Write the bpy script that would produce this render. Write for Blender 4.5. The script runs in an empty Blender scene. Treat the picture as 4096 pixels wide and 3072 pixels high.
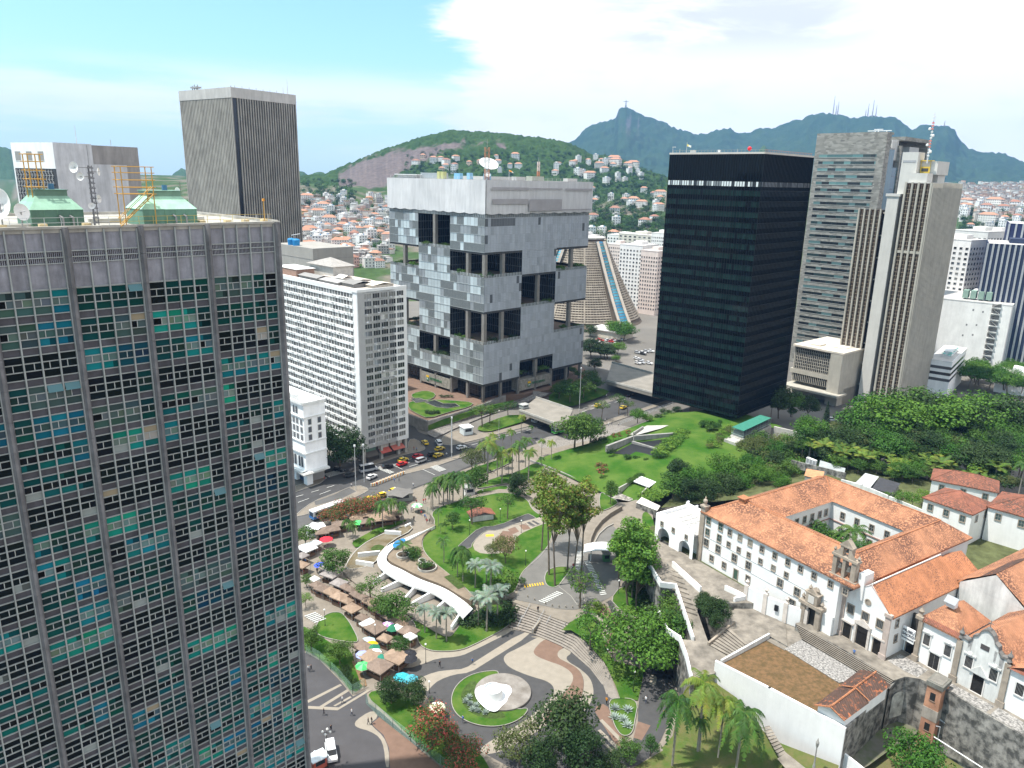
import bpy,bmesh,math,random
import numpy as np
from mathutils import Vector,Matrix
rad=math.radians
sc=bpy.context.scene
# ------------------------------------------------------------------ camera
CAM_H=105.0;FPX=3012.4;PITCH=0.26572;ROLL=0.022263;PW,PH=4096.0,3072.0
cd=bpy.data.cameras.new('camera');cam=bpy.data.objects.new('camera',cd);sc.collection.objects.link(cam)
cd.sensor_fit='HORIZONTAL';cd.sensor_width=36.0;cd.lens=36.0*FPX/PW
cd.clip_start=0.5;cd.clip_end=40000
_c,_s=math.cos(PITCH),math.sin(PITCH);_cr,_sr=math.cos(ROLL),math.sin(ROLL)
_R0=np.array([[1,0,0],[0,-_s,-_c],[0,_c,-_s]])
RC=np.array([[_cr,-_sr,0],[_sr,_cr,0],[0,0,1.0]])@_R0
cam.matrix_world=Matrix(((RC[0][0],-RC[1][0],-RC[2][0],0),(RC[0][1],-RC[1][1],-RC[2][1],0),(RC[0][2],-RC[1][2],-RC[2][2],CAM_H),(0,0,0,1)))
sc.camera=cam
# ------------------------------------------------------------------ light
SUN_EL,SUN_AZ=67.0,-101.0
sun=bpy.data.lights.new('sun','SUN');sun.energy=4.3;sun.angle=rad(1.2);sun.color=(1.0,0.955,0.89)
so=bpy.data.objects.new('sun',sun);sc.collection.objects.link(so)
_sd=Vector((math.sin(rad(SUN_AZ))*math.cos(rad(SUN_EL)),math.cos(rad(SUN_AZ))*math.cos(rad(SUN_EL)),math.sin(rad(SUN_EL))))
so.rotation_euler=_sd.to_track_quat('Z','Y').to_euler()
sc.view_settings.view_transform='Standard';sc.view_settings.look='None'
sc.view_settings.exposure=0.75;sc.view_settings.gamma=1.0
sc.cycles.max_bounces=6;sc.cycles.diffuse_bounces=3;sc.cycles.glossy_bounces=3
sc.cycles.transparent_max_bounces=8;sc.cycles.volume_bounces=0
sc.cycles.use_adaptive_sampling=True;sc.cycles.adaptive_threshold=0.01
def build_world():
 w=bpy.data.worlds.new('World');sc.world=w;w.use_nodes=True
 nt=w.node_tree;N=nt.nodes;L=nt.links;N.clear()
 def nd(t,**k):
  n=N.new(t)
  for a,b in k.items():setattr(n,a,b)
  return n
 def mth(op,a,b=None,clamp=False):
  n=nd('ShaderNodeMath',operation=op,use_clamp=clamp)
  for i,v in enumerate((a,b)):
   if v is None:continue
   if isinstance(v,(int,float)):n.inputs[i].default_value=v
   else:L.new(v,n.inputs[i])
  return n.outputs[0]
 def rng(v,a,b,c=0.0,d=1.0):
  n=nd('ShaderNodeMapRange',interpolation_type='SMOOTHSTEP');L.new(v,n.inputs[0])
  for i,x in enumerate((a,b,c,d)):n.inputs[i+1].default_value=x
  return n.outputs[0]
 sky=nd('ShaderNodeTexSky',sky_type='NISHITA');sky.sun_disc=False
 sky.sun_elevation=rad(SUN_EL);sky.sun_rotation=rad(SUN_AZ)
 sky.air_density=1.0;sky.dust_density=1.2;sky.ozone_density=1.6
 tc=nd('ShaderNodeTexCoord');sp=nd('ShaderNodeSeparateXYZ');L.new(tc.outputs['Generated'],sp.inputs[0])
 x,y,z=sp.outputs
 az=mth('ARCTAN2',x,y);el=mth('ARCSINE',z)
 def noise(sx,sy,det,off,rough=0.6,dist=0.0):
  c=nd('ShaderNodeCombineXYZ');L.new(mth('MULTIPLY',az,sx),c.inputs[0]);L.new(mth('MULTIPLY',el,sy),c.inputs[1]);c.inputs[2].default_value=off
  n=nd('ShaderNodeTexNoise');n.inputs['Scale'].default_value=1.0;n.inputs['Detail'].default_value=det
  n.inputs['Roughness'].default_value=rough;n.inputs['Distortion'].default_value=dist
  L.new(c.outputs[0],n.inputs['Vector']);return n.outputs[0]
 n1=noise(5.0,22,9,0.7,0.62,0.4);n2=noise(9.0,24,6,4.3,0.55);n3=noise(2.2,17,6,1.1,.6)
 side=rng(az,-0.19,0.06)
 low=mth('ADD',rng(el,0.045,0.12,0,.30),rng(az,.12,.34,.70,1.0),True)
 bank=mth('MULTIPLY',mth('MULTIPLY',side,low),0.62)
 dens=mth('ADD',mth('ADD',mth('MULTIPLY',n1,0.8),mth('MULTIPLY',n2,0.2)),bank)
 streak=mth('MULTIPLY',mth('MULTIPLY',rng(n3,0.40,0.62),mth('MULTIPLY',rng(el,0.135,0.09),rng(el,.01,.05))),0.8)
 cover=mth('MAXIMUM',rng(dens,0.66,0.86),streak)
 gz=mth('MULTIPLY',mth('MULTIPLY',rng(el,0.13,0.175),rng(el,0.27,0.21)),mth('MULTIPLY',mth('MULTIPLY',rng(az,0.02,0.16),rng(az,.46,.34)),rng(n1,0.38,0.58)))
 gz2=mth('MULTIPLY',rng(n2,0.5,0.72),.25)
 gz=mth('MAXIMUM',gz,gz2)
 mixg=nd('ShaderNodeMix',data_type='RGBA');L.new(gz,mixg.inputs[0])
 mixg.inputs[6].default_value=(7.4,7.45,7.5,1);mixg.inputs[7].default_value=(5.2,5.4,6.1,1)
 skyc=nd('ShaderNodeMix',data_type='RGBA',blend_type='MULTIPLY');skyc.inputs[0].default_value=1.0
 L.new(sky.outputs[0],skyc.inputs[6]);skyc.inputs[7].default_value=(1.10,1.40,1.22,1)
 hz=nd('ShaderNodeMix',data_type='RGBA');L.new(mth('MULTIPLY',rng(el,0.16,0.0),0.75),hz.inputs[0]);L.new(skyc.outputs[2],hz.inputs[6]);hz.inputs[7].default_value=(5.0,6.3,7.2,1)
 mx=nd('ShaderNodeMix',data_type='RGBA');L.new(cover,mx.inputs[0]);L.new(hz.outputs[2],mx.inputs[6]);L.new(mixg.outputs[2],mx.inputs[7])
 bg=nd('ShaderNodeBackground');bg.inputs[1].default_value=0.11;L.new(mx.outputs[2],bg.inputs[0])
 out=nd('ShaderNodeOutputWorld');L.new(bg.outputs[0],out.inputs[0])
build_world()
# ------------------------------------------------------------------ photo -> place
def ray(px):return RC.T@np.array([(px[0]-PW/2)/FPX,(px[1]-PH/2)/FPX,1.0])
def G(px,z=0.0):
 v=ray(px);t=(z-CAM_H)/v[2];return Vector((v[0]*t,v[1]*t,z))
def AT(px,D,z=0.0):
 v=ray(px);t=D/math.hypot(v[0],v[1]);return Vector((v[0]*t,v[1]*t,z))
def ZAT(px,D):v=ray(px);return CAM_H+v[2]*D/math.hypot(v[0],v[1])
def DV(a):return Vector((math.sin(rad(a)),math.cos(rad(a)),0))
def fr(x0,y0,s):return lambda x,y:(x0+x*s,y0+y*s)
P1=fr(1500,650,.27125);P2=fr(1900,650,.27125);P3=fr(1500,1100,.33149);P4=fr(1900,1100,.33149)
B1=fr(2550,550,.36166);B2=fr(2550,1100,.36166);N1=fr(0,400,.5877);N2=fr(1100,400,.5877)
N3=fr(2300,300,.45208);N4=fr(3100,400,.45211);L1=fr(0,1300,.5877);L4=fr(900,2622,.27125)
R1=fr(1100,1500,.5425);R2=fr(2100,1500,.5425);R3=fr(3000,1500,.49548)
R4=fr(1100,2172,.5425);R5=fr(2100,2172,.5425);R6=fr(2900,2172,.5424)
C4=fr(3300,2522,.31646);C5=fr(2600,1900,.55162);FU=fr(0,0,1.85172)
# ------------------------------------------------------------------ mesh builder
class MB:
 def __init__(s):s.v=[];s.f=[];s.c=[];s.m=[]
 def face(s,pts,col=(1,1,1),mi=0):
  i=len(s.v);s.v.extend(tuple(p)for p in pts);s.f.append(tuple(range(i,i+len(pts))));s.c.append(col);s.m.append(mi)
 def faces(s,pts,idx,col=(1,1,1),mi=0):
  i=len(s.v);s.v.extend(tuple(p)for p in pts)
  for f in idx:s.f.append(tuple(i+k for k in f));s.c.append(col);s.m.append(mi)
 def box(s,x0,x1,y0,y1,z0,z1,col=(1,1,1),mi=0,no=()):
  if x0>x1:x0,x1=x1,x0
  if y0>y1:y0,y1=y1,y0
  p=[(x0,y0,z0),(x1,y0,z0),(x1,y1,z0),(x0,y1,z0),(x0,y0,z1),(x1,y0,z1),(x1,y1,z1),(x0,y1,z1)]
  F={'b':(0,3,2,1),'t':(4,5,6,7),'f':(0,1,5,4),'r':(1,2,6,5),'k':(2,3,7,6),'l':(3,0,4,7)}
  s.faces(p,[F[k]for k in F if k not in no],col,mi)
 def obox(s,c,dx,hx,hy,z0,z1,col=(1,1,1),mi=0):
  d=Vector((dx[0],dx[1],0)).normalized();n=Vector((-d.y,d.x,0));c=Vector((c[0],c[1],0))
  q=[c-d*hx-n*hy,c+d*hx-n*hy,c+d*hx+n*hy,c-d*hx+n*hy]
  s.prism(q,z0,z1,col,mi)
 def prism(s,poly,z0,z1,col=(1,1,1),mi=0,top=True,bot=False,tcol=None):
  P=[(p[0],p[1])for p in poly]
  a=sum(P[i][0]*P[(i+1)%len(P)][1]-P[(i+1)%len(P)][0]*P[i][1]for i in range(len(P)))
  if a<0:P=P[::-1]
  n=len(P);i=len(s.v)
  s.v.extend((x,y,z0)for x,y in P);s.v.extend((x,y,z1)for x,y in P)
  for k in range(n):
   j=(k+1)%n;s.f.append((i+k,i+j,i+n+j,i+n+k));s.c.append(col);s.m.append(mi)
  if top:s.f.append(tuple(range(i+n,i+2*n)));s.c.append(tcol or col);s.m.append(mi)
  if bot:s.f.append(tuple(range(i+n-1,i-1,-1)));s.c.append(col);s.m.append(mi)
 def tube(s,p,q,r0,r1=None,n=6,col=(1,1,1),mi=0,cap=True):
  p,q=Vector(p),Vector(q);r1=r0 if r1 is None else r1;d=(q-p)
  if d.length<1e-6:return
  d.normalize();a=d.orthogonal().normalized();b=d.cross(a);i=len(s.v)
  for c,r in((p,r0),(q,r1)):
   for k in range(n):
    t=2*math.pi*k/n;s.v.append(tuple(c+(a*math.cos(t)+b*math.sin(t))*r))
  for k in range(n):
   j=(k+1)%n;s.f.append((i+k,i+j,i+n+j,i+n+k));s.c.append(col);s.m.append(mi)
  if cap:
   s.f.append(tuple(range(i+n,i+2*n)));s.c.append(col);s.m.append(mi)
   s.f.append(tuple(range(i+n-1,i-1,-1)));s.c.append(col);s.m.append(mi)
 def path(s,pts,r,n=6,col=(1,1,1),mi=0):
  for a,b in zip(pts[:-1],pts[1:]):s.tube(a,b,r,r,n,col,mi)
 def lathe(s,c,prof,n=12,col=(1,1,1),mi=0,sx=1,sy=1):
  i=len(s.v);c=Vector(c);m=len(prof)
  for r,z in prof:
   for k in range(n):
    t=2*math.pi*k/n;s.v.append((c.x+r*sx*math.cos(t),c.y+r*sy*math.sin(t),c.z+z))
  for a in range(m-1):
   for k in range(n):
    j=(k+1)%n
    s.f.append((i+a*n+k,i+a*n+j,i+(a+1)*n+j,i+(a+1)*n+k));s.c.append(col);s.m.append(mi)
  if prof[0][0]>.02:s.f.append(tuple(range(i+n-1,i-1,-1)));s.c.append(col);s.m.append(mi)
  if prof[-1][0]>.02 and abs(prof[-1][1]-prof[-2][1])>1e-4:s.f.append(tuple(range(i+(m-1)*n,i+m*n)));s.c.append(col);s.m.append(mi)
 def ball(s,c,r,n=8,col=(1,1,1),mi=0,sz=1.0):
  k=max(3,n//2)
  s.lathe(c,[(max(1e-5,r*math.sin(math.pi*i/k)),-r*sz*math.cos(math.pi*i/k))for i in range(k+1)],n,col,mi)
 def add(s,o,mat=None):
  i=len(s.v)
  s.v.extend(tuple(mat@Vector(v))for v in o.v)if mat is not None else s.v.extend(o.v)
  s.f.extend(tuple(k+i for k in f)for f in o.f);s.c.extend(o.c);s.m.extend(o.m)
 def mesh(s,name,mats,smooth=False):
  me=bpy.data.meshes.new(name);me.from_pydata(s.v,[],s.f)
  for m in(mats if isinstance(mats,(list,tuple))else[mats]):me.materials.append(m)
  if s.f:
   at=me.attributes.new('col','FLOAT_COLOR','FACE')
   a=np.ones((len(s.f),4),np.float32);a[:,:3]=np.array(s.c,np.float32);at.data.foreach_set('color',a.ravel())
   me.polygons.foreach_set('material_index',np.array(s.m,np.int32))
   if smooth:me.polygons.foreach_set('use_smooth',np.ones(len(s.f),bool))
  me.update();return me
 def build(s,name,mats,parent=None,smooth=False,label=None,cat=None,group=None,kind=None):
  o=bpy.data.objects.new(name,s.mesh(name,mats,smooth));sc.collection.objects.link(o)
  if parent is not None:o.parent=parent
  return tag(o,label,cat,group,kind)
def tag(o,label=None,cat=None,group=None,kind=None):
 if label:o['label']=label
 if cat:o['category']=cat
 if group:o['group']=group
 if kind:o['kind']=kind
 return o
def thing(name,label,cat,loc=(0,0,0),rz=0.0,group=None,kind=None):
 o=bpy.data.objects.new(name,None);sc.collection.objects.link(o);o.empty_display_size=1
 o.location=loc;o.rotation_euler=(0,0,rz);return tag(o,label,cat,group,kind)
def kids(o):return[c for c in bpy.data.objects if c.parent==o]
_tree={}
def dup(root,loc,rz=0.0,scale=1.0,label=None,group=None):
 """copy a thing together with its parts and their sub-parts (mesh data shared)"""
 if root.name not in _tree:
  _tree[root.name]=[(c,kids(c))for c in kids(root)]
 r=root.copy();sc.collection.objects.link(r);r.location=loc;r.rotation_euler=(0,0,rz)
 r.scale=(scale,)*3 if isinstance(scale,(int,float))else scale
 if label:r['label']=label
 if group:r['group']=group
 for c,gs in _tree[root.name]:
  d=c.copy();sc.collection.objects.link(d);d.parent=r
  for g in gs:e=g.copy();sc.collection.objects.link(e);e.parent=d
 return r
def many(parent,name,mbs,mats,origin_cam,limit=100,smooth=False):
 """mbs: list of (local centre, MB). The nearest `limit` become parts of their own, the rest one part"""
 M=Matrix.LocRotScale(parent.location,parent.rotation_euler,None)if parent is not None else Matrix()
 mbs=sorted(mbs,key=lambda t:(M@Vector(t[0])-Vector((0,0,CAM_H))).length)
 for c,m in mbs[:limit]:m.build(name,mats,parent,smooth)
 if len(mbs)>limit:
  b=MB()
  for c,m in mbs[limit:]:b.add(m)
  b.build(name,mats,parent,smooth,kind='stuff')
  # ------------------------------------------------------------------ materials
def mat(name,col,rough=0.7,var=0.0,scale=1.0,spec=0.3,metal=0.0,attr=False,bump=0.0,bscale=None,stain=0.0,stretch=None,trans=0.0,coat=0.0,col2=None,alpha=1.0,detail=5.0):
 m=bpy.data.materials.new(name);m.use_nodes=True;nt=m.node_tree;N=nt.nodes;L=nt.links
 b=N['Principled BSDF'];b.inputs['Roughness'].default_value=rough;b.inputs['Metallic'].default_value=metal
 b.inputs['Specular IOR Level'].default_value=spec;b.inputs['Base Color'].default_value=(*col,1)
 if coat:b.inputs['Coat Weight'].default_value=coat;b.inputs['Coat Roughness'].default_value=0.05
 if trans:b.inputs['Transmission Weight'].default_value=trans
 if alpha<1:b.inputs['Alpha'].default_value=alpha
 src=None
 if attr:
  a=N.new('ShaderNodeAttribute');a.attribute_name='col'
  mm=N.new('ShaderNodeMix');mm.data_type='RGBA';mm.blend_type='MULTIPLY';mm.inputs[0].default_value=1
  mm.inputs[6].default_value=(*col,1);L.new(a.outputs['Color'],mm.inputs[7]);src=mm.outputs[2]
 if var or bump or stain:
  g=N.new('ShaderNodeNewGeometry');mp=N.new('ShaderNodeMapping');L.new(g.outputs['Position'],mp.inputs[0])
  if stretch:mp.inputs[3].default_value=stretch
  n=N.new('ShaderNodeTexNoise');n.inputs['Scale'].default_value=scale;n.inputs['Detail'].default_value=detail
  n.inputs['Roughness'].default_value=0.6;L.new(mp.outputs[0],n.inputs['Vector'])
 def mulrgb(fac,lo,hi):
  nonlocal src
  r=N.new('ShaderNodeMapRange');L.new(fac,r.inputs[0]);r.inputs[1].default_value=0.3;r.inputs[2].default_value=0.7
  r.inputs[3].default_value=lo;r.inputs[4].default_value=hi
  v=N.new('ShaderNodeVectorMath');v.operation='SCALE'
  if src is None:v.inputs[0].default_value=col
  else:L.new(src,v.inputs[0])
  L.new(r.outputs[0],v.inputs['Scale']);src=v.outputs[0]
 if var:
  if col2 is not None:
   r=N.new('ShaderNodeMapRange');L.new(n.outputs[0],r.inputs[0]);r.inputs[1].default_value=0.5-0.2/max(var,.01)*.5;r.inputs[2].default_value=0.5+0.2/max(var,.01)*.5
   mm=N.new('ShaderNodeMix');mm.data_type='RGBA';L.new(r.outputs[0],mm.inputs[0])
   if src is None:mm.inputs[6].default_value=(*col,1)
   else:L.new(src,mm.inputs[6])
   mm.inputs[7].default_value=(*col2,1);src=mm.outputs[2]
  else:mulrgb(n.outputs[0],1-var,1+var)
 if stain:
  n2=N.new('ShaderNodeTexNoise');n2.inputs['Scale'].default_value=0.35;n2.inputs['Detail'].default_value=8;n2.inputs['Roughness'].default_value=0.7
  mp2=N.new('ShaderNodeMapping');mp2.inputs[3].default_value=(1.6,1.6,0.22);L.new(g.outputs['Position'],mp2.inputs[0]);L.new(mp2.outputs[0],n2.inputs['Vector'])
  mulrgb(n2.outputs[0],1-stain,1+stain*0.25)
 if src is not None:L.new(src,b.inputs['Base Color'])
 if bump:
  if bscale:
   n3=N.new('ShaderNodeTexNoise');n3.inputs['Scale'].default_value=bscale;n3.inputs['Detail'].default_value=4;L.new(mp.outputs[0],n3.inputs['Vector']);h=n3.outputs[0]
  else:h=n.outputs[0]
  bp=N.new('ShaderNodeBump');bp.inputs['Strength'].default_value=1.0;bp.inputs['Distance'].default_value=bump
  L.new(h,bp.inputs['Height']);L.new(bp.outputs[0],b.inputs['Normal'])
 return m
 # ------------------------------------------------------------------ noise on arrays
def _hash(ix,iy,seed):
 n=(ix.astype(np.int64)*374761393+iy.astype(np.int64)*668265263+seed*974711)&0x7fffffff
 n=((n^(n>>13))*1274126177)&0x7fffffff
 return((n^(n>>16))&0xffff)/65535.0
def vnoise(x,y,seed=0):
 x=np.asarray(x,float);y=np.asarray(y,float);ix=np.floor(x);iy=np.floor(y);fx=x-ix;fy=y-iy
 fx=fx*fx*(3-2*fx);fy=fy*fy*(3-2*fy)
 a=_hash(ix,iy,seed);b=_hash(ix+1,iy,seed);c=_hash(ix,iy+1,seed);d=_hash(ix+1,iy+1,seed)
 return(a*(1-fx)+b*fx)*(1-fy)+(c*(1-fx)+d*fx)*fy
def fbm(x,y,o=4,seed=0):
 s=0;a=.5
 for k in range(o):s=s+a*vnoise(np.asarray(x)*2**k,np.asarray(y)*2**k,seed+k);a*=.5
 return s
def sst(t):t=np.clip(t,0,1);return t*t*(3-2*t)
def ridge(pts,D):
 """photo outline -> azimuth, height arrays at distance D"""
 a=[math.atan2(*[ray(p)[0],ray(p)[1]])for p in pts];z=[ZAT(p,D)for p in pts];o=np.argsort(a)
 return np.array(a)[o],np.array(z)[o]
D_HILL,D_MTN=2150.0,5800.0
H_A,H_Z=ridge([N2(-400,600),N2(-100,560),N2(160,500),N2(330,490),N2(450,440),N2(560,390),N2(660,350),N2(760,310),N2(850,285),N2(950,255),N2(1040,225),N2(1100,205),N2(1200,192),N2(1300,198),N2(1450,205),N2(1600,215),N2(1700,235),N2(1800,240),N2(1900,255),N2(2000,280),N2(2100,320),N2(2160,360),N3(0,605),N3(60,640),N3(130,680),N3(200,690),N3(330,690),N3(450,740),N3(560,790),N3(700,850),N3(900,900),N3(1400,960)],D_HILL)
M_A,M_Z=ridge([N3(-500,690),N3(-200,640),N3(0,580),N3(80,480),N3(150,435),N3(250,410),N3(340,395),N3(360,388),N3(385,300),N3(400,275),N3(460,270),N3(500,295),N3(560,330),N3(620,355),N3(700,385),N3(800,420),N3(900,470),N3(1000,500),N3(1100,518),N3(1180,510),N3(1250,480),N3(1310,468),N3(1380,475),N3(1450,505),N3(1530,518),N3(1600,480),N3(1700,462),N3(1800,445),N4(0,235),N4(130,195),N4(250,160),N4(300,128),N4(400,115),N4(510,112),N4(600,130),N4(680,158),N4(760,142),N4(900,145),N4(980,152),N4(1030,143),N4(1080,155),N4(1150,210),N4(1210,245),N4(1300,220),N4(1370,205),N4(1450,212),N4(1540,230),N4(1600,280),N4(1650,370),N4(1720,430),N4(1800,465),N4(1900,460),N4(1990,465),N4(2080,490),N4(2150,520),N4(2203,550),N4(2600,640),N4(3200,700)],D_MTN)
def slope_z(a,r):
 n=fbm(a*14+3,r/260.0,3,11)-.45
 left=88*sst((r-610)/1200.0)*(1-sst((a-.30)/.22))*sst((a+.62)/.12)
 right=125*sst((r-1250)/1500.0)*sst((a-.34)/.16)
 far=60*sst((r-1500)/2500)
 z=np.maximum(np.maximum(left,right),far)
 return z+n*np.minimum(30,z*.5)-.6
def hill_z(a,r):
 zr=np.interp(a,H_A,H_Z);b0=85.0
 n=fbm(a*30,r/90.0,4,5)-.47
 f=sst((r-1480)/(D_HILL-1480))**.75;k=1-sst((r-D_HILL)/700)
 z=-10+(b0-5)*sst((r-1300)/300)+(zr-b0+5)*f
 return np.where(r<D_HILL,z,z*k)+n*26*np.minimum(1,f*2)*(1-sst((f-.8)/.2))
def mtn_z(a,r):
 zr=np.interp(a,M_A,M_Z);n=fbm(a*40+9,r/330.0,5,21)-.47
 f=np.clip((r-3300)/(D_MTN-3300),0,1);f=.35*f+.65*f**2.2
 k=1-sst((r-D_MTN)/2200)
 return np.where(r<D_MTN,zr*f,zr*k)+n*190*(4*f*(1-f))*.55-4
def polar(name,fz,a0,a1,na,rs,colf,material,label=None):
 A=np.linspace(a0,a1,na);Ag,Rg=np.meshgrid(A,np.array(rs));Z=fz(Ag,Rg);X=np.sin(Ag)*Rg;Y=np.cos(Ag)*Rg
 cz,X,Y,Z=colf(Ag,Rg,X,Y,Z);V=np.stack([X,Y,Z],-1).reshape(-1,3);nr=len(rs)
 i=(np.arange(nr-1)[:,None]*na+np.arange(na-1)[None,:]).ravel();F=np.stack([i,i+1,i+na+1,i+na],-1)
 me=bpy.data.meshes.new(name);me.vertices.add(len(V));me.vertices.foreach_set('co',V.astype(np.float32).ravel())
 me.loops.add(F.size);me.loops.foreach_set('vertex_index',F.ravel().astype(np.int32));me.polygons.add(len(F))
 me.polygons.foreach_set('loop_start',np.arange(0,F.size,4,dtype=np.int32));me.polygons.foreach_set('loop_total',np.full(len(F),4,np.int32));me.update(calc_edges=True)
 at=me.attributes.new('col','FLOAT_COLOR','POINT');c=np.ones((len(V),4),np.float32);c[:,:3]=cz.reshape(-1,3);at.data.foreach_set('color',c.ravel())
 me.materials.append(material);o=bpy.data.objects.new(name,me);sc.collection.objects.link(o);return tag(o,kind='structure',label=label)
def lerp3(a,b,t):return np.array(a)*(1-t[...,None])+np.array(b)*t[...,None]
M_LAND=mat('hill_cover',(1,1,1),.95,attr=True,spec=.05,var=.25,scale=.12)
def col_slope(A,R,X,Y,Z):
 t=fbm(X/40,Y/40,3,2);c=lerp3((.05,.085,.028),(.16,.14,.11),sst((t-.38)/.2));return c,X,Y,Z
def col_hill(A,R,X,Y,Z):
 t=fbm(X/22,Y/22,4,3);c=lerp3((.018,.042,.011),(.050,.088,.024),t*1.1)
 x=np.interp(A,[rk[0]for rk in RK],[rk[1]for rk in RK],left=9,right=9);lo=np.interp(A,[rk[0]for rk in RK],[rk[2]for rk in RK],left=-9,right=-9)
 E=(Z-CAM_H)/R;m=sst((x-E+(t-.45)*.012)/.004)*sst((E-lo+(t-.45)*.012)/.004)*(x<5)*(R<D_HILL)
 s=fbm(A*420,Z/60,3,8);rock=lerp3((.095,.078,.076),(.165,.135,.125),s);c=c*(1-m[...,None])+rock*m[...,None]
 bump=(vnoise(X/11,Y/11,31)-.5)*13+(vnoise(X/5,Y/5,33)-.5)*4
 return c,X,Y,Z+bump*(1-m)*sst((R-1520)/200)
def _el(px):v=ray(px);return v[2]/math.hypot(v[0],v[1])
def _az(px):v=ray(px);return math.atan2(v[0],v[1])
RK=sorted([(_az(N2(x,y0)),_el(N2(x,y0)),_el(N2(x,y1)))for x,y0,y1 in((430,500,600),(520,440,620),(620,392,630),(720,365,600),(840,328,520),(960,322,440),(1080,300,385),(1200,282,352),(1290,262,320),(1310,300,312),(1500,285,300),(1560,290,350),(1580,320,325))])
def col_mtn(A,R,X,Y,Z):
 t=fbm(X/60,Y/60,4,4);c=lerp3((.018,.042,.020),(.040,.070,.030),t*1.1)
 s=fbm(A*300,Z/120,3,9);E=(Z-CAM_H)/R;b=_el(N3(560,430));m=sst((s-.5)/.1)*np.exp(-((A-_az(N3(520,400)))/.022)**2)*np.exp(-((E-b)/.012)**2)*.8
 c=c*(1-m[...,None])+np.array((.11,.10,.10))*m[...,None]
 return c,X,Y,Z+(vnoise(X/26,Y/26,41)-.5)*30
polar('town_slope',slope_z,-.85,.85,360,list(np.linspace(600,1900,120))+[2200,2600,3200,4000],col_slope,M_LAND)
polar('hill',hill_z,-.42,.42,760,list(np.linspace(1300,2260,190))+[2400,2600,2860],col_hill,M_LAND)
polar('mountains',mtn_z,-.06,.78,700,list(np.geomspace(3000,5760,110))+list(np.linspace(5790,6300,12))+[6800,7400,8050],col_mtn,M_LAND)
def lump(name,px,D,w,depth,sharp=2.0):
 a0=_az(px);z0=ZAT(px,D);g=lambda A,R:z0*np.exp(-np.abs((A-a0)/w)**sharp)*np.exp(-((R-D)/depth)**2)-2
 polar(name,g,a0-w*2.4,a0+w*2.4,160,np.linspace(D-depth*2,D+depth*2,60),lambda A,R,X,Y,Z:(lerp3((.03,.065,.02),(.06,.10,.035),fbm(X/30,Y/30,3,6)),X,Y,Z+(vnoise(X/14,Y/14,3)-.5)*9),M_LAND)
lump('hill',N1(10,315),4300,.022,380,2.6);lump('hill',N1(1240,465),4200,.020,350);lump('hill',N2(170,482),3300,.022,300);lump('hill',N3(1672,622),3600,.018,300)
lump('hill',N2(300,488),2900,.03,250)
g=MB();R_=14000;g.face([(-R_,-3000,-.12),(R_,-3000,-.12),(R_,R_,-.12),(-R_,R_,-.12)]);
g.build('ground',mat('city_ground',(.15,.138,.122),.9,.3,.02,detail=8),kind='structure')
def terrain(a,r):
 z=float(slope_z(np.array(a),np.array(r)))if r>600 else-.1
 if r>1300:z=max(z,float(hill_z(np.array(a),np.array(r))))
 return max(z,-.1)
def onland(px,r0=450,r1=4000):
 v=ray(px);h=math.hypot(v[0],v[1]);a=math.atan2(v[0],v[1]);r=r0
 while r<r1:
  z=CAM_H+v[2]/h*r
  if z<terrain(a,r):break
  r*=1.012
 else:return None
 return Vector((math.sin(a)*r,math.cos(a)*r,terrain(a,r)))
rnd=random.Random(7)
# ------------------------------------------------------------------ shared materials
M_CONC=mat('weathered_concrete',(0.30,0.29,0.27),0.85,0.22,0.35,stain=0.25)
M_CONCL=mat('pale_concrete',(0.46,0.44,0.40),0.85,0.18,0.3,stain=0.2)
M_WHITE=mat('white_painted_wall',(0.78,0.78,0.77),0.75,0.05,0.25,stain=0.08)
M_WATT=mat('tinted_wall_paint',(1,1,1),0.8,0.08,0.2,attr=True,stain=0.12)
M_GLASS=mat('tinted_window_glass',(1,1,1),0.12,attr=True,spec=0.5)
M_DARK=mat('dark_opening',(0.015,0.016,0.018),0.5,spec=0.3)
M_METAL=mat('galvanised_metal',(0.42,0.43,0.44),0.5,0.12,1.0,metal=0.3)
M_ATT=mat('coloured_paint',(1,1,1),0.55,attr=True,spec=0.35,var=0.08,scale=1.5)
M_MATTE=mat('coloured_matte',(1,1,1),0.9,attr=True,spec=0.1,var=0.14,scale=0.8)
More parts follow.
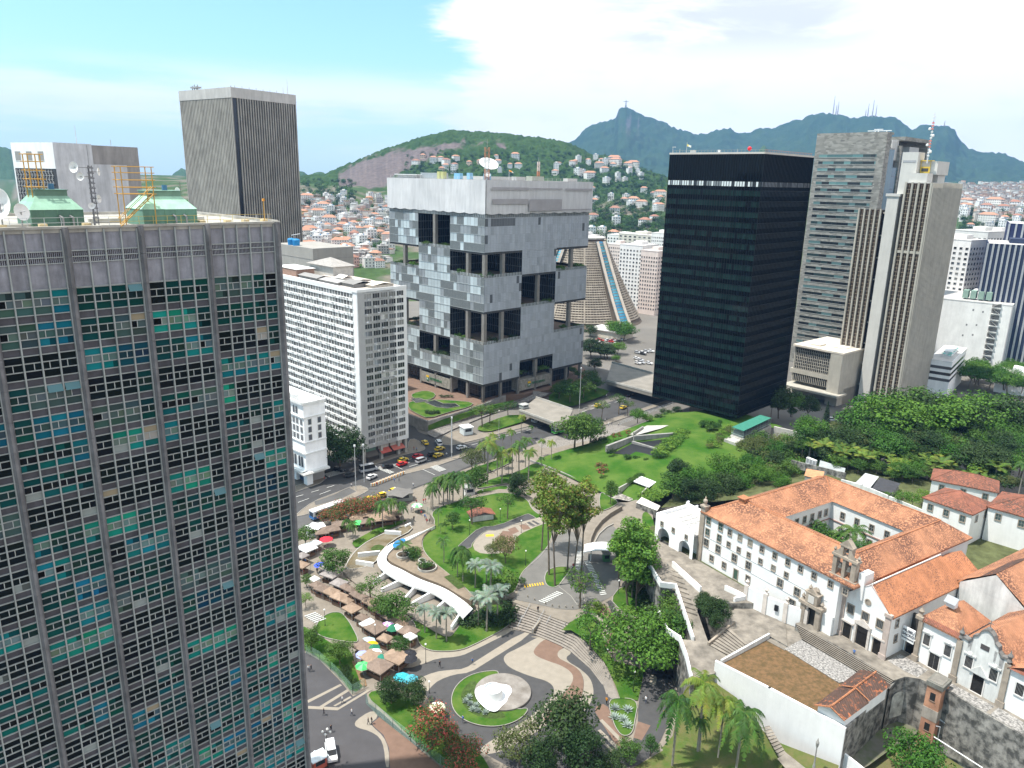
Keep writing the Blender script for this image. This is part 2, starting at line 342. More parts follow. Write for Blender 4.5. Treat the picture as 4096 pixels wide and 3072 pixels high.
# ------------------------------------------------------------------ glass office tower (left)
GA=Vector((-28.82,93.67,0));GYAW=rad(45.07)
def gl_local(px,y=0.0):
 """photo point -> (x, z) on the plane y=const of the tower's own axes"""
 D=Vector((math.cos(GYAW),math.sin(GYAW),0));n=Vector((-D.y,D.x,0));v=Vector(ray(px));o=Vector((0,0,CAM_H))
 t=n.dot(GA+n*y-o)/n.dot(v);P=o+v*t
 return(P-GA).dot(D),P.z
def glass_tower():
 T=thing('office_tower','tall office tower with teal and black window bands between grey concrete ribs','office building',GA,GYAW)
 m_rib=mat('tower_rib_concrete',(0.185,0.18,0.185),0.8,0.25,0.8,stain=0.4)
 m_sp=mat('tower_spandrel_metal',(0.075,0.072,0.085),0.5,0.2,0.7,stain=0.4,spec=0.4)
 m_top=mat('tower_top_panel',(0.27,0.27,0.305),0.5,0.22,0.8,stain=0.5,spec=0.4)
 m_mul=mat('tower_mullion_metal',(0.34,0.36,0.35),0.5,0.12,0.7,stain=0.2)
 W,DEP,H=58.5,26.0,99.2
 b=MB();b.box(-W,-0.1,0.6,DEP,0,H-0.4);b.build('core_wall',M_CONC,T)
 b=MB();b.box(-W,0,0.0,DEP+0.2,H-0.4,H);b.box(-W,0,-0.25,0.35,H,H+0.25);b.box(-W,0,DEP-0.2,DEP+0.2,H,H+0.35);b.box(-0.35,0.05,0.35,DEP-0.2,H,H+0.33)
 b.build('roof',mat('tower_roof_felt',(0.40,0.38,0.34),0.9,0.25,0.5,stain=0.2),T)
 ribs=[0.0]+[-8.65-7.26*k for k in range(8)]
 wid=[0.85]+[0.72]*8
 for x,w in zip(ribs,wid):
  r=MB();z=0.0;lev=[0]+[93.2-3.235*k+0.0 for k in range(28,-1,-1)]+[96.4,99.35]
  for z0,z1 in zip(lev[:-1],lev[1:]):
   if z1<=z0:continue
   c=rnd.uniform(0.85,1.12)
   r.prism([(x,0.6),(x-w,0.6),(x-w,-0.12),(x-w*.68,-0.62),(x-w*.32,-0.62),(x,-0.12)],z0+0.03,z1,(c,c,c),0,True)
  r.build('rib',m_rib,T)
 bays=[]
 for k in range(8):
  x1=ribs[k]-wid[k];x0=ribs[k+1]
  n=5 if k==0 else 4;s=(x1-x0)/n
  bays+=[(k,x0+s*i,x0+s*(i+1))for i in range(n)]
 grid,sp,wins=MB(),MB(),[]
 topz=93.2;P=3.235
 for k,x0,x1 in bays:
  grid.box(x1-0.07,x1+0.07,-0.16,0.2,0,99.1)
 def hbar(z,h=0.05,d=-0.06):
  for k in range(8):
   x1=ribs[k]-wid[k];x0=ribs[k+1];grid.box(x0,x1,d,0.2,z-h,z+h)
 for z in(97.0,96.4,95.8,93.25):hbar(z)
 tp=MB()
 for k,x0,x1 in bays:
  for z0,z1 in((97.05,99.1),(93.3,95.75)):
   c=rnd.uniform(0.86,1.1);tp.face([(x0,.12,z0),(x1,.12,z0),(x1,.12,z1),(x0,.12,z1)],(c,c,c*1.02))
  for i in range(9):
   u=x0+(x1-x0)*(i+.5)/9;c=rnd.uniform(.8,1.5);tp.box(u-.04,u+.04,.02,.3,95.85,96.95,(c,c,c))
  tp.face([(x0,.3,95.85),(x1,.3,95.85),(x1,.3,96.95),(x0,.3,96.95)],(.35,.34,.34))
 tp.build('top_panel',m_top,T)
 styles={}
 def style(k,fl):
  r=rnd.random()
  if r<.36:return[(.006,.010,.012)]*3
  if r<.58:return[(.004,.050,.046),(.014,.032,.030),(.004,.055,.050)]
  if r<.68:return[(.008,.17,.19),(.12,.19,.18),(.008,.17,.19)]
  if r<.76:return[(.008,.13,.20),(.05,.09,.10),(.008,.13,.20)]
  if r<.83:return[(.010,.22,.17),(.15,.22,.18),(.010,.22,.17)]
  if r<.88:return[(.006,.05,.075),(.012,.03,.05),(.005,.045,.07)]
  if r<.92:return[(.05,.09,.085),(.10,.14,.13),(.05,.09,.085)]
  return[(.004,.06,.055),(.010,.012,.014),(.006,.10,.10)]
 for fl in range(29):
  zt=topz-P*fl;zb=zt-2.42
  for z in(zt,zt-0.78,zt-1.58,zb):hbar(z,0.045)
  i=0
  while i<len(bays):
   st=style(0,fl);run=rnd.choice((1,2,2,3,4,5));tag_=rnd.random()
   for j in range(i,min(len(bays),i+run)):
    k,x0,x1=bays[j];w=MB();y=.1
    v=rnd.uniform(.75,1.2)
    def c_(c):return tuple(max(.003,q*v*rnd.uniform(.85,1.15))for q in c)
    x0,x1=x0+.07,x1-.07
    xs=x0+(x1-x0)*rnd.choice((.42,.58,.42))
    bands=[(zt-.735,zt-.045,x0,x1,c_(st[0])),(zt-1.535,zt-.825,x0,xs-.035,c_(st[1])),(zt-1.535,zt-.825,xs+.035,x1,c_(st[1])),(zb+.045,zt-1.625,x0,x1,c_(st[2]))]
    odd=rnd.random()
    for bi,(a,b_,u0,u1,c)in enumerate(bands):
     if odd<.015 and bi in(1,2):c=(.34,.32,.29)
     elif odd<.025 and bi==0:c=(.30,.25,.17)
     elif odd<.10 and bi==1:c=(.004,.005,.006)
     elif.10<odd<.115 and bi==3:c=(.26,.29,.28)
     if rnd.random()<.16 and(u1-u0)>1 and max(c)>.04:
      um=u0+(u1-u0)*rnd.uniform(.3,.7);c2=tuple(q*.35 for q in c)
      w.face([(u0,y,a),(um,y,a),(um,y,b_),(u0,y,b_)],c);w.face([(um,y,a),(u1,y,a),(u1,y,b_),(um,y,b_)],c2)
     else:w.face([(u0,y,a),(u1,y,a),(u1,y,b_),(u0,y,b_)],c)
    w.box(xs-.035,xs+.035,-.0,.12,zt-1.535,zt-.825,(.42,.44,.43))
    if odd>.985:
     w.faces([(x0+.05,-.5,zt-.75),(x1-.05,-.5,zt-.75),(x1-.05,-.03,zt-.06),(x0+.05,-.03,zt-.06)],[(0,1,2,3)],(.10,.20,.22))
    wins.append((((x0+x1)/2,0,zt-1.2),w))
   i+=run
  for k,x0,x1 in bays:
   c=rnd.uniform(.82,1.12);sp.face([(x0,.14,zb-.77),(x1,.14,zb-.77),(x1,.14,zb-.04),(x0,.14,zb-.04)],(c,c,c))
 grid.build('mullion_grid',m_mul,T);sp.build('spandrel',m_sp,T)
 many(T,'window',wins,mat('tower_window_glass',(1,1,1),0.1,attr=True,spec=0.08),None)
 def place(px,y):x,z=gl_local(px,y);D=Vector((math.cos(GYAW),math.sin(GYAW),0));n=Vector((-D.y,D.x,0));return GA+D*x+n*y
 m_gr=mat('green_sheet_metal',(0.25,0.42,0.31),0.5,0.15,0.8,attr=True,stain=0.2)
 def hood(x0,x1,y0,y1,tone,lab):
  c=GA+Matrix.Rotation(GYAW,3,'Z')@Vector(((x0+x1)/2,(y0+y1)/2,H));hx,hy=(x1-x0)/2,(y1-y0)/2
  R=thing('cooling_hood',lab,'cooling tower',c,GYAW,'green cooling hoods on the tower roof')
  b=MB();b.box(-hx,hx,-hy,hy,0.02,1.75,(tone*.42,tone*.5,tone*.5));n=int(hx*2/1.1)
  for i in range(n+1):
   u=-hx+2*hx*i/n;b.box(u-.03,u+.03,-hy-.05,-hy,.02,1.75,(tone*.5,tone*.6,tone*.55))
  b.build('base_wall',m_gr,R)
  b=MB();tx,ty=hx*.62,hy*.55;z0,z1=1.75,3.1
  ring0=[(-hx-.08,-hy-.08,z0),(hx+.08,-hy-.08,z0),(hx+.08,hy,z0),(-hx-.08,hy,z0)];mid=[(-hx*.8,-hy*.78,z0+.75),(hx*.8,-hy*.78,z0+.75),(hx*.8,hy*.78,z0+.75),(-hx*.8,hy*.78,z0+.75)]
  ring1=[(-tx,-ty,z1),(tx,-ty,z1),(tx,ty,z1),(-tx,ty,z1)]
  for A,B_ in((ring0,mid),(mid,ring1)):
   for i in range(4):
    j=(i+1)%4;b.face([A[i],A[j],B_[j],B_[i]],(tone*(1.25 if B_ is mid else 1.1),)*3)
  b.build('sloped_top',m_gr,R)
  b=MB();b.box(-tx,tx,-ty,ty,z1,z1+.55,(tone*.55,)*3);b.box(-tx-.1,tx+.1,-ty-.1,ty+.1,z1+.55,z1+.63,(tone*.6,)*3);b.build('collar',m_gr,R)
  for u in(.15,.55):
   b=MB();b.tube((hx*u,-hy-.35,.1),(hx*u,-hy-.35,.95),.1,.1,8,(.25,.25,.25));b.tube((hx*u,-hy-.35,.95),(hx*u-.25,-hy-.1,1.15),.1,.1,8,(.25,.25,.25));b.build('pipe',M_ATT,R)
  b=MB();b.tube((.2*hx,0,z1+.6),(.2*hx,0,z1+1.2),.28,.28,10,(.06,.16,.28));b.build('fan_motor',M_ATT,R)
  return R
 xa=gl_local(N1(975,805),1.2)[0];xb=gl_local(N1(1335,800),1.2)[0]
 hood(xa,xb,1.0,6.2,1.35,'pale green metal cooling hood beside the orange frame')
 xc=gl_local(N1(215,800),2.5)[0];xd=gl_local(N1(570,790),2.5)[0]
 hood(xc,xd,2.6,8.4,0.9,'darker green metal cooling hood behind the white dish antennas')
 OR=(.52,.30,.07)
 def gantry(px0,px1,y,ztop,lab,stairs):
  x0=gl_local(px0,y)[0];x1=gl_local(px1,y)[0];c=GA+Matrix.Rotation(GYAW,3,'Z')@Vector(((x0+x1)/2,y,H));hx=(x1-x0)/2
  R=thing('steel_gantry',lab,'steel frame',c,GYAW,'orange steel frames on the tower roof');b=MB()
  for sx in(-hx,hx):
   for sy in(-.9,.9):b.tube((sx,sy,.02),(sx,sy,ztop),.06,.06,5,OR)
  b.build('post',M_ATT,R);b=MB()
  for z in[ztop*f for f in(.55,.66,.78,.9,1.0)]:
   for sy in(-.9,.9):b.tube((-hx-.3,sy,z),(hx+.3,sy,z),.045,.045,5,OR)
   for sx in(-hx,hx):b.tube((sx,-.9,z),(sx,.9,z),.045,.045,5,OR)
  b.build('rail',M_ATT,R);b=MB();b.box(-hx,hx,-.9,.9,ztop*.55-.05,ztop*.55,OR);b.build('platform',M_ATT,R)
  if stairs:
   b=MB()
   for sy in(-1.0,-.4):b.tube((hx,sy,ztop*.55),(-hx-.6,sy,.1),.06,.06,5,OR);b.tube((hx,sy,ztop*.55+.8),(-hx-.6,sy,.9),.035,.035,5,OR)
   for i in range(9):t=(i+.5)/9;b.box(hx*(1-t)+(-hx-.6)*t-.12,hx*(1-t)+(-hx-.6)*t+.12,-1.0,-.4,ztop*.55*(1-t),ztop*.55*(1-t)+.05,OR)
   b.build('stair',M_ATT,R)
 gantry(N1(835,800),N1(1040,800),.75,6.2,'tall orange steel gantry with stair on the tower roof',True)
 gantry(N1(228,800),N1(310,800),5.2,7.2,'narrow rusty orange gantry over the darker green hood',False)
 def dish(c,r,d,parent=None,lab=None,post=None):
  d=Vector(d).normalized();q=d.to_track_quat('Z','Y').to_matrix().to_4x4();b=MB();o=MB()
  b.lathe((0,0,0),[(1e-4,-.25*r),(.5*r,-.18*r),(.85*r,-.02*r),(r,.12*r),(.98*r,.12*r),(.82*r,.02*r),(.48*r,-.13*r),(1e-4,-.2*r)],18,(.75,.74,.72))
  b.tube((0,0,-.2*r),(0,0,.55*r),.03,.03,5,(.4,.4,.4));b.ball((0,0,.55*r),.1*r,6,(.5,.5,.5));M=Matrix.Translation(c)@q;o.add(b,M)
  return o
 pm=place(N1(650,815),.9);R=thing('antenna_mast','dark lattice antenna mast carrying white drum dishes on the tower roof','antenna mast',(pm.x,pm.y,H),GYAW)
 b=MB();
 for sx,sy in((-.22,-.2),(.22,-.2),(0,.22)):b.tube((sx,sy,0.05),(sx*.8,sy*.8,6.2),.045,.04,5,(.12,.12,.13))
 for i in range(12):z=.4+i*.5;b.tube((-.2,-.2,z),(.2,-.2,z+.3),.025,.025,4,(.14,.14,.15));b.tube((.2,-.2,z),(0,.2,z+.3),.025,.025,4,(.14,.14,.15));b.box(-.3,.3,-.3,-.2,z,z+.12,(.16,.16,.17))
 b.tube((0,0,6),(0,0,8.2),.03,.02,5,(.2,.2,.2));b.build('mast',M_ATT,R)
 for(x,y,z,r,dx)in((-1.5,-.3,6.0,.55,-1),(.75,-.2,5.6,.42,1),(-1.0,-.3,5.1,.4,-.6),(.45,-.3,2.9,.42,.6),(-.35,-.5,2.2,.33,-.2)):
  o=dish(Vector((x,y,z)),r,(dx,-.6,.05));o.tube((0,0,z),(x,y,z),.04,.04,5,(.2,.2,.2));o.build('dish',M_ATT,R)
 for px,r,dv,lab in((N1(145,770),.85,(.5,-1,.25),'tilted white dish antenna on the tower roof beside the darker green hood'),(N1(8,760),1.5,(-.9,-.5,.1),'large white dish antenna cut by the left edge of the photo')):
  pd=place(px,1.6);R=thing('dish_antenna',lab,'antenna',(pd.x,pd.y,H),GYAW,'dish antennas on the tower roof')
  z=1.6 if r<1 else 2.4
  dish(Vector((0,0,z)),r,dv).build('dish',M_ATT,R);b=MB();b.tube((0,.25,.03),(0,.12,z),.07,.07,6,(.3,.3,.3));b.build('post',M_ATT,R)
 pm=place(N1(1235,700),8);R=thing('antenna_pole','slim dark antenna pole with small white dishes behind the pale green hood','antenna',(pm.x,pm.y,H),GYAW)
 b=MB();b.tube((0,0,.03),(0,0,4.6),.06,.04,6,(.15,.15,.15));b.build('pole',M_ATT,R);dish(Vector((-.4,-.2,3.6)),.4,(-1,-.4,0)).build('dish',M_ATT,R);dish(Vector((.5,-.2,2.0)),.45,(1,-.3,0)).build('dish',M_ATT,R)
 px_=place(N1(1800,800),.5);R=thing('warning_light_pole','orange warning light pole on the roof corner of the glass tower','roof light',(px_.x,px_.y,H),GYAW);b=MB();b.tube((0,0,.03),(0,0,2.6),.06,.05,6,OR);b.build('pole',M_ATT,R);b=MB();b.box(-.12,.12,-.12,.12,2.6,2.9,(.7,.3,.05));b.build('lamp',M_ATT,R)
 R=thing('roof_railing','thin yellow and grey railing along the front roof edge of the glass tower','railing',GA+Vector((0,0,H)),GYAW);b=MB()
 for x in np.arange(-40,-.5,1.5):b.tube((x,.8,.02),(x,.8,1.05),.03,.03,4,(.55,.45,.15)if-19<x<-5 else(.5,.5,.5))
 for z in(.55,1.05):b.tube((-40,.8,z),(-19,.8,z),.025,.025,4,(.5,.5,.5));b.tube((-19,.8,z),(-.6,.8,z),.025,.025,4,(.6,.42,.1))
 b.build('rail',M_ATT,R)
 b=MB()
 for x in(-36,-33,-28.5,-25,-21,-8.9,-5.8,-3.6,-1.2):b.box(x-.35,x+.35,1.2,1.9,.02,.42,(.62,.5,.3))
 for x0,x1,y,hh in((-40,-20,3.0,.35),(-19,-6,7.5,.5),(-44,-30,6,1.4)):b.box(x0,x1,y,y+.5,.02,hh,(.5,.48,.44))
 b.build('kerb_block',M_MATTE,R)
 return T
glass_tower()
# ------------------------------------------------------------------ letters
def text_part(txt,size,M,material,parent,name='lettering',depth=0.05):
 cu=bpy.data.curves.new(name,'FONT');cu.body=txt;cu.size=size;cu.extrude=depth;cu.align_x='CENTER';cu.align_y='CENTER'
 o=bpy.data.objects.new(name,cu);sc.collection.objects.link(o);dg=bpy.context.evaluated_depsgraph_get()
 me=bpy.data.meshes.new_from_object(o.evaluated_get(dg));bpy.data.objects.remove(o);bpy.data.curves.remove(cu)
 me.transform(M);me.materials.clear();me.materials.append(material);p=bpy.data.objects.new(name,me);sc.collection.objects.link(p);p.parent=parent;return p
 # ------------------------------------------------------------------ cubed headquarters with open terraces
HQ=Vector((-13.34,336.86,4.0));HYAW=rad(-45.0)
def headquarters():
 T=thing('cube_headquarters','huge grey office cube of stacked blocks with open planted terraces and netting on top','office building',HQ,HYAW)
 m_pan=mat('facade_panel',(1,1,1),0.45,attr=True,spec=0.45,var=0.06,scale=0.4)
 m_net=mat('white_safety_net',(0.62,0.61,0.61),0.9,0.07,0.10,stain=0.22,bump=0.25,bscale=0.25,stretch=(1,1,.25))
 m_fin=mat('terrace_glass',(0.02,0.022,0.026),0.2,spec=0.4,var=0.2,scale=0.5)
 m_col=mat('terrace_column',(0.23,0.215,0.195),0.85,0.15,0.5,stain=0.2)
 m_bar=mat('aluminium_bars',(0.42,0.45,0.45),0.5,0.1,1)
 m_soil=mat('terrace_floor',(0.20,0.15,0.11),0.9,0.2,0.5)
 q=71.0/3;LV=[8.7,16.5,27.4,42.6,57.9,69.2,84.3]
 void={0:{(0,1)},1:{(1,0)},2:{(0,0),(2,0),(0,2)},3:{(0,1)},4:{(0,0),(2,0),(0,2)},5:{(1,0)}}
 solid=lambda L,i,j:0<=i<3 and 0<=j<3 and(i,j)not in void[L]
 X=lambda i:-q*i
 pan_l,pan_r,gl,bars,soff,slabs,side=MB(),MB(),MB(),MB(),MB(),MB(),MB()
 light,mid,dark=(.46,.52,.54),(.27,.29,.31),(.075,.08,.09)
 for L in range(6):
  z0,z1=LV[L],LV[L+1];n=max(2,round((z1-z0)/3.75));fh=(z1-z0)/n
  for i in range(3):
   for j in range(3):
    if not solid(L,i,j):continue
    x0,x1,y0,y1=X(i+1),X(i),q*j,q*(j+1)
    if j==0:
     cw=q/10
     for r in range(n):
      k=0
      while k<10:
       run=rnd.choice((1,1,1,2,2,3));t=rnd.random()
       c=light if t<.40 else mid if t<.66 else dark
       for kk in range(k,min(10,k+run)):
        u0=x1-cw*(kk+1);v=rnd.uniform(.86,1.14);cc=tuple(a*v for a in c)
        pan_l.face([(u0+.06,-.05,z0+r*fh+.1),(u0+cw-.06,-.05,z0+r*fh+.1),(u0+cw-.06,-.05,z0+(r+1)*fh-.08),(u0+.06,-.05,z0+(r+1)*fh-.08)],cc)
        if c is dark:
         for f in range(5):bars.box(u0+cw*(f+.5)/5-.05,u0+cw*(f+.5)/5+.05,-.22,-.02,z0+r*fh+.1,z0+(r+1)*fh-.1)
        elif c is mid:
         for f in(1,3):bars.box(u0+cw*f/4-.05,u0+cw*f/4+.05,-.15,-.02,z0+r*fh+.1,z0+(r+1)*fh-.1)
       k+=run
      bars.box(x0,x1,-.2,0.02,z0+r*fh-.06,z0+r*fh+.07)
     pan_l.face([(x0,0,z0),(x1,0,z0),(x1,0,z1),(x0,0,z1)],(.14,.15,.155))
    if i==0:
     cw=q/14;pan_r.face([(0,y0,z0),(0,y1,z0),(0,y1,z1),(0,y0,z1)],(.30,.32,.35))
     for r in range(n):
      for k in range(14):
       u=y0+cw*k;v=rnd.uniform(.9,1.08);t=rnd.random();c=(.40,.43,.47)
       if t<.14:c=(.36,.39,.425)
       if t>.985:c=(.10,.11,.12)
       if L==5 and r==n-1 and j==0 and 1<k<11:c=(.13,.14,.15)
       zz0,zz1=z0+r*fh+.02,z0+(r+1)*fh-.02
       pan_r.face([(.06,u+.03,zz0),(.06,u+cw-.03,zz0),(.06,u+cw-.03,zz1),(.06,u+.03,zz1)],tuple(a*v for a in c))
       if c[0]>.3 and rnd.random()<.8:
        for f in range(5):
         zf=zz0+(zz1-zz0)*(f+.5)/5;pan_r.box(.07,.2,u+.12,u+cw-.12,zf-.09,zf+.06,tuple(a*v*1.12 for a in c))
     pan_r.box(-.02,.25,y0,y1,z1-.35,z1-.05,(.4,.43,.46))
    for(di,dj,pts)in((1,0,[(x0,y1),(x0,y0)]),(0,-1,[(x0,y0),(x1,y0)]),(-1,0,[(x1,y0),(x1,y1)]),(0,1,[(x1,y1),(x0,y1)])):
     if solid(L,i+di,j+dj):continue
     inside=0<=i+di<3 and 0<=j+dj<3
     if not inside and(dj==-1 or di==-1):continue
     (ax,ay),(bx,by)=pts
     gl.face([(ax,ay,z0),(bx,by,z0),(bx,by,z1),(ax,ay,z1)])
     d=Vector((bx-ax,by-ay,0));nn=Vector((d.y,-d.x,0)).normalized();m_=16
     for f in range(1,m_):
      p=Vector((ax,ay,0))+d*f/m_
      side.obox(p+nn*.12,d,.06,.13,z0+1.2,z1-.9)
     for f in range(1,n):side.obox(Vector((ax,ay,0))+d*.5+nn*.03,d,d.length/2-.1,.04,z0+f*fh-.25,z0+f*fh+.1)
    if L==0 or not solid(L-1,i,j):
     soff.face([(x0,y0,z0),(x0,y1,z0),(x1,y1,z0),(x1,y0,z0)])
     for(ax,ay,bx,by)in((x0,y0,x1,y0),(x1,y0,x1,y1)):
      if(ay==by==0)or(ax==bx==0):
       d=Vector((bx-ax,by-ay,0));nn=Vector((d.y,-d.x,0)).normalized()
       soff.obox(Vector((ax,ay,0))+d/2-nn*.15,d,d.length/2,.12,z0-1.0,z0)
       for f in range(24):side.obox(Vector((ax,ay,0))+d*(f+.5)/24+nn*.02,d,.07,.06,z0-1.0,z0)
    if L<5 and not solid(L+1,i,j):
     slabs.face([(x0,y0,z1+.02),(x1,y0,z1+.02),(x1,y1,z1+.02),(x0,y1,z1+.02)])
     for(ax,ay,bx,by)in((x0,y0,x1,y0),(x1,y0,x1,y1),(x1,y1,x0,y1),(x0,y1,x0,y0)):
      if ay==by==0 or ax==bx==0 or ay==by==3*q or ax==bx==-3*q:
       d=Vector((bx-ax,by-ay,0));nn=Vector((d.y,-d.x,0)).normalized()
       for f in range(24):bars.obox(Vector((ax,ay,0))+d*(f+.5)/24-nn*.12,d,.18,.10,z1+.02,z1+1.35)
       soff.obox(Vector((ax,ay,0))+d/2-nn*.3,d,d.length/2,.06,z1+.02,z1+1.2)
 pan_l.build('panel_cladding',m_pan,T);pan_r.build('louvre_cladding',m_pan,T);gl.build('terrace_glazing',m_fin,T)
 bars.build('facade_bars',m_bar,T);side.build('glazing_bars',mat('dark_glazing_bar',(.07,.075,.08),.6),T)
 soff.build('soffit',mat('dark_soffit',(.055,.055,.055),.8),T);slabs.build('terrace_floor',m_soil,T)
 for L,cells in void.items():
  pts=set()
  for(i,j)in cells:
   if j==0:
    pts.add((round(-q*(i+.5),2),.9))
    if i==0:pts.add((-.9,.9));
   if i==0:
    pts.add((-.9,round(q*(j+.5),2)))
  for(x,y)in sorted(pts):
   b=MB();b.box(x-.85,x+.85,y-.85,y+.85,LV[L]+.03,LV[L+1]);b.build('column',m_col,T)
 b=MB();z0,z1=86.2,100.3
 def sheet(p,d,L_):
  nx,nz=48,12;nn=Vector((d.y,-d.x,0));base=len(b.v)
  for a in range(nx+1):
   for c in range(nz+1):
    t=a/nx;s=c/nz;sag=.35*math.sin(s*math.pi)*math.sin(t*23+2*math.sin(s*2))*.6+rnd.uniform(-.05,.05)+.5*(1-s)*math.sin(t*11)
    w=0 if a in(0,nx)else 1
    b.v.append(tuple(p+d*(L_*t)+nn*(.55+sag*w*.7)+Vector((0,0,z0+(z1-z0)*s-(0 if s else.5*abs(math.sin(t*31)))))))
  for a in range(nx):
   for c in range(nz):
    i=base+a*(nz+1)+c;b.f.append((i,i+nz+1,i+nz+2,i+1));b.c.append((1,1,1));b.m.append(0)
 sheet(Vector((-71.6,0,0)),Vector((1,0,0)),72.2);sheet(Vector((.6,0,0))+Vector((0,-.55,0)),Vector((0,1,0)),72.2)
 b.face([(-71.5,71.5,z0),(-71.5,-.4,z0),(-71.5,-.4,z1),(-71.5,71.5,z1)]);b.face([(.5,71.5,z0),(-71.5,71.5,z0),(-71.5,71.5,z1),(.5,71.5,z1)])
 b.build('safety_net',m_net,T,smooth=True)
 b=MB()
 for(u0,u1,za,zb)in((2,25,96.2,97.4),(25,48,96.6,97.2),(50,70,96.2,97.2),(2.5,25,90.2,92.4),(25.5,48,87.0,92.2),(48,70,87.0,87.6)):
  b.face([(1.9,u0,za),(1.9,u1,za),(1.9,u1,zb),(1.9,u0,zb)])
 b.build('net_patch',mat('grey_net_patch',(.36,.34,.345),.9,.1,.3),T)
 b=MB();b.box(-70.6,-.4,.4,70.6,84.3,100.0);b.build('top_floor_wall',mat('top_wall',(.3,.31,.32),.8,.1,.3),T)
 b=MB()
 for f in range(62):
  u=-71+71*(f+.5)/62;b.box(u-.12,u+.12,-.15,.2,84.35,86.4);b.box(-.2,.15,-u-.12,-u+.12,84.35,86.4)
 b.build('parapet_bars',m_bar,T)
 b=MB();b.box(-71.2,.2,-.2,71.2,100.0,100.45);b.build('roof',mat('hq_roof',(.42,.41,.40),.9,.2,.2),T)
 b=MB();b.box(-66,-5,5,66,0,8.7);b.build('ground_glazing',m_fin,T)
 b=MB()
 for f in range(31):
  u=-66+61*f/30
  b.box(u-.05,u+.05,4.9,5.0,0,8.6);b.box(-5.0,-4.9,5+(u+66)-.05,5+(u+66)+.05,0,8.6)
 for z in(2.8,5.6):b.box(-66,-5,4.92,5.0,z,z+.1);b.box(-5,-4.92,5,66,z,z+.1)
 b.build('ground_glazing_bars',mat('dark_bar',(.07,.075,.08),.5),T)
 for u in(0.9,q*.5,q,q*1.5,q*2,q*2.5,3*q-.9):
  for(x,y)in((-u,.9),(-.9,u)):
   if u==0.9 and y==u and x==-.9 and(x,y)==(-.9,.9)and u!=.9:continue
   b=MB();b.box(x-.6,x+.6,y-.6,y+.6,-.2,8.75);b.build('column',m_col,T)
 m_st=mat('speckled_stone',(.27,.255,.22),.8,.35,.9,detail=8)
 for k in(0,1):
  b=MB()
  if k==0:b.box(-2*q+.4,-q-.1,.3,12,1.1,6.3)
  else:b.box(-12,-.3,q-.1,2*q-.2,1.0,6.3)
  s=b.build('sign_box',m_st,T)
  m_g=mat('sign_green',(.02,.16,.06),.5);m_y=mat('sign_yellow',(.75,.45,.02),.5)
  M=Matrix.Translation((-1.5*q-.6,.2,3.6))@Matrix.Rotation(rad(90),4,'X')if k==0 else Matrix.Translation((-.2,1.5*q+.8,3.6))@Matrix.Rotation(rad(90),4,'Z')@Matrix.Rotation(rad(90),4,'X')
  text_part('PETROBRAS',1.75,M@Matrix.Translation((1.2,0,.06))@Matrix.Shear('XZ',4,(0,0)),m_g,s,'lettering')
  e=MB();F=M@Matrix.Translation((-5.3,.05,.03))
  e2=MB();e2.box(-1.0,1.0,-1.3,.25,0,.1);e.add(e2,F);e.build('green_emblem_block',m_g,s)
  e=MB();e2=MB();e2.box(-1.0,1.0,.3,1.3,0,.1);e.add(e2,F);e.build('yellow_emblem_block',m_y,s)
  text_part('BR',1.15,F@Matrix.Translation((0,-.5,.15)),M_WHITE,s,'emblem_letters',.03)
 def local(x,y,z):return HQ+Matrix.Rotation(HYAW,3,'Z')@Vector((x,y,z))
 zr=100.45
 R=thing('satellite_dish','big white satellite dish on the roof of the cube headquarters','satellite dish',local(-8,9,zr),rad(0));b=MB();o=MB()
 o.lathe((0,0,0),[(1e-4,-1.2),(2.2,-.8),(4.4,.5),(4.35,.6),(2.2,-.6),(1e-4,-1.0)],24,(.8,.8,.79));o.tube((0,0,-1),(0,0,2.6),.08,.08,5,(.5,.5,.5));o.ball((0,0,2.6),.5,8,(.7,.7,.7))
 b.add(o,Matrix.Translation((0,0,6.6))@Vector((.25,-.55,.85)).to_track_quat('Z','Y').to_matrix().to_4x4());b.build('reflector',M_ATT,R)
 b=MB();b.tube((0,0,0),(0,0,5.6),.5,.35,8,(.5,.5,.5));b.box(-2.2,1.2,-1.2,1.2,0,2.6,(.25,.45,.6));b.build('pedestal',M_ATT,R)
 R=thing('satellite_dish','small white dish at the foot of the red and white roof mast','satellite dish',local(-3.6,4.0,zr),0);b=MB();o=MB()
 o.lathe((0,0,0),[(1e-4,-.4),(.9,-.2),(1.6,.25),(.9,-.1),(1e-4,-.3)],18,(.75,.76,.76));b.add(o,Matrix.Translation((0,0,2.4))@Vector((.6,-.8,.6)).to_track_quat('Z','Y').to_matrix().to_4x4());b.build('reflector',M_ATT,R);b=MB();b.tube((0,0,0),(0,0,2.2),.2,.15,6,(.4,.4,.4));b.build('pedestal',M_ATT,R)
 def mast(x,y,h,w,lab,cols):
  R=thing('lattice_mast',lab,'antenna mast',local(x,y,zr),0.3);n=int(h/2)
  for part,even in(('red_section',0),('white_section',1)):
   b=MB()
   for i in range(n):
    if(i//2)%2!=even:continue
    z0,z1=h*i/n,h*(i+1)/n;c=cols[even]
    for sx in(-w,w):
     for sy in(-w,w):b.tube((sx,sy,z0),(sx,sy,z1),.14,.14,4,c)
    for s in(-w,w):b.tube((-w,s,z0),(w,s,z1),.09,.09,4,c);b.tube((s,-w,z0),(s,w,z1),.09,.09,4,c);b.tube((w,s,z0),(-w,s,z1),.09,.09,4,c)
   b.build(part,M_ATT,R)
  b=MB();b.tube((0,0,h),(0,0,h*1.25),.08,.04,5,(.4,.4,.4));b.build('aerial',M_ATT,R)
 mast(-.9,1.5,13.5,.9,'tall lattice mast standing on the front corner of the cube headquarters roof',((.42,.20,.12),(.62,.62,.6)))
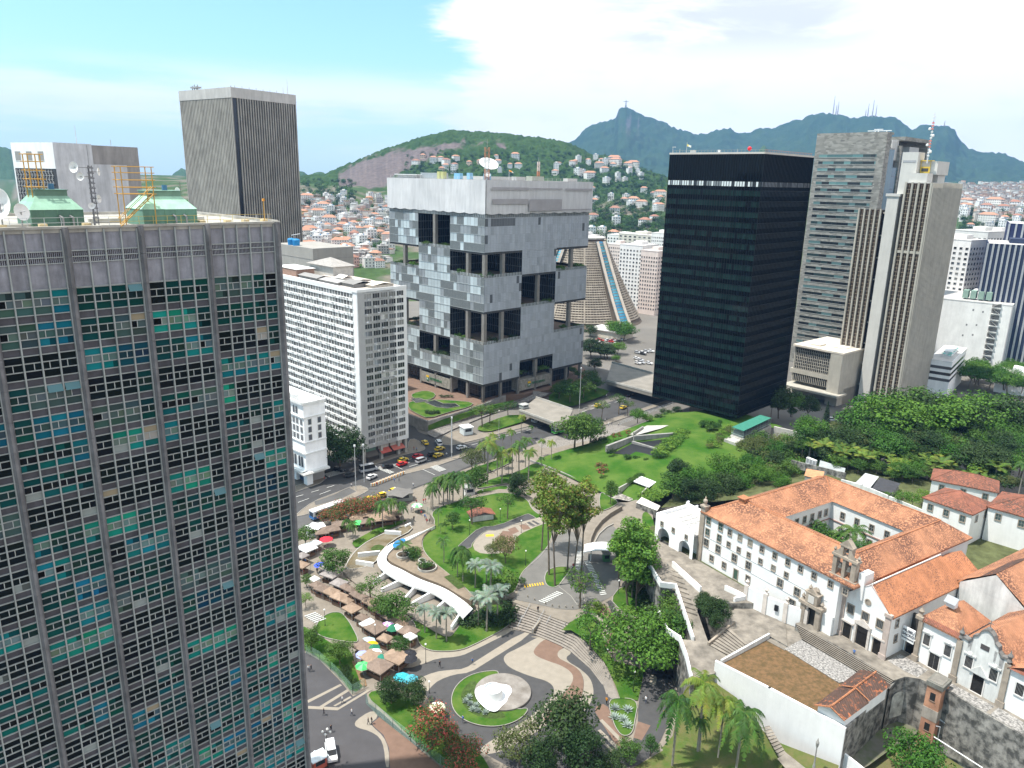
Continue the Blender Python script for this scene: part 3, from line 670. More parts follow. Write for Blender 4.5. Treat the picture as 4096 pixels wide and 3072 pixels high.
 mast(-18,52,9,.5,'short red lattice mast at the far right of the headquarters roof',((.5,.2,.12),(.6,.5,.45)))
 R=thing('windsock','orange and white windsock on the headquarters roof','windsock',local(-6,20,zr),0);b=MB();b.tube((0,0,0),(0,0,4.4),.09,.07,6,(.7,.7,.7));b.build('pole',M_ATT,R);b=MB();b.tube((0,0,4.2),(1.2,.2,3.7),.3,.25,8,(.85,.3,.05));b.tube((1.2,.2,3.7),(1.9,.3,3.2),.25,.15,8,(.8,.75,.7));b.build('sock',M_ATT,R)
 R=thing('roof_plant','row of grey and blue plant boxes along the headquarters roof edge','roof equipment',local(0,0,zr),HYAW);b=MB()
 for(x,y,w,d,h,c)in((-60,4,14,5,1.6,(.5,.5,.48)),(-44,6,16,4,2.6,(.3,.33,.35)),(-36,3,2,2,3.2,(.45,.45,.2)),(-33.5,3,2,2,3.2,(.45,.45,.2)),(-24,4,4,2,2.6,(.2,.42,.6)),(-15,3,2,2,2.8,(.25,.45,.62)),(-5,24,3,6,1.6,(.45,.44,.42)),(-6,36,4,8,2.0,(.35,.36,.3)),(-5,60,3,7,1.4,(.48,.46,.44)),(-30,30,22,22,1.5,(.45,.44,.42))):b.box(x-w/2,x+w/2,y-d/2+1.2,y+d/2+1.2,.02,h,c)
 b.build('plant_box',M_ATT,R);b=MB()
 for x in np.arange(-70,0,3):b.tube((x,.4,.02),(x,.4,1.2),.06,.06,4,(.5,.5,.5));b.tube((-.4,-x,.02),(-.4,-x,1.2),.06,.06,4,(.5,.5,.5))
 for z in(.6,1.2):b.tube((-70,.4,z),(-.4,.4,z),.05,.05,4,(.5,.5,.5));b.tube((-.4,.4,z),(-.4,70,z),.05,.05,4,(.5,.5,.5))
 b.build('railing',M_ATT,R)
 R=thing('white_canopy','long white canopy at the left end of the headquarters roof','canopy',local(-59,3,zr),HYAW);b=MB();b.box(-9,9,-1.5,1.5,1.5,1.75,(.85,.85,.85));b.build('sheet',M_ATT,R);b=MB();[b.tube((x,y,.02),(x,y,1.5),.08,.08,5,(.6,.6,.6))for x in(-8,0,8)for y in(-1.2,1.2)];b.build('post',M_ATT,R)
 return void,q,LV
_void,_q,_LV=headquarters()
# ------------------------------------------------------------------ black glass tower
BK=Vector((94.8,302.2,0));BYAW=rad(-45.0)
def black_tower():
 T=thing('black_tower','black glass office cube tower raised on a pedestal above the lawn','office building',BK,BYAW)
 S,z0,z1=42.8,10.0,116.4
 m_b=mat('black_glass',(1,1,1),0.05,attr=True,spec=0.16)
 m_l=mat('black_mullion',(.006,.008,.009),0.4,spec=0.15)
 b=MB();b.box(-S,-.02,.02,S,z0,z1,(.002,.003,.004));b.build('core_wall',m_b,T)
 n=37;cw=S/n;zc=104.2;fl=4.15
 bands=MB();cl=MB();mul=MB()
 k=0;z=zc-1.6
 while z>z0+.6:
  zt=z;zm=max(z0+.3,z-fl*.52)
  for i in range(n):
   v=rnd.uniform(.6,1.25);c=(.012*v,.027*v,.025*v)
   if rnd.random()<.06:c=(.006,.007,.008)
   a=-S+cw*i+.09
   bands.face([(a,-.04,zm),(a+cw-.18,-.04,zm),(a+cw-.18,-.04,zt),(a,-.04,zt)],c)
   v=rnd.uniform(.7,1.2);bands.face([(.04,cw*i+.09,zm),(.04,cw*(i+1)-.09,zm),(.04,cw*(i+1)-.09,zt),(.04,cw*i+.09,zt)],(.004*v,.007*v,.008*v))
  mul.box(-S,0,-.14,0,zt-.05,zt+.1);mul.box(0,.14,0,S,zt-.05,zt+.1)
  z-=fl;k+=1
 bands.build('spandrel_glass',m_b,T)
 for i in range(n+1):
  mul.box(-S+cw*i-.05,-S+cw*i+.05,-.22,0,z0,z1);mul.box(0,.22,cw*i-.05,cw*i+.05,z0,z1)
 mul.build('mullion_grid',m_l,T)
 st=MB()
 for i in range(n):
  r=rnd.random();c=(.62,.66,.66)if r<.62 else(.20,.22,.23)if r<.85 else(.04,.045,.05)
  a=-S+cw*i+.12;st.face([(a,-.05,zc-.1),(a+cw-.24,-.05,zc-.1),(a+cw-.24,-.05,zc+1.75),(a,-.05,zc+1.75)],c)
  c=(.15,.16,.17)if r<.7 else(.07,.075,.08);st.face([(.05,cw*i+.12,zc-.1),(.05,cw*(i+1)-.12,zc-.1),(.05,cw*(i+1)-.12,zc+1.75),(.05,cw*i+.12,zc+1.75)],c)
 st.build('clerestory_strip',m_b,T)
 b=MB();b.box(-S-.2,.2,-.2,S+.2,z1,z1+.7);b.build('roof',mat('tower_coping',(.5,.46,.42),.8,.1,.3),T)
 b=MB();b.box(-30,-13,12,31,0,z0,);b.build('pedestal',mat('pebble_wall',(.27,.23,.19),.9,.2,1.2),T)
 loc=lambda x,y,z:BK+Matrix.Rotation(BYAW,3,'Z')@Vector((x,y,z));zr=z1+.7
 R=thing('red_beacon','red ball beacon on the black tower roof','beacon',loc(-7,1,zr),0);b=MB();b.tube((0,0,0),(0,0,.6),.12,.12,6,(.3,.3,.3));b.build('stand',M_ATT,R);b=MB();b.ball((0,0,1.3),.85,10,(.75,.02,.03));b.build('ball',M_ATT,R)
 R=thing('flagpole','flagpole with a yellow and white flag on the black tower roof','flag',loc(-35.5,1,zr),BYAW);b=MB();b.tube((0,0,0),(0,0,4.2),.08,.06,6,(.6,.6,.6));b.build('pole',M_ATT,R)
 b=MB()
 for i in range(6):b.face([(i*.35,.1*math.sin(i),2.6-.1*i),((i+1)*.35,.1*math.sin(i+1),2.6-.1*(i+1)),((i+1)*.35,.1*math.sin(i+1),3.4-.1*(i+1)),(i*.35,.1*math.sin(i),3.4-.1*i)],(.75,.6,.1)if i<2 else(.75,.75,.7))
 b.build('flag',M_ATT,R)
 R=thing('roof_plant','small grey masts and boxes along the black tower roof','roof equipment',loc(0,0,zr),BYAW);b=MB()
 for x,h in((-42,2.4),(-38.5,1.6),(-21,1.0),(-12,1.2)):b.tube((x,.6,0),(x,.6,h),.09,.07,5,(.5,.5,.5))
 b.box(-42.3,-40.6,.5,.7,2.2,2.4,(.6,.6,.6));b.box(-33.5,-31.5,.6,2,.02,1,(.5,.5,.48));b.box(-20.6,-19.8,.6,1.2,.02,1,(.8,.8,.8));b.build('mast',M_ATT,R)
 b=MB()
 for u in np.arange(1,42,1.5):b.tube((-u,.4,0),(-u,.4,.9),.05,.05,4,(.3,.28,.26));b.tube((-.4,u,0),(-.4,u,.9),.05,.05,4,(.45,.16,.12))
 b.tube((-42,.4,.9),(-.4,.4,.9),.05,.05,4,(.3,.28,.26));b.tube((-.4,.4,.9),(-.4,42,.9),.06,.06,4,(.5,.16,.12));b.build('railing',M_ATT,R)
black_tower()
def win_grid(T,face,W,z0,fh,nf,n,ww,wh,sill,cols,frame=(.62,.62,.6),dep=.22,u0=0.0,skip=(),name='window',limit=100,mull=1,W0=0.0,out=None):
 """windows on a facade: face 'F' (y=0, x from -W..0) or 'R' (x=0, y from 0..W)"""
 res=[]
 for f in range(nf):
  for i in range(n):
   if(f,i)in skip:continue
   cu=W0+(W-W0)*(i+.5)/n;a,b_=cu-ww/2,cu+ww/2;za=z0+f*fh+sill;zb=za+wh
   m=MB();c=rnd.choice(cols);v=rnd.uniform(.7,1.3);c=tuple(q*v for q in c)
   def q4(u0_,u1_,d,zz0,zz1,col):
    if face=='F':m.face([(-u1_,d,zz0),(-u0_,d,zz0),(-u0_,d,zz1),(-u1_,d,zz1)],col)
    else:m.face([(-d,u0_,zz0),(-d,u1_,zz0),(-d,u1_,zz1),(-d,u0_,zz1)],col)
   def bx(u0_,u1_,d0,d1,zz0,zz1,col):
    if face=='F':m.box(-u1_,-u0_,d0,d1,zz0,zz1,col)
    else:m.box(-d1,-d0,u0_,u1_,zz0,zz1,col)
   if dep>0:
    q4(a,b_,-.03,za,zb,c)
    bx(a-.07,b_+.07,-.10,-.02,zb,zb+.08,frame);bx(a-.07,b_+.07,-.14,-.02,za-.08,za,frame)
    for k in range(mull+2):u=a+(b_-a)*k/(mull+1);bx(u-.04,u+.04,-.08,-.02,za,zb,frame)
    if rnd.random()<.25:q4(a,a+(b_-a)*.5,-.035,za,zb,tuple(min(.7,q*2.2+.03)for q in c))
   res.append((((-cu,0,za)if face=='F' else(0,cu,za)),m))
 if out is not None:out.extend(res)
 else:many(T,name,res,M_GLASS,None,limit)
GREYW=[(.03,.035,.04),(.02,.022,.025),(.05,.055,.06),(.10,.11,.12),(.16,.16,.15),(.012,.013,.015),(.22,.22,.21)]
# ------------------------------------------------------------------ white apartment slab with air conditioners
SL=Vector((-55.4,265.1,0));SYAW=rad(-45.6)
def white_slab():
 T=thing('apartment_slab','tall white apartment slab studded with air conditioners behind the dark street tree','apartment building',SL,SYAW)
 L,W,z0,z1=62.0,21.3,5.9,66.0;nf=21;fh=(64.6-7.0)/nf
 b=MB();b.box(-L,0,0,16,z0,z1-1);b.box(-.55,0,0,W,z0,z1-1);b.box(-L,-.55,16,W,z0,z1-1);b.build('wall',M_WHITE,T)
 b=MB()
 for f in range(nf+1):
  z=7.0+f*fh
  b.box(-L,-3.2,-.28,0,z-.30,z+.72,(1,1,1))
 b.box(-L,.1,-.3,.4,z1-1,z1);b.box(-.3,.1,.4,W,z1-1,z1);b.build('floor_band',M_WHITE,T)
 outs=[]
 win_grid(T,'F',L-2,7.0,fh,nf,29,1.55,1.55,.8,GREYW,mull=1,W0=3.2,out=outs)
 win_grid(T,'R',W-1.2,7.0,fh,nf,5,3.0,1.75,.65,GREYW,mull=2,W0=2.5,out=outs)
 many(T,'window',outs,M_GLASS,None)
 acs=[]
 for f in range(nf):
  for i in range(29):
   if rnd.random()<.5:
    u=3.2+(L-5.2)*(i+rnd.uniform(.2,.8))/29;z=7.0+f*fh+rnd.uniform(.05,.4);m=MB();c=rnd.uniform(.45,.8);m.box(-u-.35,-u+.35,-.8,-.29,z,z+.45,(c,c,c*.98));acs.append(((-u,0,z),m))
  for i in range(5):
   if rnd.random()<.6:u=2.5+(W-3.7)*(i+rnd.uniform(.2,.8))/5;z=7.0+f*fh+rnd.uniform(-.1,.5);m=MB();c=rnd.uniform(.4,.8);m.box(.02,.5,u-.35,u+.35,z,z+.45,(c,c,c));acs.append(((0,u,z),m))
 many(T,'air_conditioner',acs,M_ATT,None)
 b=MB()
 for u in(1.2,9,17,20.4):
  b=MB();b.box(-1.6,-.4,u-.5,u+.5,0,z0+.02);b.build('column',M_CONCL,T)
 b=MB();b.box(-L,-2.2,2.5,W-1,0,z0-.02);b.build('shop_front',mat('shop_front',(.10,.09,.08),.6,.4,.3),T)
 for u0,u1,c in((8.2,12.8,(.42,.10,.08)),(13.6,19.2,(.42,.13,.10)),(1.5,7,(.10,.09,.08))):
  b=MB();b.faces([(0.9,u0,2.7),(.9,u1,2.7),(-1.6,u1,4.0),(-1.6,u0,4.0)],[(0,1,2,3)],c);b.box(-1.7,-1.5,u0,u1,4.02,5.2,(.5,.48,.44)if u0>2 else(.12,.2,.16));b.build('awning',M_MATTE,T)
 b=MB();b.box(-L,-1,.6,W-.5,z1-1,z1-.4,(.55,.5,.45))
 b.box(-L,-L+17,1.0,9,z1-.4,z1+2.6,(.34,.22,.17));b.box(-L,-L+17.5,.8,9.5,z1+2.6,z1+2.8,(.7,.7,.68))
 for x0,x1,y0,y1,h,c in((-44,-30,1.5,7,2.0,(.28,.27,.26)),(-30,-16,2,8,1.6,(.36,.35,.34)),(-15,-7,3,11,2.2,(.25,.24,.23)),(-9,-2,8,17,1.8,(.62,.56,.48)),(-40,-18,10,18,1.2,(.5,.44,.4)),(-27,-22,8,12,2.6,(.7,.66,.6))):
  b.box(x0,x1,y0,y1,z1-.4,z1-.4+h*.6,tuple(q*.8 for q in c));i=[(x0-.4,y0-.4,z1-.4+h*.6),(x1+.4,y0-.4,z1-.4+h*.6),(x1+.4,(y0+y1)/2,z1-.4+h),(x0-.4,(y0+y1)/2,z1-.4+h),(x1+.4,y1+.4,z1-.4+h*.6),(x0-.4,y1+.4,z1-.4+h*.6)]
  b.faces(i,[(0,1,2,3),(3,2,4,5)],c)
 b.box(-52,-34,11,20,z1-.4,z1+4.2,(.5,.48,.44));b.faces([(-53,10,z1+4.2),(-33,10,z1+4.2),(-33,21,z1+4.2),(-53,21,z1+4.2),(-43,15.5,z1+7)],[(0,1,4),(1,2,4),(2,3,4),(3,0,4)],(.33,.31,.29))
 b.build('rooftop_shed',M_MATTE,T)
white_slab()
# ------------------------------------------------------------------ ornate old building
def old_building():
 c=G(R1(238,815),0);yaw=rad(-43)
 T=thing('ornate_building','ornate old white building with arched loggia windows beside the glass tower','old building',c,yaw)
 W,D,H=15.0,8.5,30.0
 b=MB();b.box(-W-20,0,0,D,4.6,H);b.box(-W-20,-2.2,1.5,D,0,4.6,(.35,.34,.33));b.box(-2.2,0,.1,2.4,0,4.6);b.box(-9,-7,.1,1.4,0,4.6);b.build('wall',M_WATT,T)
 b=MB()
 for z,h,d in((4.6,.7,1.6),(11.4,.5,.5),(15.5,.4,.35),(24.6,.35,.4),(H-.6,.9,.7)):b.box(-W-20,d*.5,-d,.2,z,z+h,(.8,.8,.78));b.box(-.2,d,-d,D,z,z+h,(.8,.8,.78))
 b.box(-11,-4,-.4,1,H+.3,H+2.2,(.8,.8,.78));b.build('cornice',M_WATT,T)
 ws=[]
 for f,z in enumerate((16.4,19.2,22.0)):
  for u in(1.6,4.2,6.4,8.6,11.2,13.6,16.5,19,21.5):
   m=MB();a=.62;m.box(-u-a-.15,-u+a+.15,-.12,-.01,z-.15,z+2.05,(.6,.6,.58));m.face([(-u-a,-.14,z),(-u+a,-.14,z),(-u+a,-.14,z+1.9),(-u-a,-.14,z+1.9)],(.10,.11,.13));m.box(-u-.05,-u+.05,-.18,-.13,z,z+1.9,(.5,.5,.5));ws.append(((-u,0,z),m))
  for v in(2.2,6.0):
   m=MB();m.box(.01,.12,v-.75,v+.75,z-.15,z+2.05,(.6,.6,.58));m.face([(.14,v-.6,z),(.14,v+.6,z),(.14,v+.6,z+1.9),(.14,v-.6,z+1.9)],(.10,.11,.13));ws.append(((0,v,z),m))
 for z,hh in((6.3,3.9),(25.6,2.6)):
  for u in((2.3,4.0,6.6,8.3,11)if z<10 else(4.2,6.0,8.6)):
   m=MB();pts=[(-u-.6,-.14,z),(-u+.6,-.14,z)]+[(-u+.6*math.cos(t),-.14,z+hh-.6+.6*math.sin(t))for t in np.linspace(0,math.pi,7)];m.face(pts,(.08,.09,.11))
   big=[(-u-.8,-.1,z-.1),(-u+.8,-.1,z-.1)]+[(-u+.8*math.cos(t),-.1,z+hh-.6+.8*math.sin(t))for t in np.linspace(0,math.pi,7)];m.face(big,(.82,.82,.8));ws.append(((-u,0,z),m))
 many(T,'window',ws,M_GLASS,None)
 b=MB();b.box(-2,2.2,-2.4,6,4.65,5.0,(.45,.44,.42));b.build('canopy',M_MATTE,T)
 b=MB();b.box(-7,-2.4,1.44,1.49,.02,4.2,(.03,.06,.12));b.build('door',M_ATT,T)
old_building()
# ------------------------------------------------------------------ dark ribbed tower (left)
def ribbed_tower():
 c=AT(FU(499,189),450);yaw=rad(-35);H=148.6
 T=thing('ribbed_tower','dark office tower with close vertical ribs and a pale concrete crown','office building',c,yaw)
 W,D=47.0,41.5
 b=MB();b.box(-W,-.05,.05,D,0,H-1,(.022,.024,.028));b.build('core_wall',M_GLASS,T)
 m=mat('rib_concrete',(.36,.34,.30),.85,.2,.15,stain=.3);rb=MB()
 n=34
 for i in range(n+1):
  u=W*i/n;rb.box(-u-.42,-u+.42,-.55,.05,8 if i%3 else 3,H-5.2)
 n=25
 for i in range(1,n+1):
  u=1.6+(D-1.6)*i/n;rb.box(-.05,.55,u-.36,u+.36,62 if i%2 else 54,H-5.2)
 rb.build('rib',m,T)
 b=MB();b.box(-W-.5,.6,-.7,D+.5,H-5.2,H);b.build('crown',mat('crown_concrete',(.52,.50,.47),.8,.1,.2,stain=.2),T)
 b=MB();b.box(-.1,.4,1.2,D,40,56);b.box(-W,.3,-.3,D,0,44);b.build('base_wall',m,T)
 b=MB()
 for u,h in((-38,2.5),(-36,3.2),(-34,2.2),(-33,3),(-3,1.0)):b.tube((u,2,H),(u,2,H+h),.3,.2,5,(.25,.25,.25))
 b.box(-38.5,-32.5,1,4,H+1.2,H+2.0,(.3,.3,.3));b.tube((-1,D-4,H),(-1,D-4,H+8),.18,.08,5,(.5,.45,.42));b.tube((-1,D-7,H),(-1,D-7,H+4),.15,.08,5,(.5,.45,.42))
 for k in range(8):b.tube((-1,3+k*4.5,H),(-1,3+k*4.5,H+1.2),.12,.12,4,(.3,.3,.3))
 b.build('roof_mast',M_ATT,T)
 q=AT(N1(2128,1012),350,0);zt=ZAT(N1(2128,1012),350)
 R=thing('water_tank_block','stained concrete roof block carrying two bright blue water tanks','building',q,rad(-45));b=MB();b.box(-34,0,0,21,0,zt,(.34,.32,.29));b.box(-34,.1,-.1,21,zt-5,zt-4.6,(.3,.28,.26));b.build('wall',M_WATT,R)
 for x in(-22,-17.5):
  b=MB();b.lathe((x,1.8,zt+.02),[(1.55,0),(1.75,2.5),(1.4,2.9),(1e-3,3.2)],14,(.02,.22,.50));b.build('water_tank',M_ATT,R)
 b=MB();b.tube((-23,4,zt),(-23,4.2,zt+4),.08,.08,5,(.5,.5,.5));b.tube((-24.5,3.5,zt+4.2),(-18.5,4.5,zt+5.2),.12,.12,5,(.7,.7,.7));b.build('lamp_arm',M_ATT,R)
ribbed_tower()
def stained_block():
 c=AT(N1(360,290),250);H=112.0;yaw=rad(-30)
 T=thing('blind_wall_block','white office block with blind stained side wall and a latticed front behind the cooling hoods','office building',c,yaw)
 W,D=21.2,25.4
 b=MB();b.box(-W,0,0,10.8,0,H,(.60,.60,.62),no=());b.box(-W,-.4,10.8,D,0,H-.25,(.33,.31,.30));b.box(-.39,.02,10.8,21,0,H-5.5,(.55,.55,.57));b.build('wall',mat('stained_plaster',(1,1,1),.85,.12,.25,attr=True,stain=.3),T)
 b=MB();b.box(-W-.1,-.1,-.12,-.01,H-7,H,(.85,.85,.84));b.box(-W-.1,-W+.5,-.12,-.01,70,H-7,(.85,.85,.84));b.build('front_frame',M_WATT,T)
 for u in(18.2,12.4,6.5):
  b=MB();b.box(-u-1.4,-u+1.4,-.16,-.14,H-4.9,H-2.4,(.30,.29,.27));b.box(-u-1.6,-u+1.6,-.2,-.16,H-5,H-4.9,(.7,.7,.7));b.build('window',M_ATT,T)
 b=MB();b.face([(-W+.5,-.05,70),(-.1,-.05,70),(-.1,-.05,H-7),(-W+.5,-.05,H-7)],(.05,.052,.058))
 for r in range(16):
  for k in range(13):
   x=-W+.8+(W-1.6)*(k+.5+.25*(r%2))/13.5;z=H-7.9-r*1.0
   b.box(x-.62,x+.5,-.25,-.08,z,z+.12,(.42,.42,.42));b.box(x-.1,x+.04,-.25,-.08,z-.5,z+.6,(.45,.45,.44))
 b.build('lattice_screen',M_ATT,T)
 b=MB();b.tube((-4,9,H),(-4,9,H+5),.1,.05,5,(.5,.5,.5));b.tube((-2,18,H),(-2,18,H+1.6),.08,.08,5,(.4,.4,.4));b.build('aerial',M_ATT,T)
stained_block()
# ------------------------------------------------------------------ stone banded tower and tan ribbed tower (right)
def banded_tower():
 c=AT(N4(1000,280),470);H=133.8
 T=thing('stone_tower','tall grey stone banded tower with strip windows behind the black tower','office building',c,rad(-46))
 W,D=39.0,64.0
 m=mat('mosaic_stone',(.245,.235,.215),.8,.0,1,attr=True);nt=m.node_tree
 vo=nt.nodes.new('ShaderNodeTexVoronoi');vo.inputs['Scale'].default_value=.8;g=nt.nodes.new('ShaderNodeNewGeometry');mp=nt.nodes.new('ShaderNodeMapping');mp.inputs[3].default_value=(.55,.55,1.5)
 nt.links.new(g.outputs[0],mp.inputs[0]);nt.links.new(mp.outputs[0],vo.inputs['Vector']);rr=nt.nodes.new('ShaderNodeMapRange');nt.links.new(vo.outputs['Color'],rr.inputs[0]);rr.inputs[3].default_value=.6;rr.inputs[4].default_value=1.45
 vm=nt.nodes.new('ShaderNodeVectorMath');vm.operation='SCALE';vm.inputs[0].default_value=(.24,.23,.205);nt.links.new(rr.outputs[0],vm.inputs['Scale']);nt.links.new(vm.outputs[0],nt.nodes['Principled BSDF'].inputs['Base Color'])
 b=MB();b.box(-W,0,0,6,0,H);b.box(-W,-1.5,6,17,0,H-8,);b.box(-W,-1.5,26,28,0,H-6);b.box(-W,0,6,9,H-1.2,H);b.box(-20,0,26,D,H-3.2,H-1.2);b.box(-22,0,D-1.5,D,0,H-3.2);b.build('stone_wall',m,T)
 gl=MB();ws=[]
 for k in range(33):
  zt=H-11.5-k*3.72
  if zt<5:break
  mm=MB();x=-W+2.6
  while x<-4.2:
   x1=min(-4.2,x+rnd.uniform(2.5,7));cc=rnd.choice([(.10,.20,.20),(.13,.24,.23),(.015,.02,.022),(.03,.05,.05),(.07,.14,.14)]if k<6 else[(.10,.17,.17),(.015,.02,.02),(.012,.015,.016),(.03,.05,.05)])
   mm.face([(x+.05,-.03,zt-1.55),(x1,-.03,zt-1.55),(x1,-.03,zt),(x+.05,-.03,zt)],cc);x=x1
  mm.box(-W+2.5,-4.1,-.10,-.02,zt,zt+.1,(.35,.35,.33));mm.box(-W+2.5,-4.1,-.2,-.02,zt-1.75,zt-1.55,(.42,.41,.38));mm.build('window_strip',M_GLASS,T)
 b=MB();b.box(-25,-2.0,10,26,0,H-18,(.07,.12,.15));b.box(-2.02,-1.4,7,17.02,0,H-8.6,(.09,.15,.17))
 for z in np.arange(20,112,7):b.box(-25,-1.9,9.9,26.1,z,z+.25,(.04,.05,.06))
 b.build('glass_wing',M_GLASS,T)
 b=MB();b.box(-24,-4,17.1,25.9,H-18,H-7,(.10,.10,.10))
 for y in(17.5,20,22.5,25):b.box(-4,-3.5,y,y+2.1,H-14,H-3.2,(.55,.54,.52))
 b.box(-22,-4,30,60,0,H-14,(.05,.06,.07));b.box(-20,-2,40,55,H-14,H-6,(.4,.4,.39));b.build('upper_recess',M_ATT,T)
 b=MB()
 for x0,x1,y,z in((-8,-3.5,1.5,1.6),(-12,-4,3,1.0),(-6,-1,7,1.2)):b.box(x0,x1,y,y+.7,H+z-.35,H+z,(.8,.8,.8));b.tube(((x0+x1)/2,y+.3,H),((x0+x1)/2,y+.3,H+z),.3,.3,6,(.8,.8,.8))
 b.build('window_cleaning_crane',M_ATT,T)
banded_tower()
def tan_tower():
 c=AT(N4(1390,740),400);H=107.1
 T=thing('tan_ribbed_tower','pale tan stepped tower with white rib lines and a stair shaft of white concrete','office building',c,rad(-45.5))
 m=mat('tan_concrete',(.44,.41,.35),.8,.12,.15,stain=.18);mw=mat('white_shaft',(.56,.54,.50),.8,.06,.2,stain=.1)
 D=42.0
 b=MB();b.box(-10.9,-.05,.05,D,0,H);b.box(-31,-20.8,1.5,D-8,0,94.5);b.box(-17.8,-10.9,5.5,30,0,99);b.build('core_wall',mat('brown_glass',(.045,.03,.022),.12,.35,.4,spec=.5),T)
 r=MB()
 for x in(-.1,-2.7,-5.4,-8.1,-10.9):r.box(x-.45,x+.35,-.75,.1,0,H+.4)
 for x in(-20.9,-23.4,-25.9,-28.4,-31):r.box(x-.4,x+.3,.7,1.6,0,95)
 n=26
 for i in range(n+1):u=D*i/n;r.box(-.1,.75,u-.42,u+.42,0,H+.3)
 for k in range(29):r.box(-.06,.06,0,D,3+k*3.6,4.3+k*3.6)
 r.box(-.06,.3,0,D,0,3);r.box(-10.9,0,-.3,.1,75.4,76.6);r.build('rib',m,T)
 g=MB()
 for k in range(58):
  z=1.5+k*1.8;g.box(-10.9,-.1,-.12,.1,z,z+.22)
  if z<92:g.box(-31,-20.9,1.38,1.55,z,z+.22)
 for x in np.arange(-10.4,-.2,.9):g.box(x-.06,x+.06,-.1,.08,0,H-.5)
 for x in np.arange(-30.5,-21,.85):g.box(x-.06,x+.06,1.4,1.55,0,94)
 g.build('window_grid',mat('tan_window_grid',(.27,.22,.16),.7,.2,.4),T)
 b=MB();b.box(-18.4,-13.2,-.5,5.6,0,101);b.box(-19,-12.6,-.9,6,101,102.2);b.box(-16.5,-9.5,5.6,14,95,121);b.build('stair_shaft',mw,T)
 b=MB()
 for k in range(9):b.box(-20.6,-11.1,3.4,5.4,8+k*10.6,8.7+k*10.6)
 b.box(-20.6,-18.4,5.45,7,0,94);b.build('landing_slab',m,T)
 b=MB();b.box(-20.5,-18.6,4.2,5.4,0,94);b.box(-13,-11,4.2,5.4,0,104);b.build('shaft_glazing',mat('shaft_glass',(.05,.055,.06),.15,.2,.3),T)
 b=MB();b.box(-10.4,-.6,.5,D-.5,H,H+.5);b.box(-11,-3,1.5,9,H+.5,H+4.5);b.box(-8,-3,16,26,H+.5,H+4,);b.box(-9.5,-2,10,26,H+4,H+10);b.build('roof_house',mw,T)
 b=MB();b.box(-9,-5,9.5,13,H+4.5,H+7.5,(.55,.38,.05));b.box(-8.5,-5.6,9.4,13.1,H+5.4,H+6.8,(.05,.05,.05))
 for x in(-9,-5):
  for y in(9.5,13):b.tube((x,y,H+4.5),(x,y,H+10.5),.15,.15,4,(.6,.42,.06))
 b.box(-9.4,-4.6,9,13.4,H+10,H+10.4,(.6,.42,.06));b.build('yellow_hoist',M_ATT,T)
 b=MB()
 for i in range(14):b.box(-6.2+.0,-5.4,6.6,7.4,H+12+i*1.3,H+12.6+i*1.3,(.65,.2,.15)if(i//3)%2 else(.75,.75,.73))
 b.tube((-5.8,7,H+9),(-5.8,7,H+31),.3,.15,5,(.6,.6,.6))
 for z,s in((14,1),(17,-1),(21,1),(24,-1)):b.ball((-5.8+s*.9,6.4,H+z),.7,6,(.75,.75,.74))
 b.build('antenna_mast',M_ATT,T)
 b=MB();b.box(-15.8,-10.2,5.5,5.6,116.4,117.4,(.35,.35,.36));b.build('sign_strip',M_ATT,T)
 q=G(B2(1680,1180),6.0);P=thing('podium_building','low tan podium building with gridded windows between the black and tan towers','building',(q.x,q.y,0),rad(-50))
 b=MB();b.box(0,28,2,30,0,8,);b.box(2,24,-2,30,8,26);b.box(0,30,-8,2,5.2,6.2);b.box(22,28,-3.5,30,0,26);b.box(1,24,-2.6,0,12,14.2);b.build('wall',m,P)
 b=MB()
 for k in range(19):b.box(3+k,3.25+k,-2.3,-2.0,14.4,25)
 for k in range(7):b.box(3,22,-2.25,-2.0,14.4+k*1.6,14.6+k*1.6)
 for k in range(19):b.box(3+k,3.25+k,-2.3,-2.0,8.2,12)
 b.build('window_grid',m,P);b=MB();b.box(2.6,22,-2.06,-1.9,8.2,25.2);b.build('window_glass',mat('podium_glass',(.02,.022,.025),.15),P)
 b=MB();b.box(1.6,28.4,-3.6,30.4,26,26.9);b.box(8,13,2,8,26.9,27.5);b.box(16,24,6,20,26.9,27.2);b.build('roof',mat('podium_roof',(.58,.52,.44),.9,.15,.2),P)
tan_tower()
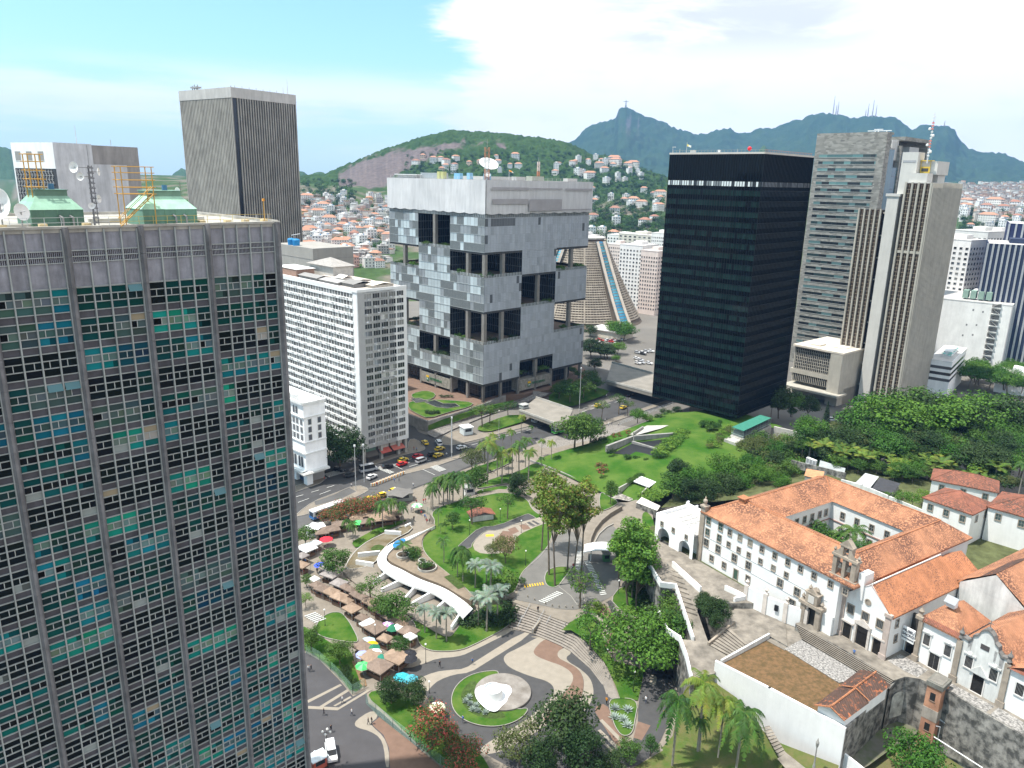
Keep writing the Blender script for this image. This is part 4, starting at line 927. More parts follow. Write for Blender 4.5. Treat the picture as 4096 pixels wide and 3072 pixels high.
# ------------------------------------------------------------------ cone cathedral
def cathedral():
 c=Vector((52,590,0));T=thing('cone_cathedral','truncated concrete cone cathedral with a blue stained glass strip','cathedral',c,0)
 H,R0,R1=63.0,50.0,17.0
 m=mat('cathedral_concrete',(.36,.31,.25),.85,.2,.2,stain=.25)
 def rad_at(z):t=z/H;return R0+(R1-R0)*(t**.88)
 b=MB();b.lathe((0,0,0),[(rad_at(H*i/12)-1.0,H*i/12)for i in range(13)],72,(.22,.2,.18));b.build('shell',mat('cathedral_shell',(.14,.11,.085),.9,.2,.2),T)
 st=[rad(-52),rad(38),rad(128),rad(218)];g=MB();nr=34
 def in_strip(a):return any(abs(math.atan2(math.sin(a-s),math.cos(a-s)))<.17 for s in st)
 for k in range(nr):
  z0,z1=4+(H-6)*k/nr,4+(H-6)*(k+.42)/nr
  for i in range(120):
   a0,a1=2*math.pi*i/120,2*math.pi*(i+1)/120
   if in_strip((a0+a1)/2):continue
   r0,r1=rad_at(z0),rad_at(z1);p=lambda a,r,z:(r*math.cos(a),r*math.sin(a),z)
   g.faces([p(a0,r0,z0),p(a1,r0,z0),p(a1,r1,z1),p(a0,r1,z1),p(a0,r0-1.4,z0),p(a1,r0-1.4,z0),p(a1,r1-1.4,z1),p(a0,r1-1.4,z1)],[(0,1,2,3),(3,2,6,7),(0,4,5,1)])
 for i in range(0,120,1):
  a=2*math.pi*i/120
  if in_strip(a):continue
  w=.16 if i%10 else.6
  for k in range(8):
   z0,z1=4+(H-6)*k/8,4+(H-6)*(k+1)/8;r0,r1=rad_at(z0),rad_at(z1);t=Vector((-math.sin(a),math.cos(a),0));d=Vector((math.cos(a),math.sin(a),0))
   g.face([d*(r0+.05)-t*w+Vector((0,0,z0)),d*(r0+.05)+t*w+Vector((0,0,z0)),d*(r1+.05)+t*w+Vector((0,0,z1)),d*(r1+.05)-t*w+Vector((0,0,z1))])
 g.build('coffered_grid',m,T)
 for s in st:
  f=MB();gl=MB();t=Vector((-math.sin(s),math.cos(s),0));d=Vector((math.cos(s),math.sin(s),0))
  for k in range(30):
   z0,z1=2+(H-4)*k/30,2+(H-4)*(k+1)/30;r0,r1=rad_at(z0),rad_at(z1);w0,w1=5.2-1.8*k/30,5.2-1.8*(k+1)/30
   cc=rnd.choice([(.06,.26,.42),(.05,.20,.36),(.10,.34,.46),(.08,.24,.30)])
   gl.face([d*(r0+.3)-t*w0+Vector((0,0,z0+.5)),d*(r0+.3)+t*w0+Vector((0,0,z0+.5)),d*(r1+.3)+t*w1+Vector((0,0,z1)),d*(r1+.3)-t*w1+Vector((0,0,z1))],cc)
   f.face([d*(r0+.35)-t*w0+Vector((0,0,z0)),d*(r0+.35)+t*w0+Vector((0,0,z0)),d*(r0+.3)+t*w0+Vector((0,0,z0+.5)),d*(r0+.3)-t*w0+Vector((0,0,z0+.5))])
   for sg in(-1,1):
    A,B_=d*(r0+2.2)+t*(sg*w0)+Vector((0,0,z0)),d*(r1+2.2)+t*(sg*w1)+Vector((0,0,z1));f.tube(A,B_,1.3,1.3,4)
  gl.build('stained_glass',mat('stained_glass',(1,1,1),.3,attr=True),T);f.build('buttress',mat('cathedral_buttress',(.52,.45,.38),.85,.12,.2),T)
 b=MB();b.lathe((0,0,H),[(R1+.6,-.6),(R1+.6,.5),(1e-3,.6)],48);b.build('roof',M_CONCL,T)
cathedral()
# ------------------------------------------------------------------ buildings on the right edge
def block(name,px,D,W,Dp,yaw,label,cat,wall,fl=3.2,wn=8,rn=6,z0=0,roof=(.5,.48,.46),style='win',group=None,base=3,parts=True,nm=None):
 c=AT(px,D,z0);H=ZAT(px,D)-z0
 T=thing(name,label,cat,c,rad(yaw),group);b=MB();b.box(-W,0,0,Dp,-6,H-.6,wall);b.build('wall',M_WATT,T)
 b=MB();b.box(-W-.15,.15,-.15,Dp+.15,H-.6,H,tuple(q*.9 for q in wall));b.box(-W+.4,-.4,.4,Dp-.4,H,H+.05,roof);b.box(-W*.6,-W*.25,Dp*.3,Dp*.7,H+.05,H+2.6,wall);b.build('roof',M_WATT,T)
 nf=max(1,int((H-base-1)/fl));out=[]
 if style=='win':
  if wn:win_grid(T,'F',W,base,fl,nf,wn,W/wn*.5,1.4,.9,GREYW[:5],frame=tuple(q*.8 for q in wall),mull=0,out=out)
  if rn:win_grid(T,'R',Dp,base,fl,nf,rn,Dp/rn*.5,1.4,.9,GREYW[:5],frame=tuple(q*.8 for q in wall),mull=0,out=out)
  many(T,'window',out,M_GLASS,None,40)
 elif style=='band':
  for f in range(nf):
   m=MB();z=base+f*fl+1.0;m.box(-W+.8,.06,-.06,Dp-.8,z,z+1.5,rnd.choice(GREYW[:4]));m.build('window_band',M_GLASS,T)
 elif style=='fin':
  m=MB()
  for i in range(11):u=W*i/10;m.box(-u-.5,-u+.5,-.6,.02,0,H)
  for i in range(9):u=Dp*i/8;m.box(-.02,.6,u-.5,u+.5,0,H)
  m.build('fin',M_METAL,T)
 return T
block('blue_fin_tower',(4180,985),520,27,40,-30,'blue glass tower with silver vertical fins at the right edge of the photo','office building',(.03,.042,.085),style='fin')
block('blue_fin_tower',(4330,905),560,36,40,-30,'taller rear half of the blue glass finned tower at the right edge','office building',(.025,.035,.10),style='fin')
_w=block('white_block',(4050,1220),511,42,62,-39,'broad white windowless block with a zigzag outside stair beyond the tan tower','building',(.80,.79,.76),wn=0,rn=0,z0=5)
b=MB()
for k in range(10):
 z=3+k*3.5;b.box(-9.6,-5.2,-1.6,-.02,z,z+.25,(.7,.69,.66));b.faces([(-9.4,-1.5,z+.25),(-9.4,-.1,z+.25),(-5.4,-.1,z+3.4),(-5.4,-1.5,z+3.4)]if k%2 else[(-5.4,-1.5,z+.25),(-5.4,-.1,z+.25),(-9.4,-.1,z+3.4),(-9.4,-1.5,z+3.4)],[(0,1,2,3)],(.5,.49,.47));b.box(-9.6,-5.2,-.06,-.01,z+.4,z+2.6,(.22,.21,.2))
b.build('outside_stair',M_WATT,_w);b=MB()
for k in range(14):b.box(-.02,.5,6+k*4,6.5+k*4,0,36,(.62,.62,.62))
b.box(.0,.1,5,61,1,35,(.40,.41,.43));b.build('fin',M_WATT,_w)
for x,z in((-14,31),(-19,31.5),(-16,23),(-21,22.5),(-17,17),(-22,16)):b=MB();b.box(x,x+.8,-.05,-.01,z,z+1,(.2,.2,.2));b.build('window',M_GLASS,_w)
b=MB()
for k in range(4):b.box(-26+k*4,-23.2+k*4,4,10,38,42.5,(.25,.36,.30))
b.build('cooling_unit',M_WATT,_w)
_g=block('roof_garden_block',(3810,1448),437,10.8,46,-38,'low white office block with a lawn and green pool umbrellas on its roof','building',(.80,.80,.79),wn=0,rn=0,style='band',z0=5)
b=MB();b.box(-10,-.8,1,45,14.6,14.75,(.09,.19,.04));b.build('roof_lawn',M_MATTE,_g)
for k in range(9):b=MB();x,y=-3-3*(k%2),8+k*2.8;b.tube((x,y,14.7),(x,y,17),.06,.06,5,(.7,.7,.7));b.lathe((x,y,16.6),[(1.5,0),(1e-3,.5)],4,(.10,.38,.32));b.build('roof_umbrella',M_ATT,_g)
_s=block('low_white_house',(4130,1510),470,16,20,-38,'low white house with a dark window band at the right edge above the convent wood','building',(.80,.80,.79),wn=0,rn=0,style='band',z0=3)
# ------------------------------------------------------------------ paving, lawns, roads
def chaikin(P,n=2):
 for _ in range(n):
  Q=[]
  for i in range(len(P)):
   a,b=P[i],P[(i+1)%len(P)];Q+=[a*.75+b*.25,a*.25+b*.75]
  P=Q
 return P
M_ASPH=mat('asphalt',(.060,.059,.060),.9,.16,.25,bump=.01,bscale=6,detail=8)
M_ROADL=mat('worn_asphalt',(.098,.095,.092),.9,.14,.2,detail=8)
M_SIDE=mat('tan_paving',(.215,.185,.15),.9,.14,.5,detail=8)
M_BASALT=mat('basalt_mosaic',(.065,.063,.063),.85,.13,.6,detail=8)
M_LIME=mat('limestone_mosaic',(.275,.24,.195),.85,.10,.6,detail=8)
M_PINK=mat('pink_mosaic',(.175,.11,.08),.85,.12,.7,detail=8)
M_DRIVE=mat('driveway_paving',(.15,.142,.13),.9,.12,.35,detail=8)
M_GRASS=mat('lawn_grass',(.030,.092,.011),.95,.8,.2,spec=.05,bump=.08,bscale=3.5,detail=10,col2=(.088,.14,.028))
M_DIRT=mat('bare_soil',(.20,.13,.075),.95,.25,.6,spec=.05)
M_BED=mat('planted_bed',(.055,.085,.025),.95,.35,1.6,spec=.05,bump=.15)
M_LINE=mat('road_paint',(.55,.55,.52),.8,.15,1.2)
M_YEL=mat('yellow_road_paint',(.62,.40,.03),.8,.15,1.2)
M_KERB=mat('kerb_stone',(.30,.28,.25),.85,.12,.8)
_lay=[0]
def pave(name,F,pts,material,z=0.0,smooth=2,kerb=0.0,kind='structure',thick=0.0,lift=None,label=None,cat=None,kmat=None,raise_=0.0):
 """a sheet traced on the ground; z may be one height or one per point"""
 zs=z if isinstance(z,(list,tuple))else[z]*len(pts)
 P=[G(F(*p)if F else p,zz)for p,zz in zip(pts,zs)]
 if smooth:P=chaikin(P,smooth)
 if lift is None:_lay[0]+=1;lift=.006*_lay[0]
 P=[p+Vector((0,0,lift+raise_))for p in P];b=MB()
 area=sum(P[i].x*P[(i+1)%len(P)].y-P[(i+1)%len(P)].x*P[i].y for i in range(len(P)))
 if area<0:P=P[::-1]
 b.face(P)
 if thick:
  for i in range(len(P)):a,c=P[i],P[(i+1)%len(P)];b.face([a-Vector((0,0,thick)),c-Vector((0,0,thick)),c,a])
 if kerb:
  k=MB()
  for i in range(len(P)):
   a,c=P[i],P[(i+1)%len(P)];d=c-a
   if d.length<.05:continue
   n=Vector((d.y,-d.x,0)).normalized();a2,c2=a+n*kerb,c+n*kerb;u=Vector((0,0,.13));k.faces([a,c,c2,a2,a+u,c+u,c2+u,a2+u],[(4,5,6,7),(1,2,6,5),(3,0,4,7),(2,3,7,6),(0,1,5,4)])
  b.build(name,material,None,kind=kind,label=label,cat=cat);k.build('kerb',kmat or M_KERB,kind='structure')
  return P
 b.build(name,material,None,kind=kind,label=label,cat=cat);return P
S0=fr(0,0,1)
UP=2.0
pave('road',R1,[(-400,1300),(60,1190),(420,1055),(860,905),(1000,845),(1400,690),(1700,585),(2150,420),(2500,330),(2800,250),(3060,170),(3500,60),(3500,-70),(2900,60),(2600,150),(2200,300),(1900,390),(1400,510),(1240,515),(1190,470),(1060,420),(985,330),(930,320),(960,590),(640,700),(300,780),(-400,1020)],M_ASPH,0,0)
pave('road',R1,[(-400,1290),(60,1185),(420,1050),(860,900),(1000,840),(1400,685),(1480,640),(1420,600),(1180,680),(830,760),(720,815),(500,960),(160,1040),(-400,1180)],M_ROADL,0,0)
pave('road',R1,[(330,690),(300,780),(480,740),(700,660),(640,560),(480,600),(360,600)],M_ASPH,0,0)
pave('pavement',R1,[(100,880),(330,800),(380,760),(330,745),(300,770),(100,840)],M_SIDE,0,0,.2)
pave('pavement',R1,[(640,700),(760,650),(960,585),(1090,560),(1110,535),(1040,470),(985,480),(985,560),(700,640)],M_SIDE,0,1,.2)
pave('pavement',R1,[(1210,480),(1260,525),(1400,500),(1700,420),(1900,370),(2060,320),(2000,290),(1800,350),(1600,410),(1450,440),(1330,400)],M_SIDE,0,1,.2)
pave('pavement',R1,[(160,1025),(290,930),(440,875),(600,810),(700,842),(640,880),(500,935),(350,990),(160,1050)],M_SIDE,0,1,.2)
pave('planter_pit',R1,[(290,935),(440,880),(545,830),(600,858),(500,908),(370,945),(300,962)],M_ROADL,0,0)
pave('pavement',R1,[(720,800),(870,738),(1000,692),(1300,605),(1400,575),(1560,530),(1570,545),(1300,632),(1180,676),(1000,722),(850,752),(725,815)],M_SIDE,0,1,.2)
pave('pavement',R2,[(200,480),(520,360),(780,280),(960,215),(1200,140),(1210,150),(960,235),(780,300),(640,350),(300,470)],M_SIDE,0,1,.2)
pave('park_paving',None,[R1(-350,1330),R1(60,1200),R1(420,1062),R1(860,915),R1(1000,855),R1(1400,697),R1(1700,592),R1(2150,430),R2(560,420),R2(800,440),R2(900,900),R5(960,560),R5(1110,1060),R5(1300,1500),R5(900,1720),R4(1200,1900),R4(-150,1900)],M_SIDE,0,0)
pave('plaza_paving',None,[R1(1900,470),R2(520,410),R2(640,360),R2(860,400),R2(760,450),R2(480,480),R2(140,560)],mat('patterned_paving',(.22,.2,.18),.9,.35,1.3,detail=3),0,1)
def line(F,p,q,w=.16,m=M_LINE,z=0.0,dash=0,lift=.45):
 a,b_=G(F(*p),z),G(F(*q),z);d=b_-a;L=d.length;d.normalize();n=Vector((-d.y,d.x,0))*w/2;mb=MB();u=Vector((0,0,lift if z==0 else.5));k=0.0
 while k<L:
  e=min(L,k+(dash or L));mb.face([a+d*k-n+u,a+d*e-n+u,a+d*e+n+u,a+d*k+n+u]);k+=(dash or L)*2
 return mb
RL=MB();LFT=.26
for a,b_,ds in(((150,905),(450,815),3),((170,945),(250,915),0),((330,885),(410,855),0),((865,670),(1010,620),4),((930,665),(1300,560),4),((990,680),(1150,630),4),((870,668),(940,700),0),((1090,700),(1180,742),0),((555,905),(615,935),0),((1450,520),(2000,375),3),((1400,545),(1500,520),3)):
 RL.add(line(R1,a,b_,.22,dash=ds,lift=LFT))
for a,b_ in(((420,275),(800,165)),((430,250),(560,210))):RL.add(line(R2,a,b_,.25,dash=3,lift=LFT))
RL.build('lane_marking',M_LINE,kind='structure')
def zebra(F,p,q,w0,w1,n,m=M_LINE,z=0.0,name='zebra_crossing'):
 """n bars between p and q, bar vector from w0 to w1 (photo points spanning one bar at p)"""
 a,b_=G(F(*p),z),G(F(*q),z);bar=G(F(*w1),z)-G(F(*w0),z);d=(b_-a);mb=MB();u=Vector((0,0,.27 if z==0 else.45))
 for i in range(n):
  s=a+d*(i/n)+u;e=a+d*((i+.5)/n)+u;mb.face([s,e,e+bar,s+bar])
 mb.build(name,m,kind='structure')
zebra(R1,(740,690),(850,735),(740,690),(775,678),10);zebra(R1,(1142,685),(1215,720),(1142,685),(1195,668),8);zebra(R1,(360,735),(400,760),(360,735),(480,700),7)
zebra(R4,(215,545),(300,600),(215,545),(300,515),6)
pave('plaza_paving',None,[R4(860,960),R4(930,900),R4(1180,850),R4(1330,842),R4(1420,815),R4(1720,628),R4(1960,690),R5(20,690),R5(160,715),R5(420,800),R5(600,1000),R5(690,1150),R5(700,1400),R5(800,1659),R4(2000,1800),R4(1480,1520),R4(1330,1420),R4(1180,1240),R4(1100,1100)],M_BASALT,0,1)
pave('mosaic_band',R4,[(1720,628),(1790,632),(1420,817),(1340,842),(1200,852),(1100,890),(980,930),(900,905),(1050,790),(1100,790),(1200,805),(1340,800),(1430,775)],M_LIME,0,1)
pave('mosaic_band',R4,[(1825,658),(1895,672),(1560,882),(1440,957),(1320,972),(1210,1012),(1150,1062),(1120,1105),(1010,1045),(1060,1000),(1180,952),(1290,938),(1400,930),(1500,860)],M_LIME,0,1)
pave('mosaic_wave',R4,[(1945,690),(1800,775),(1700,820),(1680,865),(1730,925),(1880,985),(2010,1020),(2062,1070),(2050,1140),(1915,1255),(1860,1300),(1700,1400),(1500,1515),(1540,1570),(1700,1530),(1850,1440),(1990,1360),(2130,1230),(2215,1100),(2240,1000),(2170,920),(2050,870),(1960,830),(1970,780),(2010,700)],M_LIME,0,2)
pave('mosaic_wave',R5,[(150,700),(60,790),(70,830),(160,870),(270,905),(350,960),(358,1020),(300,1100),(160,1250),(120,1330),(290,1260),(410,1150),(432,1080),(432,1000),(395,930),(305,880),(243,850),(237,805),(290,775),(240,735)],M_PINK,0,2)
pave('mosaic_wave',R5,[(290,772),(237,805),(243,850),(305,880),(395,930),(434,1000),(434,1080),(414,1150),(290,1270),(440,1250),(490,1170),(507,1110),(500,1050),(475,990),(400,925),(320,880),(300,845),(345,815),(320,785)],M_LIME,0,2)
pave('mosaic_band',R5,[(500,1220),(600,1180),(650,1310),(760,1460),(700,1540),(560,1320)],M_PINK,0,1)
for q in([(548,1312),(570,1302),(745,1478),(722,1494)],[(535,1385),(556,1378),(690,1505),(668,1520)],[(545,1452),(562,1447),(655,1535),(638,1548)]):pave('mosaic_band',R5,q,M_LIME,0,0)
pave('mosaic_band',R5,[(905,1100),(1090,1108),(1110,1150),(900,1140)],M_LIME,0,0);pave('mosaic_band',R5,[(935,1102),(1085,1112),(1090,1138),(930,1130)],M_PINK,0,0)
pave('road',R5,[(880,920),(990,860),(1110,1060),(1110,1120),(1040,1400),(880,1640),(700,1659),(760,1520),(830,1400),(835,1180),(865,1040)],M_BASALT,0,1)
pave('mosaic_band',R5,[(835,1320),(925,1350),(860,1460),(800,1440),(825,1340)],M_PINK,0,0);pave('mosaic_band',R5,[(920,975),(975,975),(965,1055),(918,1050)],M_LIME,0,0)
pave('road',R4,[(-200,780),(170,815),(235,815),(330,870),(470,1010),(575,1135),(670,1090),(690,1190),(780,1250),(1000,1450),(1300,1760),(1300,1900),(-200,1900)],mat('plaza_asphalt',(.068,.065,.068),.88,.14,.25,detail=8),0,0)
pave('mosaic_band',R4,[(740,1245),(690,1250),(600,1310),(585,1345),(610,1368),(700,1392),(775,1440),(805,1520),(815,1659),(845,1659),(838,1520),(800,1430),(720,1360),(705,1330),(760,1290)],M_LIME,0,1)
pave('mosaic_band',R4,[(770,1290),(715,1335),(730,1358),(800,1420),(842,1520),(850,1720),(1290,1720),(1200,1640),(1000,1470)],M_PINK,0,0)
for q in([(240,1165),(480,1045),(495,1055),(245,1185)],[(320,1215),(530,1085),(550,1095),(355,1215)],[(430,1205),(555,1135),(565,1145),(445,1210)],[(240,1207),(470,1218),(680,1090),(720,1085),(462,1240),(240,1228)]):pave('mosaic_band',R4,q,M_LIME,0,0)
pave('lawn',R4,[(1000,560),(1040,610),(1055,745),(1130,797),(1230,805),(1340,800),(1430,775),(1720,625),(1790,520),(1760,430),(1600,430),(1480,520),(1390,570),(1330,660),(1280,710),(1150,640)],M_GRASS,0,2,.16)
pave('lawn',R4,[(295,640),(330,570),(400,520),(485,515),(525,560),(565,620),(622,737),(560,737),(420,717),(320,685)],M_GRASS,0,2,.16)
pave('lawn',R4,[(180,600),(330,690),(440,760),(560,790),(600,930),(662,1050),(577,1118),(480,990),(330,855),(235,800),(160,780)],M_GRASS,0,1)
pave('footpath',R4,[(560,870),(590,880),(690,1050),(640,1075),(600,950)],M_DIRT,0,1)
pave('lawn',R4,[(680,1140),(720,1090),(900,1100),(1120,1230),(1350,1430),(1520,1560),(1600,1700),(1280,1700),(1000,1440),(800,1240)],M_GRASS,0,1)
pave('lawn',R4,[(1676,948),(1520,957),(1400,1000),(1320,1080),(1297,1180),(1335,1270),(1430,1332),(1570,1364),(1710,1350),(1820,1298),(1876,1222),(1780,1240),(1600,1200),(1560,1060)],M_GRASS,0,2,.14)
pave('flower_bed',R4,[(1480,1000),(1400,1060),(1365,1130),(1390,1210),(1450,1265),(1560,1305),(1720,1300),(1660,1240),(1520,1150)],M_BED,0,2)
pave('lawn',R5,[(612,1172),(680,1150),(835,1165),(805,1320),(792,1400),(752,1432),(700,1420),(650,1330)],M_GRASS,0,2,.14)
pave('lawn',R5,[(270,650),(340,585),(450,530),(545,620),(580,740),(600,800),(660,880),(880,930),(860,1040),(832,1168),(700,1152),(668,1060),(590,890),(500,790),(420,700),(340,650)],M_GRASS,[UP,UP,UP,UP*.9,UP*.7,UP*.6,UP*.45,0,0,0,.15,.4,.9,1.3,UP*.85,UP],0)
pave('park_terrace',None,[R1(1190,1098),R1(1125,1005),R1(1500,880),R1(1700,835),R1(1900,900),R2(150,1000),R2(560,900),R2(700,960),R2(900,900),R2(960,1100),R5(880,250),R5(960,560),R5(760,560),R5(560,470),R5(330,590),R4(2165,598),R4(1780,452),R4(1740,430),R1(1780,1640),R1(1450,1655),R1(1400,1585),R1(1280,1485),R1(1150,1385),R1(1083,1310),R1(1070,1235),R1(1100,1180)],M_SIDE,UP,1,thick=UP+.1)
pave('lawn',R1,[(1195,1100),(1140,1010),(1340,935),(1500,905),(1700,865),(1860,915),(1890,1000),(1990,1060),(2050,1120),(2030,1240),(1950,1350),(1810,1460),(1790,1560),(1740,1635),(1470,1645),(1410,1580),(1290,1480),(1160,1378),(1097,1305),(1085,1235),(1112,1182)],M_GRASS,UP,2,.16)
pave('mosaic_band',R1,[(1390,1235),(1510,1128),(1640,1122),(1840,1037),(1880,1030),(1970,1100),(1900,1125),(1790,1095),(1640,1155),(1550,1150),(1455,1240),(1440,1290),(1340,1280)],M_BASALT,UP,1,.12)
pave('mosaic_band',R1,[(1450,1243),(1560,1150),(1640,1152),(1790,1095),(1890,1070),(1970,1050),(2050,1060),(2040,1090),(1960,1108),(1780,1190),(1765,1250),(1770,1300),(1600,1330),(1480,1315)],M_LIME,UP,1)
pave('mosaic_band',R1,[(1610,1240),(1680,1155),(1745,1160),(1770,1240),(1740,1325),(1640,1300),(1580,1280)],M_PINK,UP,0)
for q in([(1715,1145),(1770,1125),(1800,1160),(1755,1180)],[(1800,1115),(1850,1100),(1885,1140),(1830,1150)]):pave('mosaic_band',R1,q,M_PINK,UP,0)
for q in([(1855,1095),(1875,1088),(1925,1118),(1900,1124)],[(1890,1083),(1905,1078),(1958,1106),(1938,1112)]):pave('mosaic_band',R1,q,M_BASALT,UP,0)
pave('bench_top',R1,[(1553,1183),(1612,1180),(1615,1196),(1555,1199)],M_YEL,UP,0)
pave('road',None,[R1(2140,1135),R1(2020,1260),R1(1812,1465),R1(1795,1600),R1(1760,1659),R4(1790,430),R5(0,440),R5(120,466),R5(260,498),R5(400,500),R5(540,450),R5(640,405),R5(712,320),R5(692,200),R2(700,1300),R2(690,1160),R2(640,1110),R2(560,1150),R2(500,1270),R2(430,1310),R2(410,1180),R2(300,1150)],M_DRIVE,UP,1)
pave('lawn',R5,[(143,260),(170,205),(250,182),(320,185),(335,205),(280,280),(225,342),(160,325)],M_GRASS,UP,2,.2)
pave('pavement',R5,[(335,205),(280,280),(250,330),(340,400),(390,470),(440,450),(420,330),(440,200),(400,120)],M_DRIVE,UP,0,.15)
pave('lawn',R5,[(632,425),(705,330),(850,300),(905,400),(955,510),(965,560),(880,552),(760,550),(690,490)],M_GRASS,UP,1,.16)
pave('footpath',R5,[(520,490),(560,455),(600,470),(690,590),(650,700),(590,790),(570,740),(640,640),(600,560)],M_PINK,[UP+.01]*4+[UP*.8,UP*.55,UP*.6,UP*.8,UP+.01],1)
pave('footpath',R5,[(600,440),(640,425),(700,560),(690,600),(640,520)],M_BASALT,UP,1)
pave('footpath',R5,[(410,485),(460,490),(560,560),(640,640),(600,720),(585,740),(580,700),(600,620),(520,560)],M_LIME,[UP,UP,UP,UP*.9,UP*.7,UP*.65,UP*.7,UP*.9,UP],1)
zebra(R5,(98,438),(240,362),(98,438),(148,455),9,z=UP);zebra(R5,(-10,320),(140,298),(-10,320),(-2,340),8,M_YEL,UP,'speed_hump')
zebra(R2,(385,1310),(345,1455),(385,1310),(438,1310),14,z=UP);zebra(R2,(437,1385),(560,1640),(437,1385),(478,1380),22,z=UP)
pave('lawn',R1,[(1485,830),(1600,770),(1800,720),(1920,650),(2010,660),(1950,740),(1870,780),(1720,802),(1500,845)],M_GRASS,0,1,.15);pave('lawn',R1,[(1490,860),(1600,835),(1710,820),(1720,850),(1610,880),(1490,890)],M_GRASS,0,1,.15)
pave('lawn',R1,[(1400,720),(1480,690),(1560,660),(1750,600),(1760,640),(1640,700),(1450,770),(1380,750)],M_GRASS,0,1,.15)
pave('lawn',R1,[(560,1240),(620,1210),(760,1130),(960,1070),(975,1085),(800,1160),(680,1230),(600,1290)],M_GRASS,0,1)
def stairs():
 b=MB();n=9
 topc=[(1782,450),(1900,495),(2030,545),(2165,598)];botc=[(1718,622),(1890,672),(2010,720),(2100,760)]
 T_=[G(R4(*p),UP)for p in topc]+[G(R5(420,640),UP*.8),G(R5(560,830),.95),G(R5(640,1000),.45),G(R5(690,1140),.12)]
 B_=[G(R4(*p),0)for p in botc]+[G(R5(330,800),0),G(R5(480,930),0),G(R5(565,1040),0),G(R5(600,1150),0)]
 def fine(P,k=5):
  out=[]
  for i in range(len(P)-1):out+=[P[i].lerp(P[i+1],t/k)for t in range(k)]
  return out+[P[-1]]
 T_,B_=fine(T_),fine(B_)
 for j in range(n):
  for i in range(len(T_)-1):
   def pt(ii,t,h):p=B_[ii].lerp(T_[ii],t);return Vector((p.x,p.y,max(.03,T_[ii].z*h+.03)))
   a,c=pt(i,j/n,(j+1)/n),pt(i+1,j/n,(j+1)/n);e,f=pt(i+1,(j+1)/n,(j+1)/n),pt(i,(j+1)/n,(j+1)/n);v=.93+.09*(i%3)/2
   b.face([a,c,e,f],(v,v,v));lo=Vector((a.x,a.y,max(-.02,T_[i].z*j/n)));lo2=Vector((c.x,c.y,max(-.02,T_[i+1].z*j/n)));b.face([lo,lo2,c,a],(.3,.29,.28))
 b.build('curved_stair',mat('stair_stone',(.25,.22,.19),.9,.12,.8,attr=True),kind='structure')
 T=thing('stair_handrail','grey metal handrails running down the broad stair of the square','handrail',G(R4(1900,640),0));b=MB();o=T.location
 for p,q in(((1880,470),(1830,570)),((1985,515),(1900,670)),((2120,640),(2160,590)),((2030,560),(2000,620)),((1825,560),(1790,640))):
  a,c=G(R4(*p),UP),G(R4(*q),.5);b.tube(a-o+Vector((0,0,1)),c-o+Vector((0,0,1)),.05,.05,5)
  for t in(0,.5,1):e=a.lerp(c,t)-o;b.tube(e,e+Vector((0,0,1)),.04,.04,5)
 b.build('rail',M_METAL,T)
 T=thing('stair_divider','pale stone divider wall across the broad stair','low wall',G(R4(1940,600),0));b=MB();a,c=G(R4(1985,515),UP),G(R4(1900,672),0);b.obox((a+c)/2-T.location,c-a,(c-a).length/2,.25,-.4,1.5);b.build('wall',M_LIME,T)
stairs()
def fountain():
 c=G(R4(1680,1108),0);e=G(R4(1888,1108),0);r=(e-c).length
 T=thing('fountain_disc','round stone fountain disc with a white drum beside the crescent lawn','fountain',c)
 b=MB();b.lathe((0,0,0),[(r-.25,0.02),(r,.1),(r,.55),(r-.1,.62),(1e-3,.66)],64);b.build('disc',mat('fountain_stone',(.15,.13,.11),.85,.6,.35,col2=(.28,.255,.23),detail=8),T,smooth=False)
 b=MB();q=[(1470,1075),(1530,1045),(1640,1035),(1720,1045),(1745,1070),(1745,1105),(1715,1140),(1710,1170),(1670,1200),(1635,1245),(1575,1235),(1520,1190),(1480,1140)]
 P=chaikin([G(R4(*p),.7)-c for p in q],2);b.prism(P,.60,.70,tcol=(1,1,1));b.build('white_splash',mat('white_fountain_paint',(.82,.82,.81),.6),T)
 d=G(R4(1605,1130),.7)-c;rr=(G(R4(1675,1130),.7)-c-d).length;b=MB();d.z=0;b.lathe(d,[(rr*1.1,.66),(rr*1.02,1.0),(rr*.97,2.7),(rr*.9,2.7),(rr*.89,2.4),(1e-3,2.38)],40);b.build('drum',mat('white_drum_paint',(.80,.80,.79),.6),T,smooth=False)
 b=MB();b.lathe(d,[(1e-3,2.44),(rr*.88,2.44)],30);b.build('water',mat('fountain_water',(.45,.52,.55),.08,spec=.5),T)
fountain()
pave('hq_terrace',None,[R1(985,300),R1(1125,350),R1(1300,300),R1(1520,230),R1(1700,150),R1(1880,130),P4(1150,1330),P4(1330,1130),P4(1250,1050),R1(900,-60),R1(700,100)],mat('terrace_brick',(.17,.11,.08),.9,.15,.5,detail=7),4.0,0,thick=4.2,lift=-.25)
_w=MB();W_=[G(R1(*p),4.0)for p in((985,300),(1125,350),(1300,300),(1520,230),(1700,160))]
for a,c in zip(W_[:-1],W_[1:]):d=(c-a);_w.obox((a+c)/2,d,d.length/2,.2,-.1,4.75)
_w.build('retaining_wall',M_CONC,label='grey retaining wall with parapet below the headquarters garden',cat='wall')
for q in([(1010,140),(1110,115),(1190,140),(1160,180),(1080,190),(1010,170)],[(985,195),(1150,185),(1300,190),(1470,205),(1430,240),(1300,270),(1130,325),(1050,290),(985,250)]):pave('lawn',R1,q,M_GRASS,4.0,1,.12,raise_=-.2)
pave('reflecting_pool',R1,[(1105,205),(1180,190),(1240,215),(1330,215),(1360,235),(1270,250),(1190,240)],mat('pool_water',(.03,.035,.035),.08),4.0,0,.14,raise_=-.1)
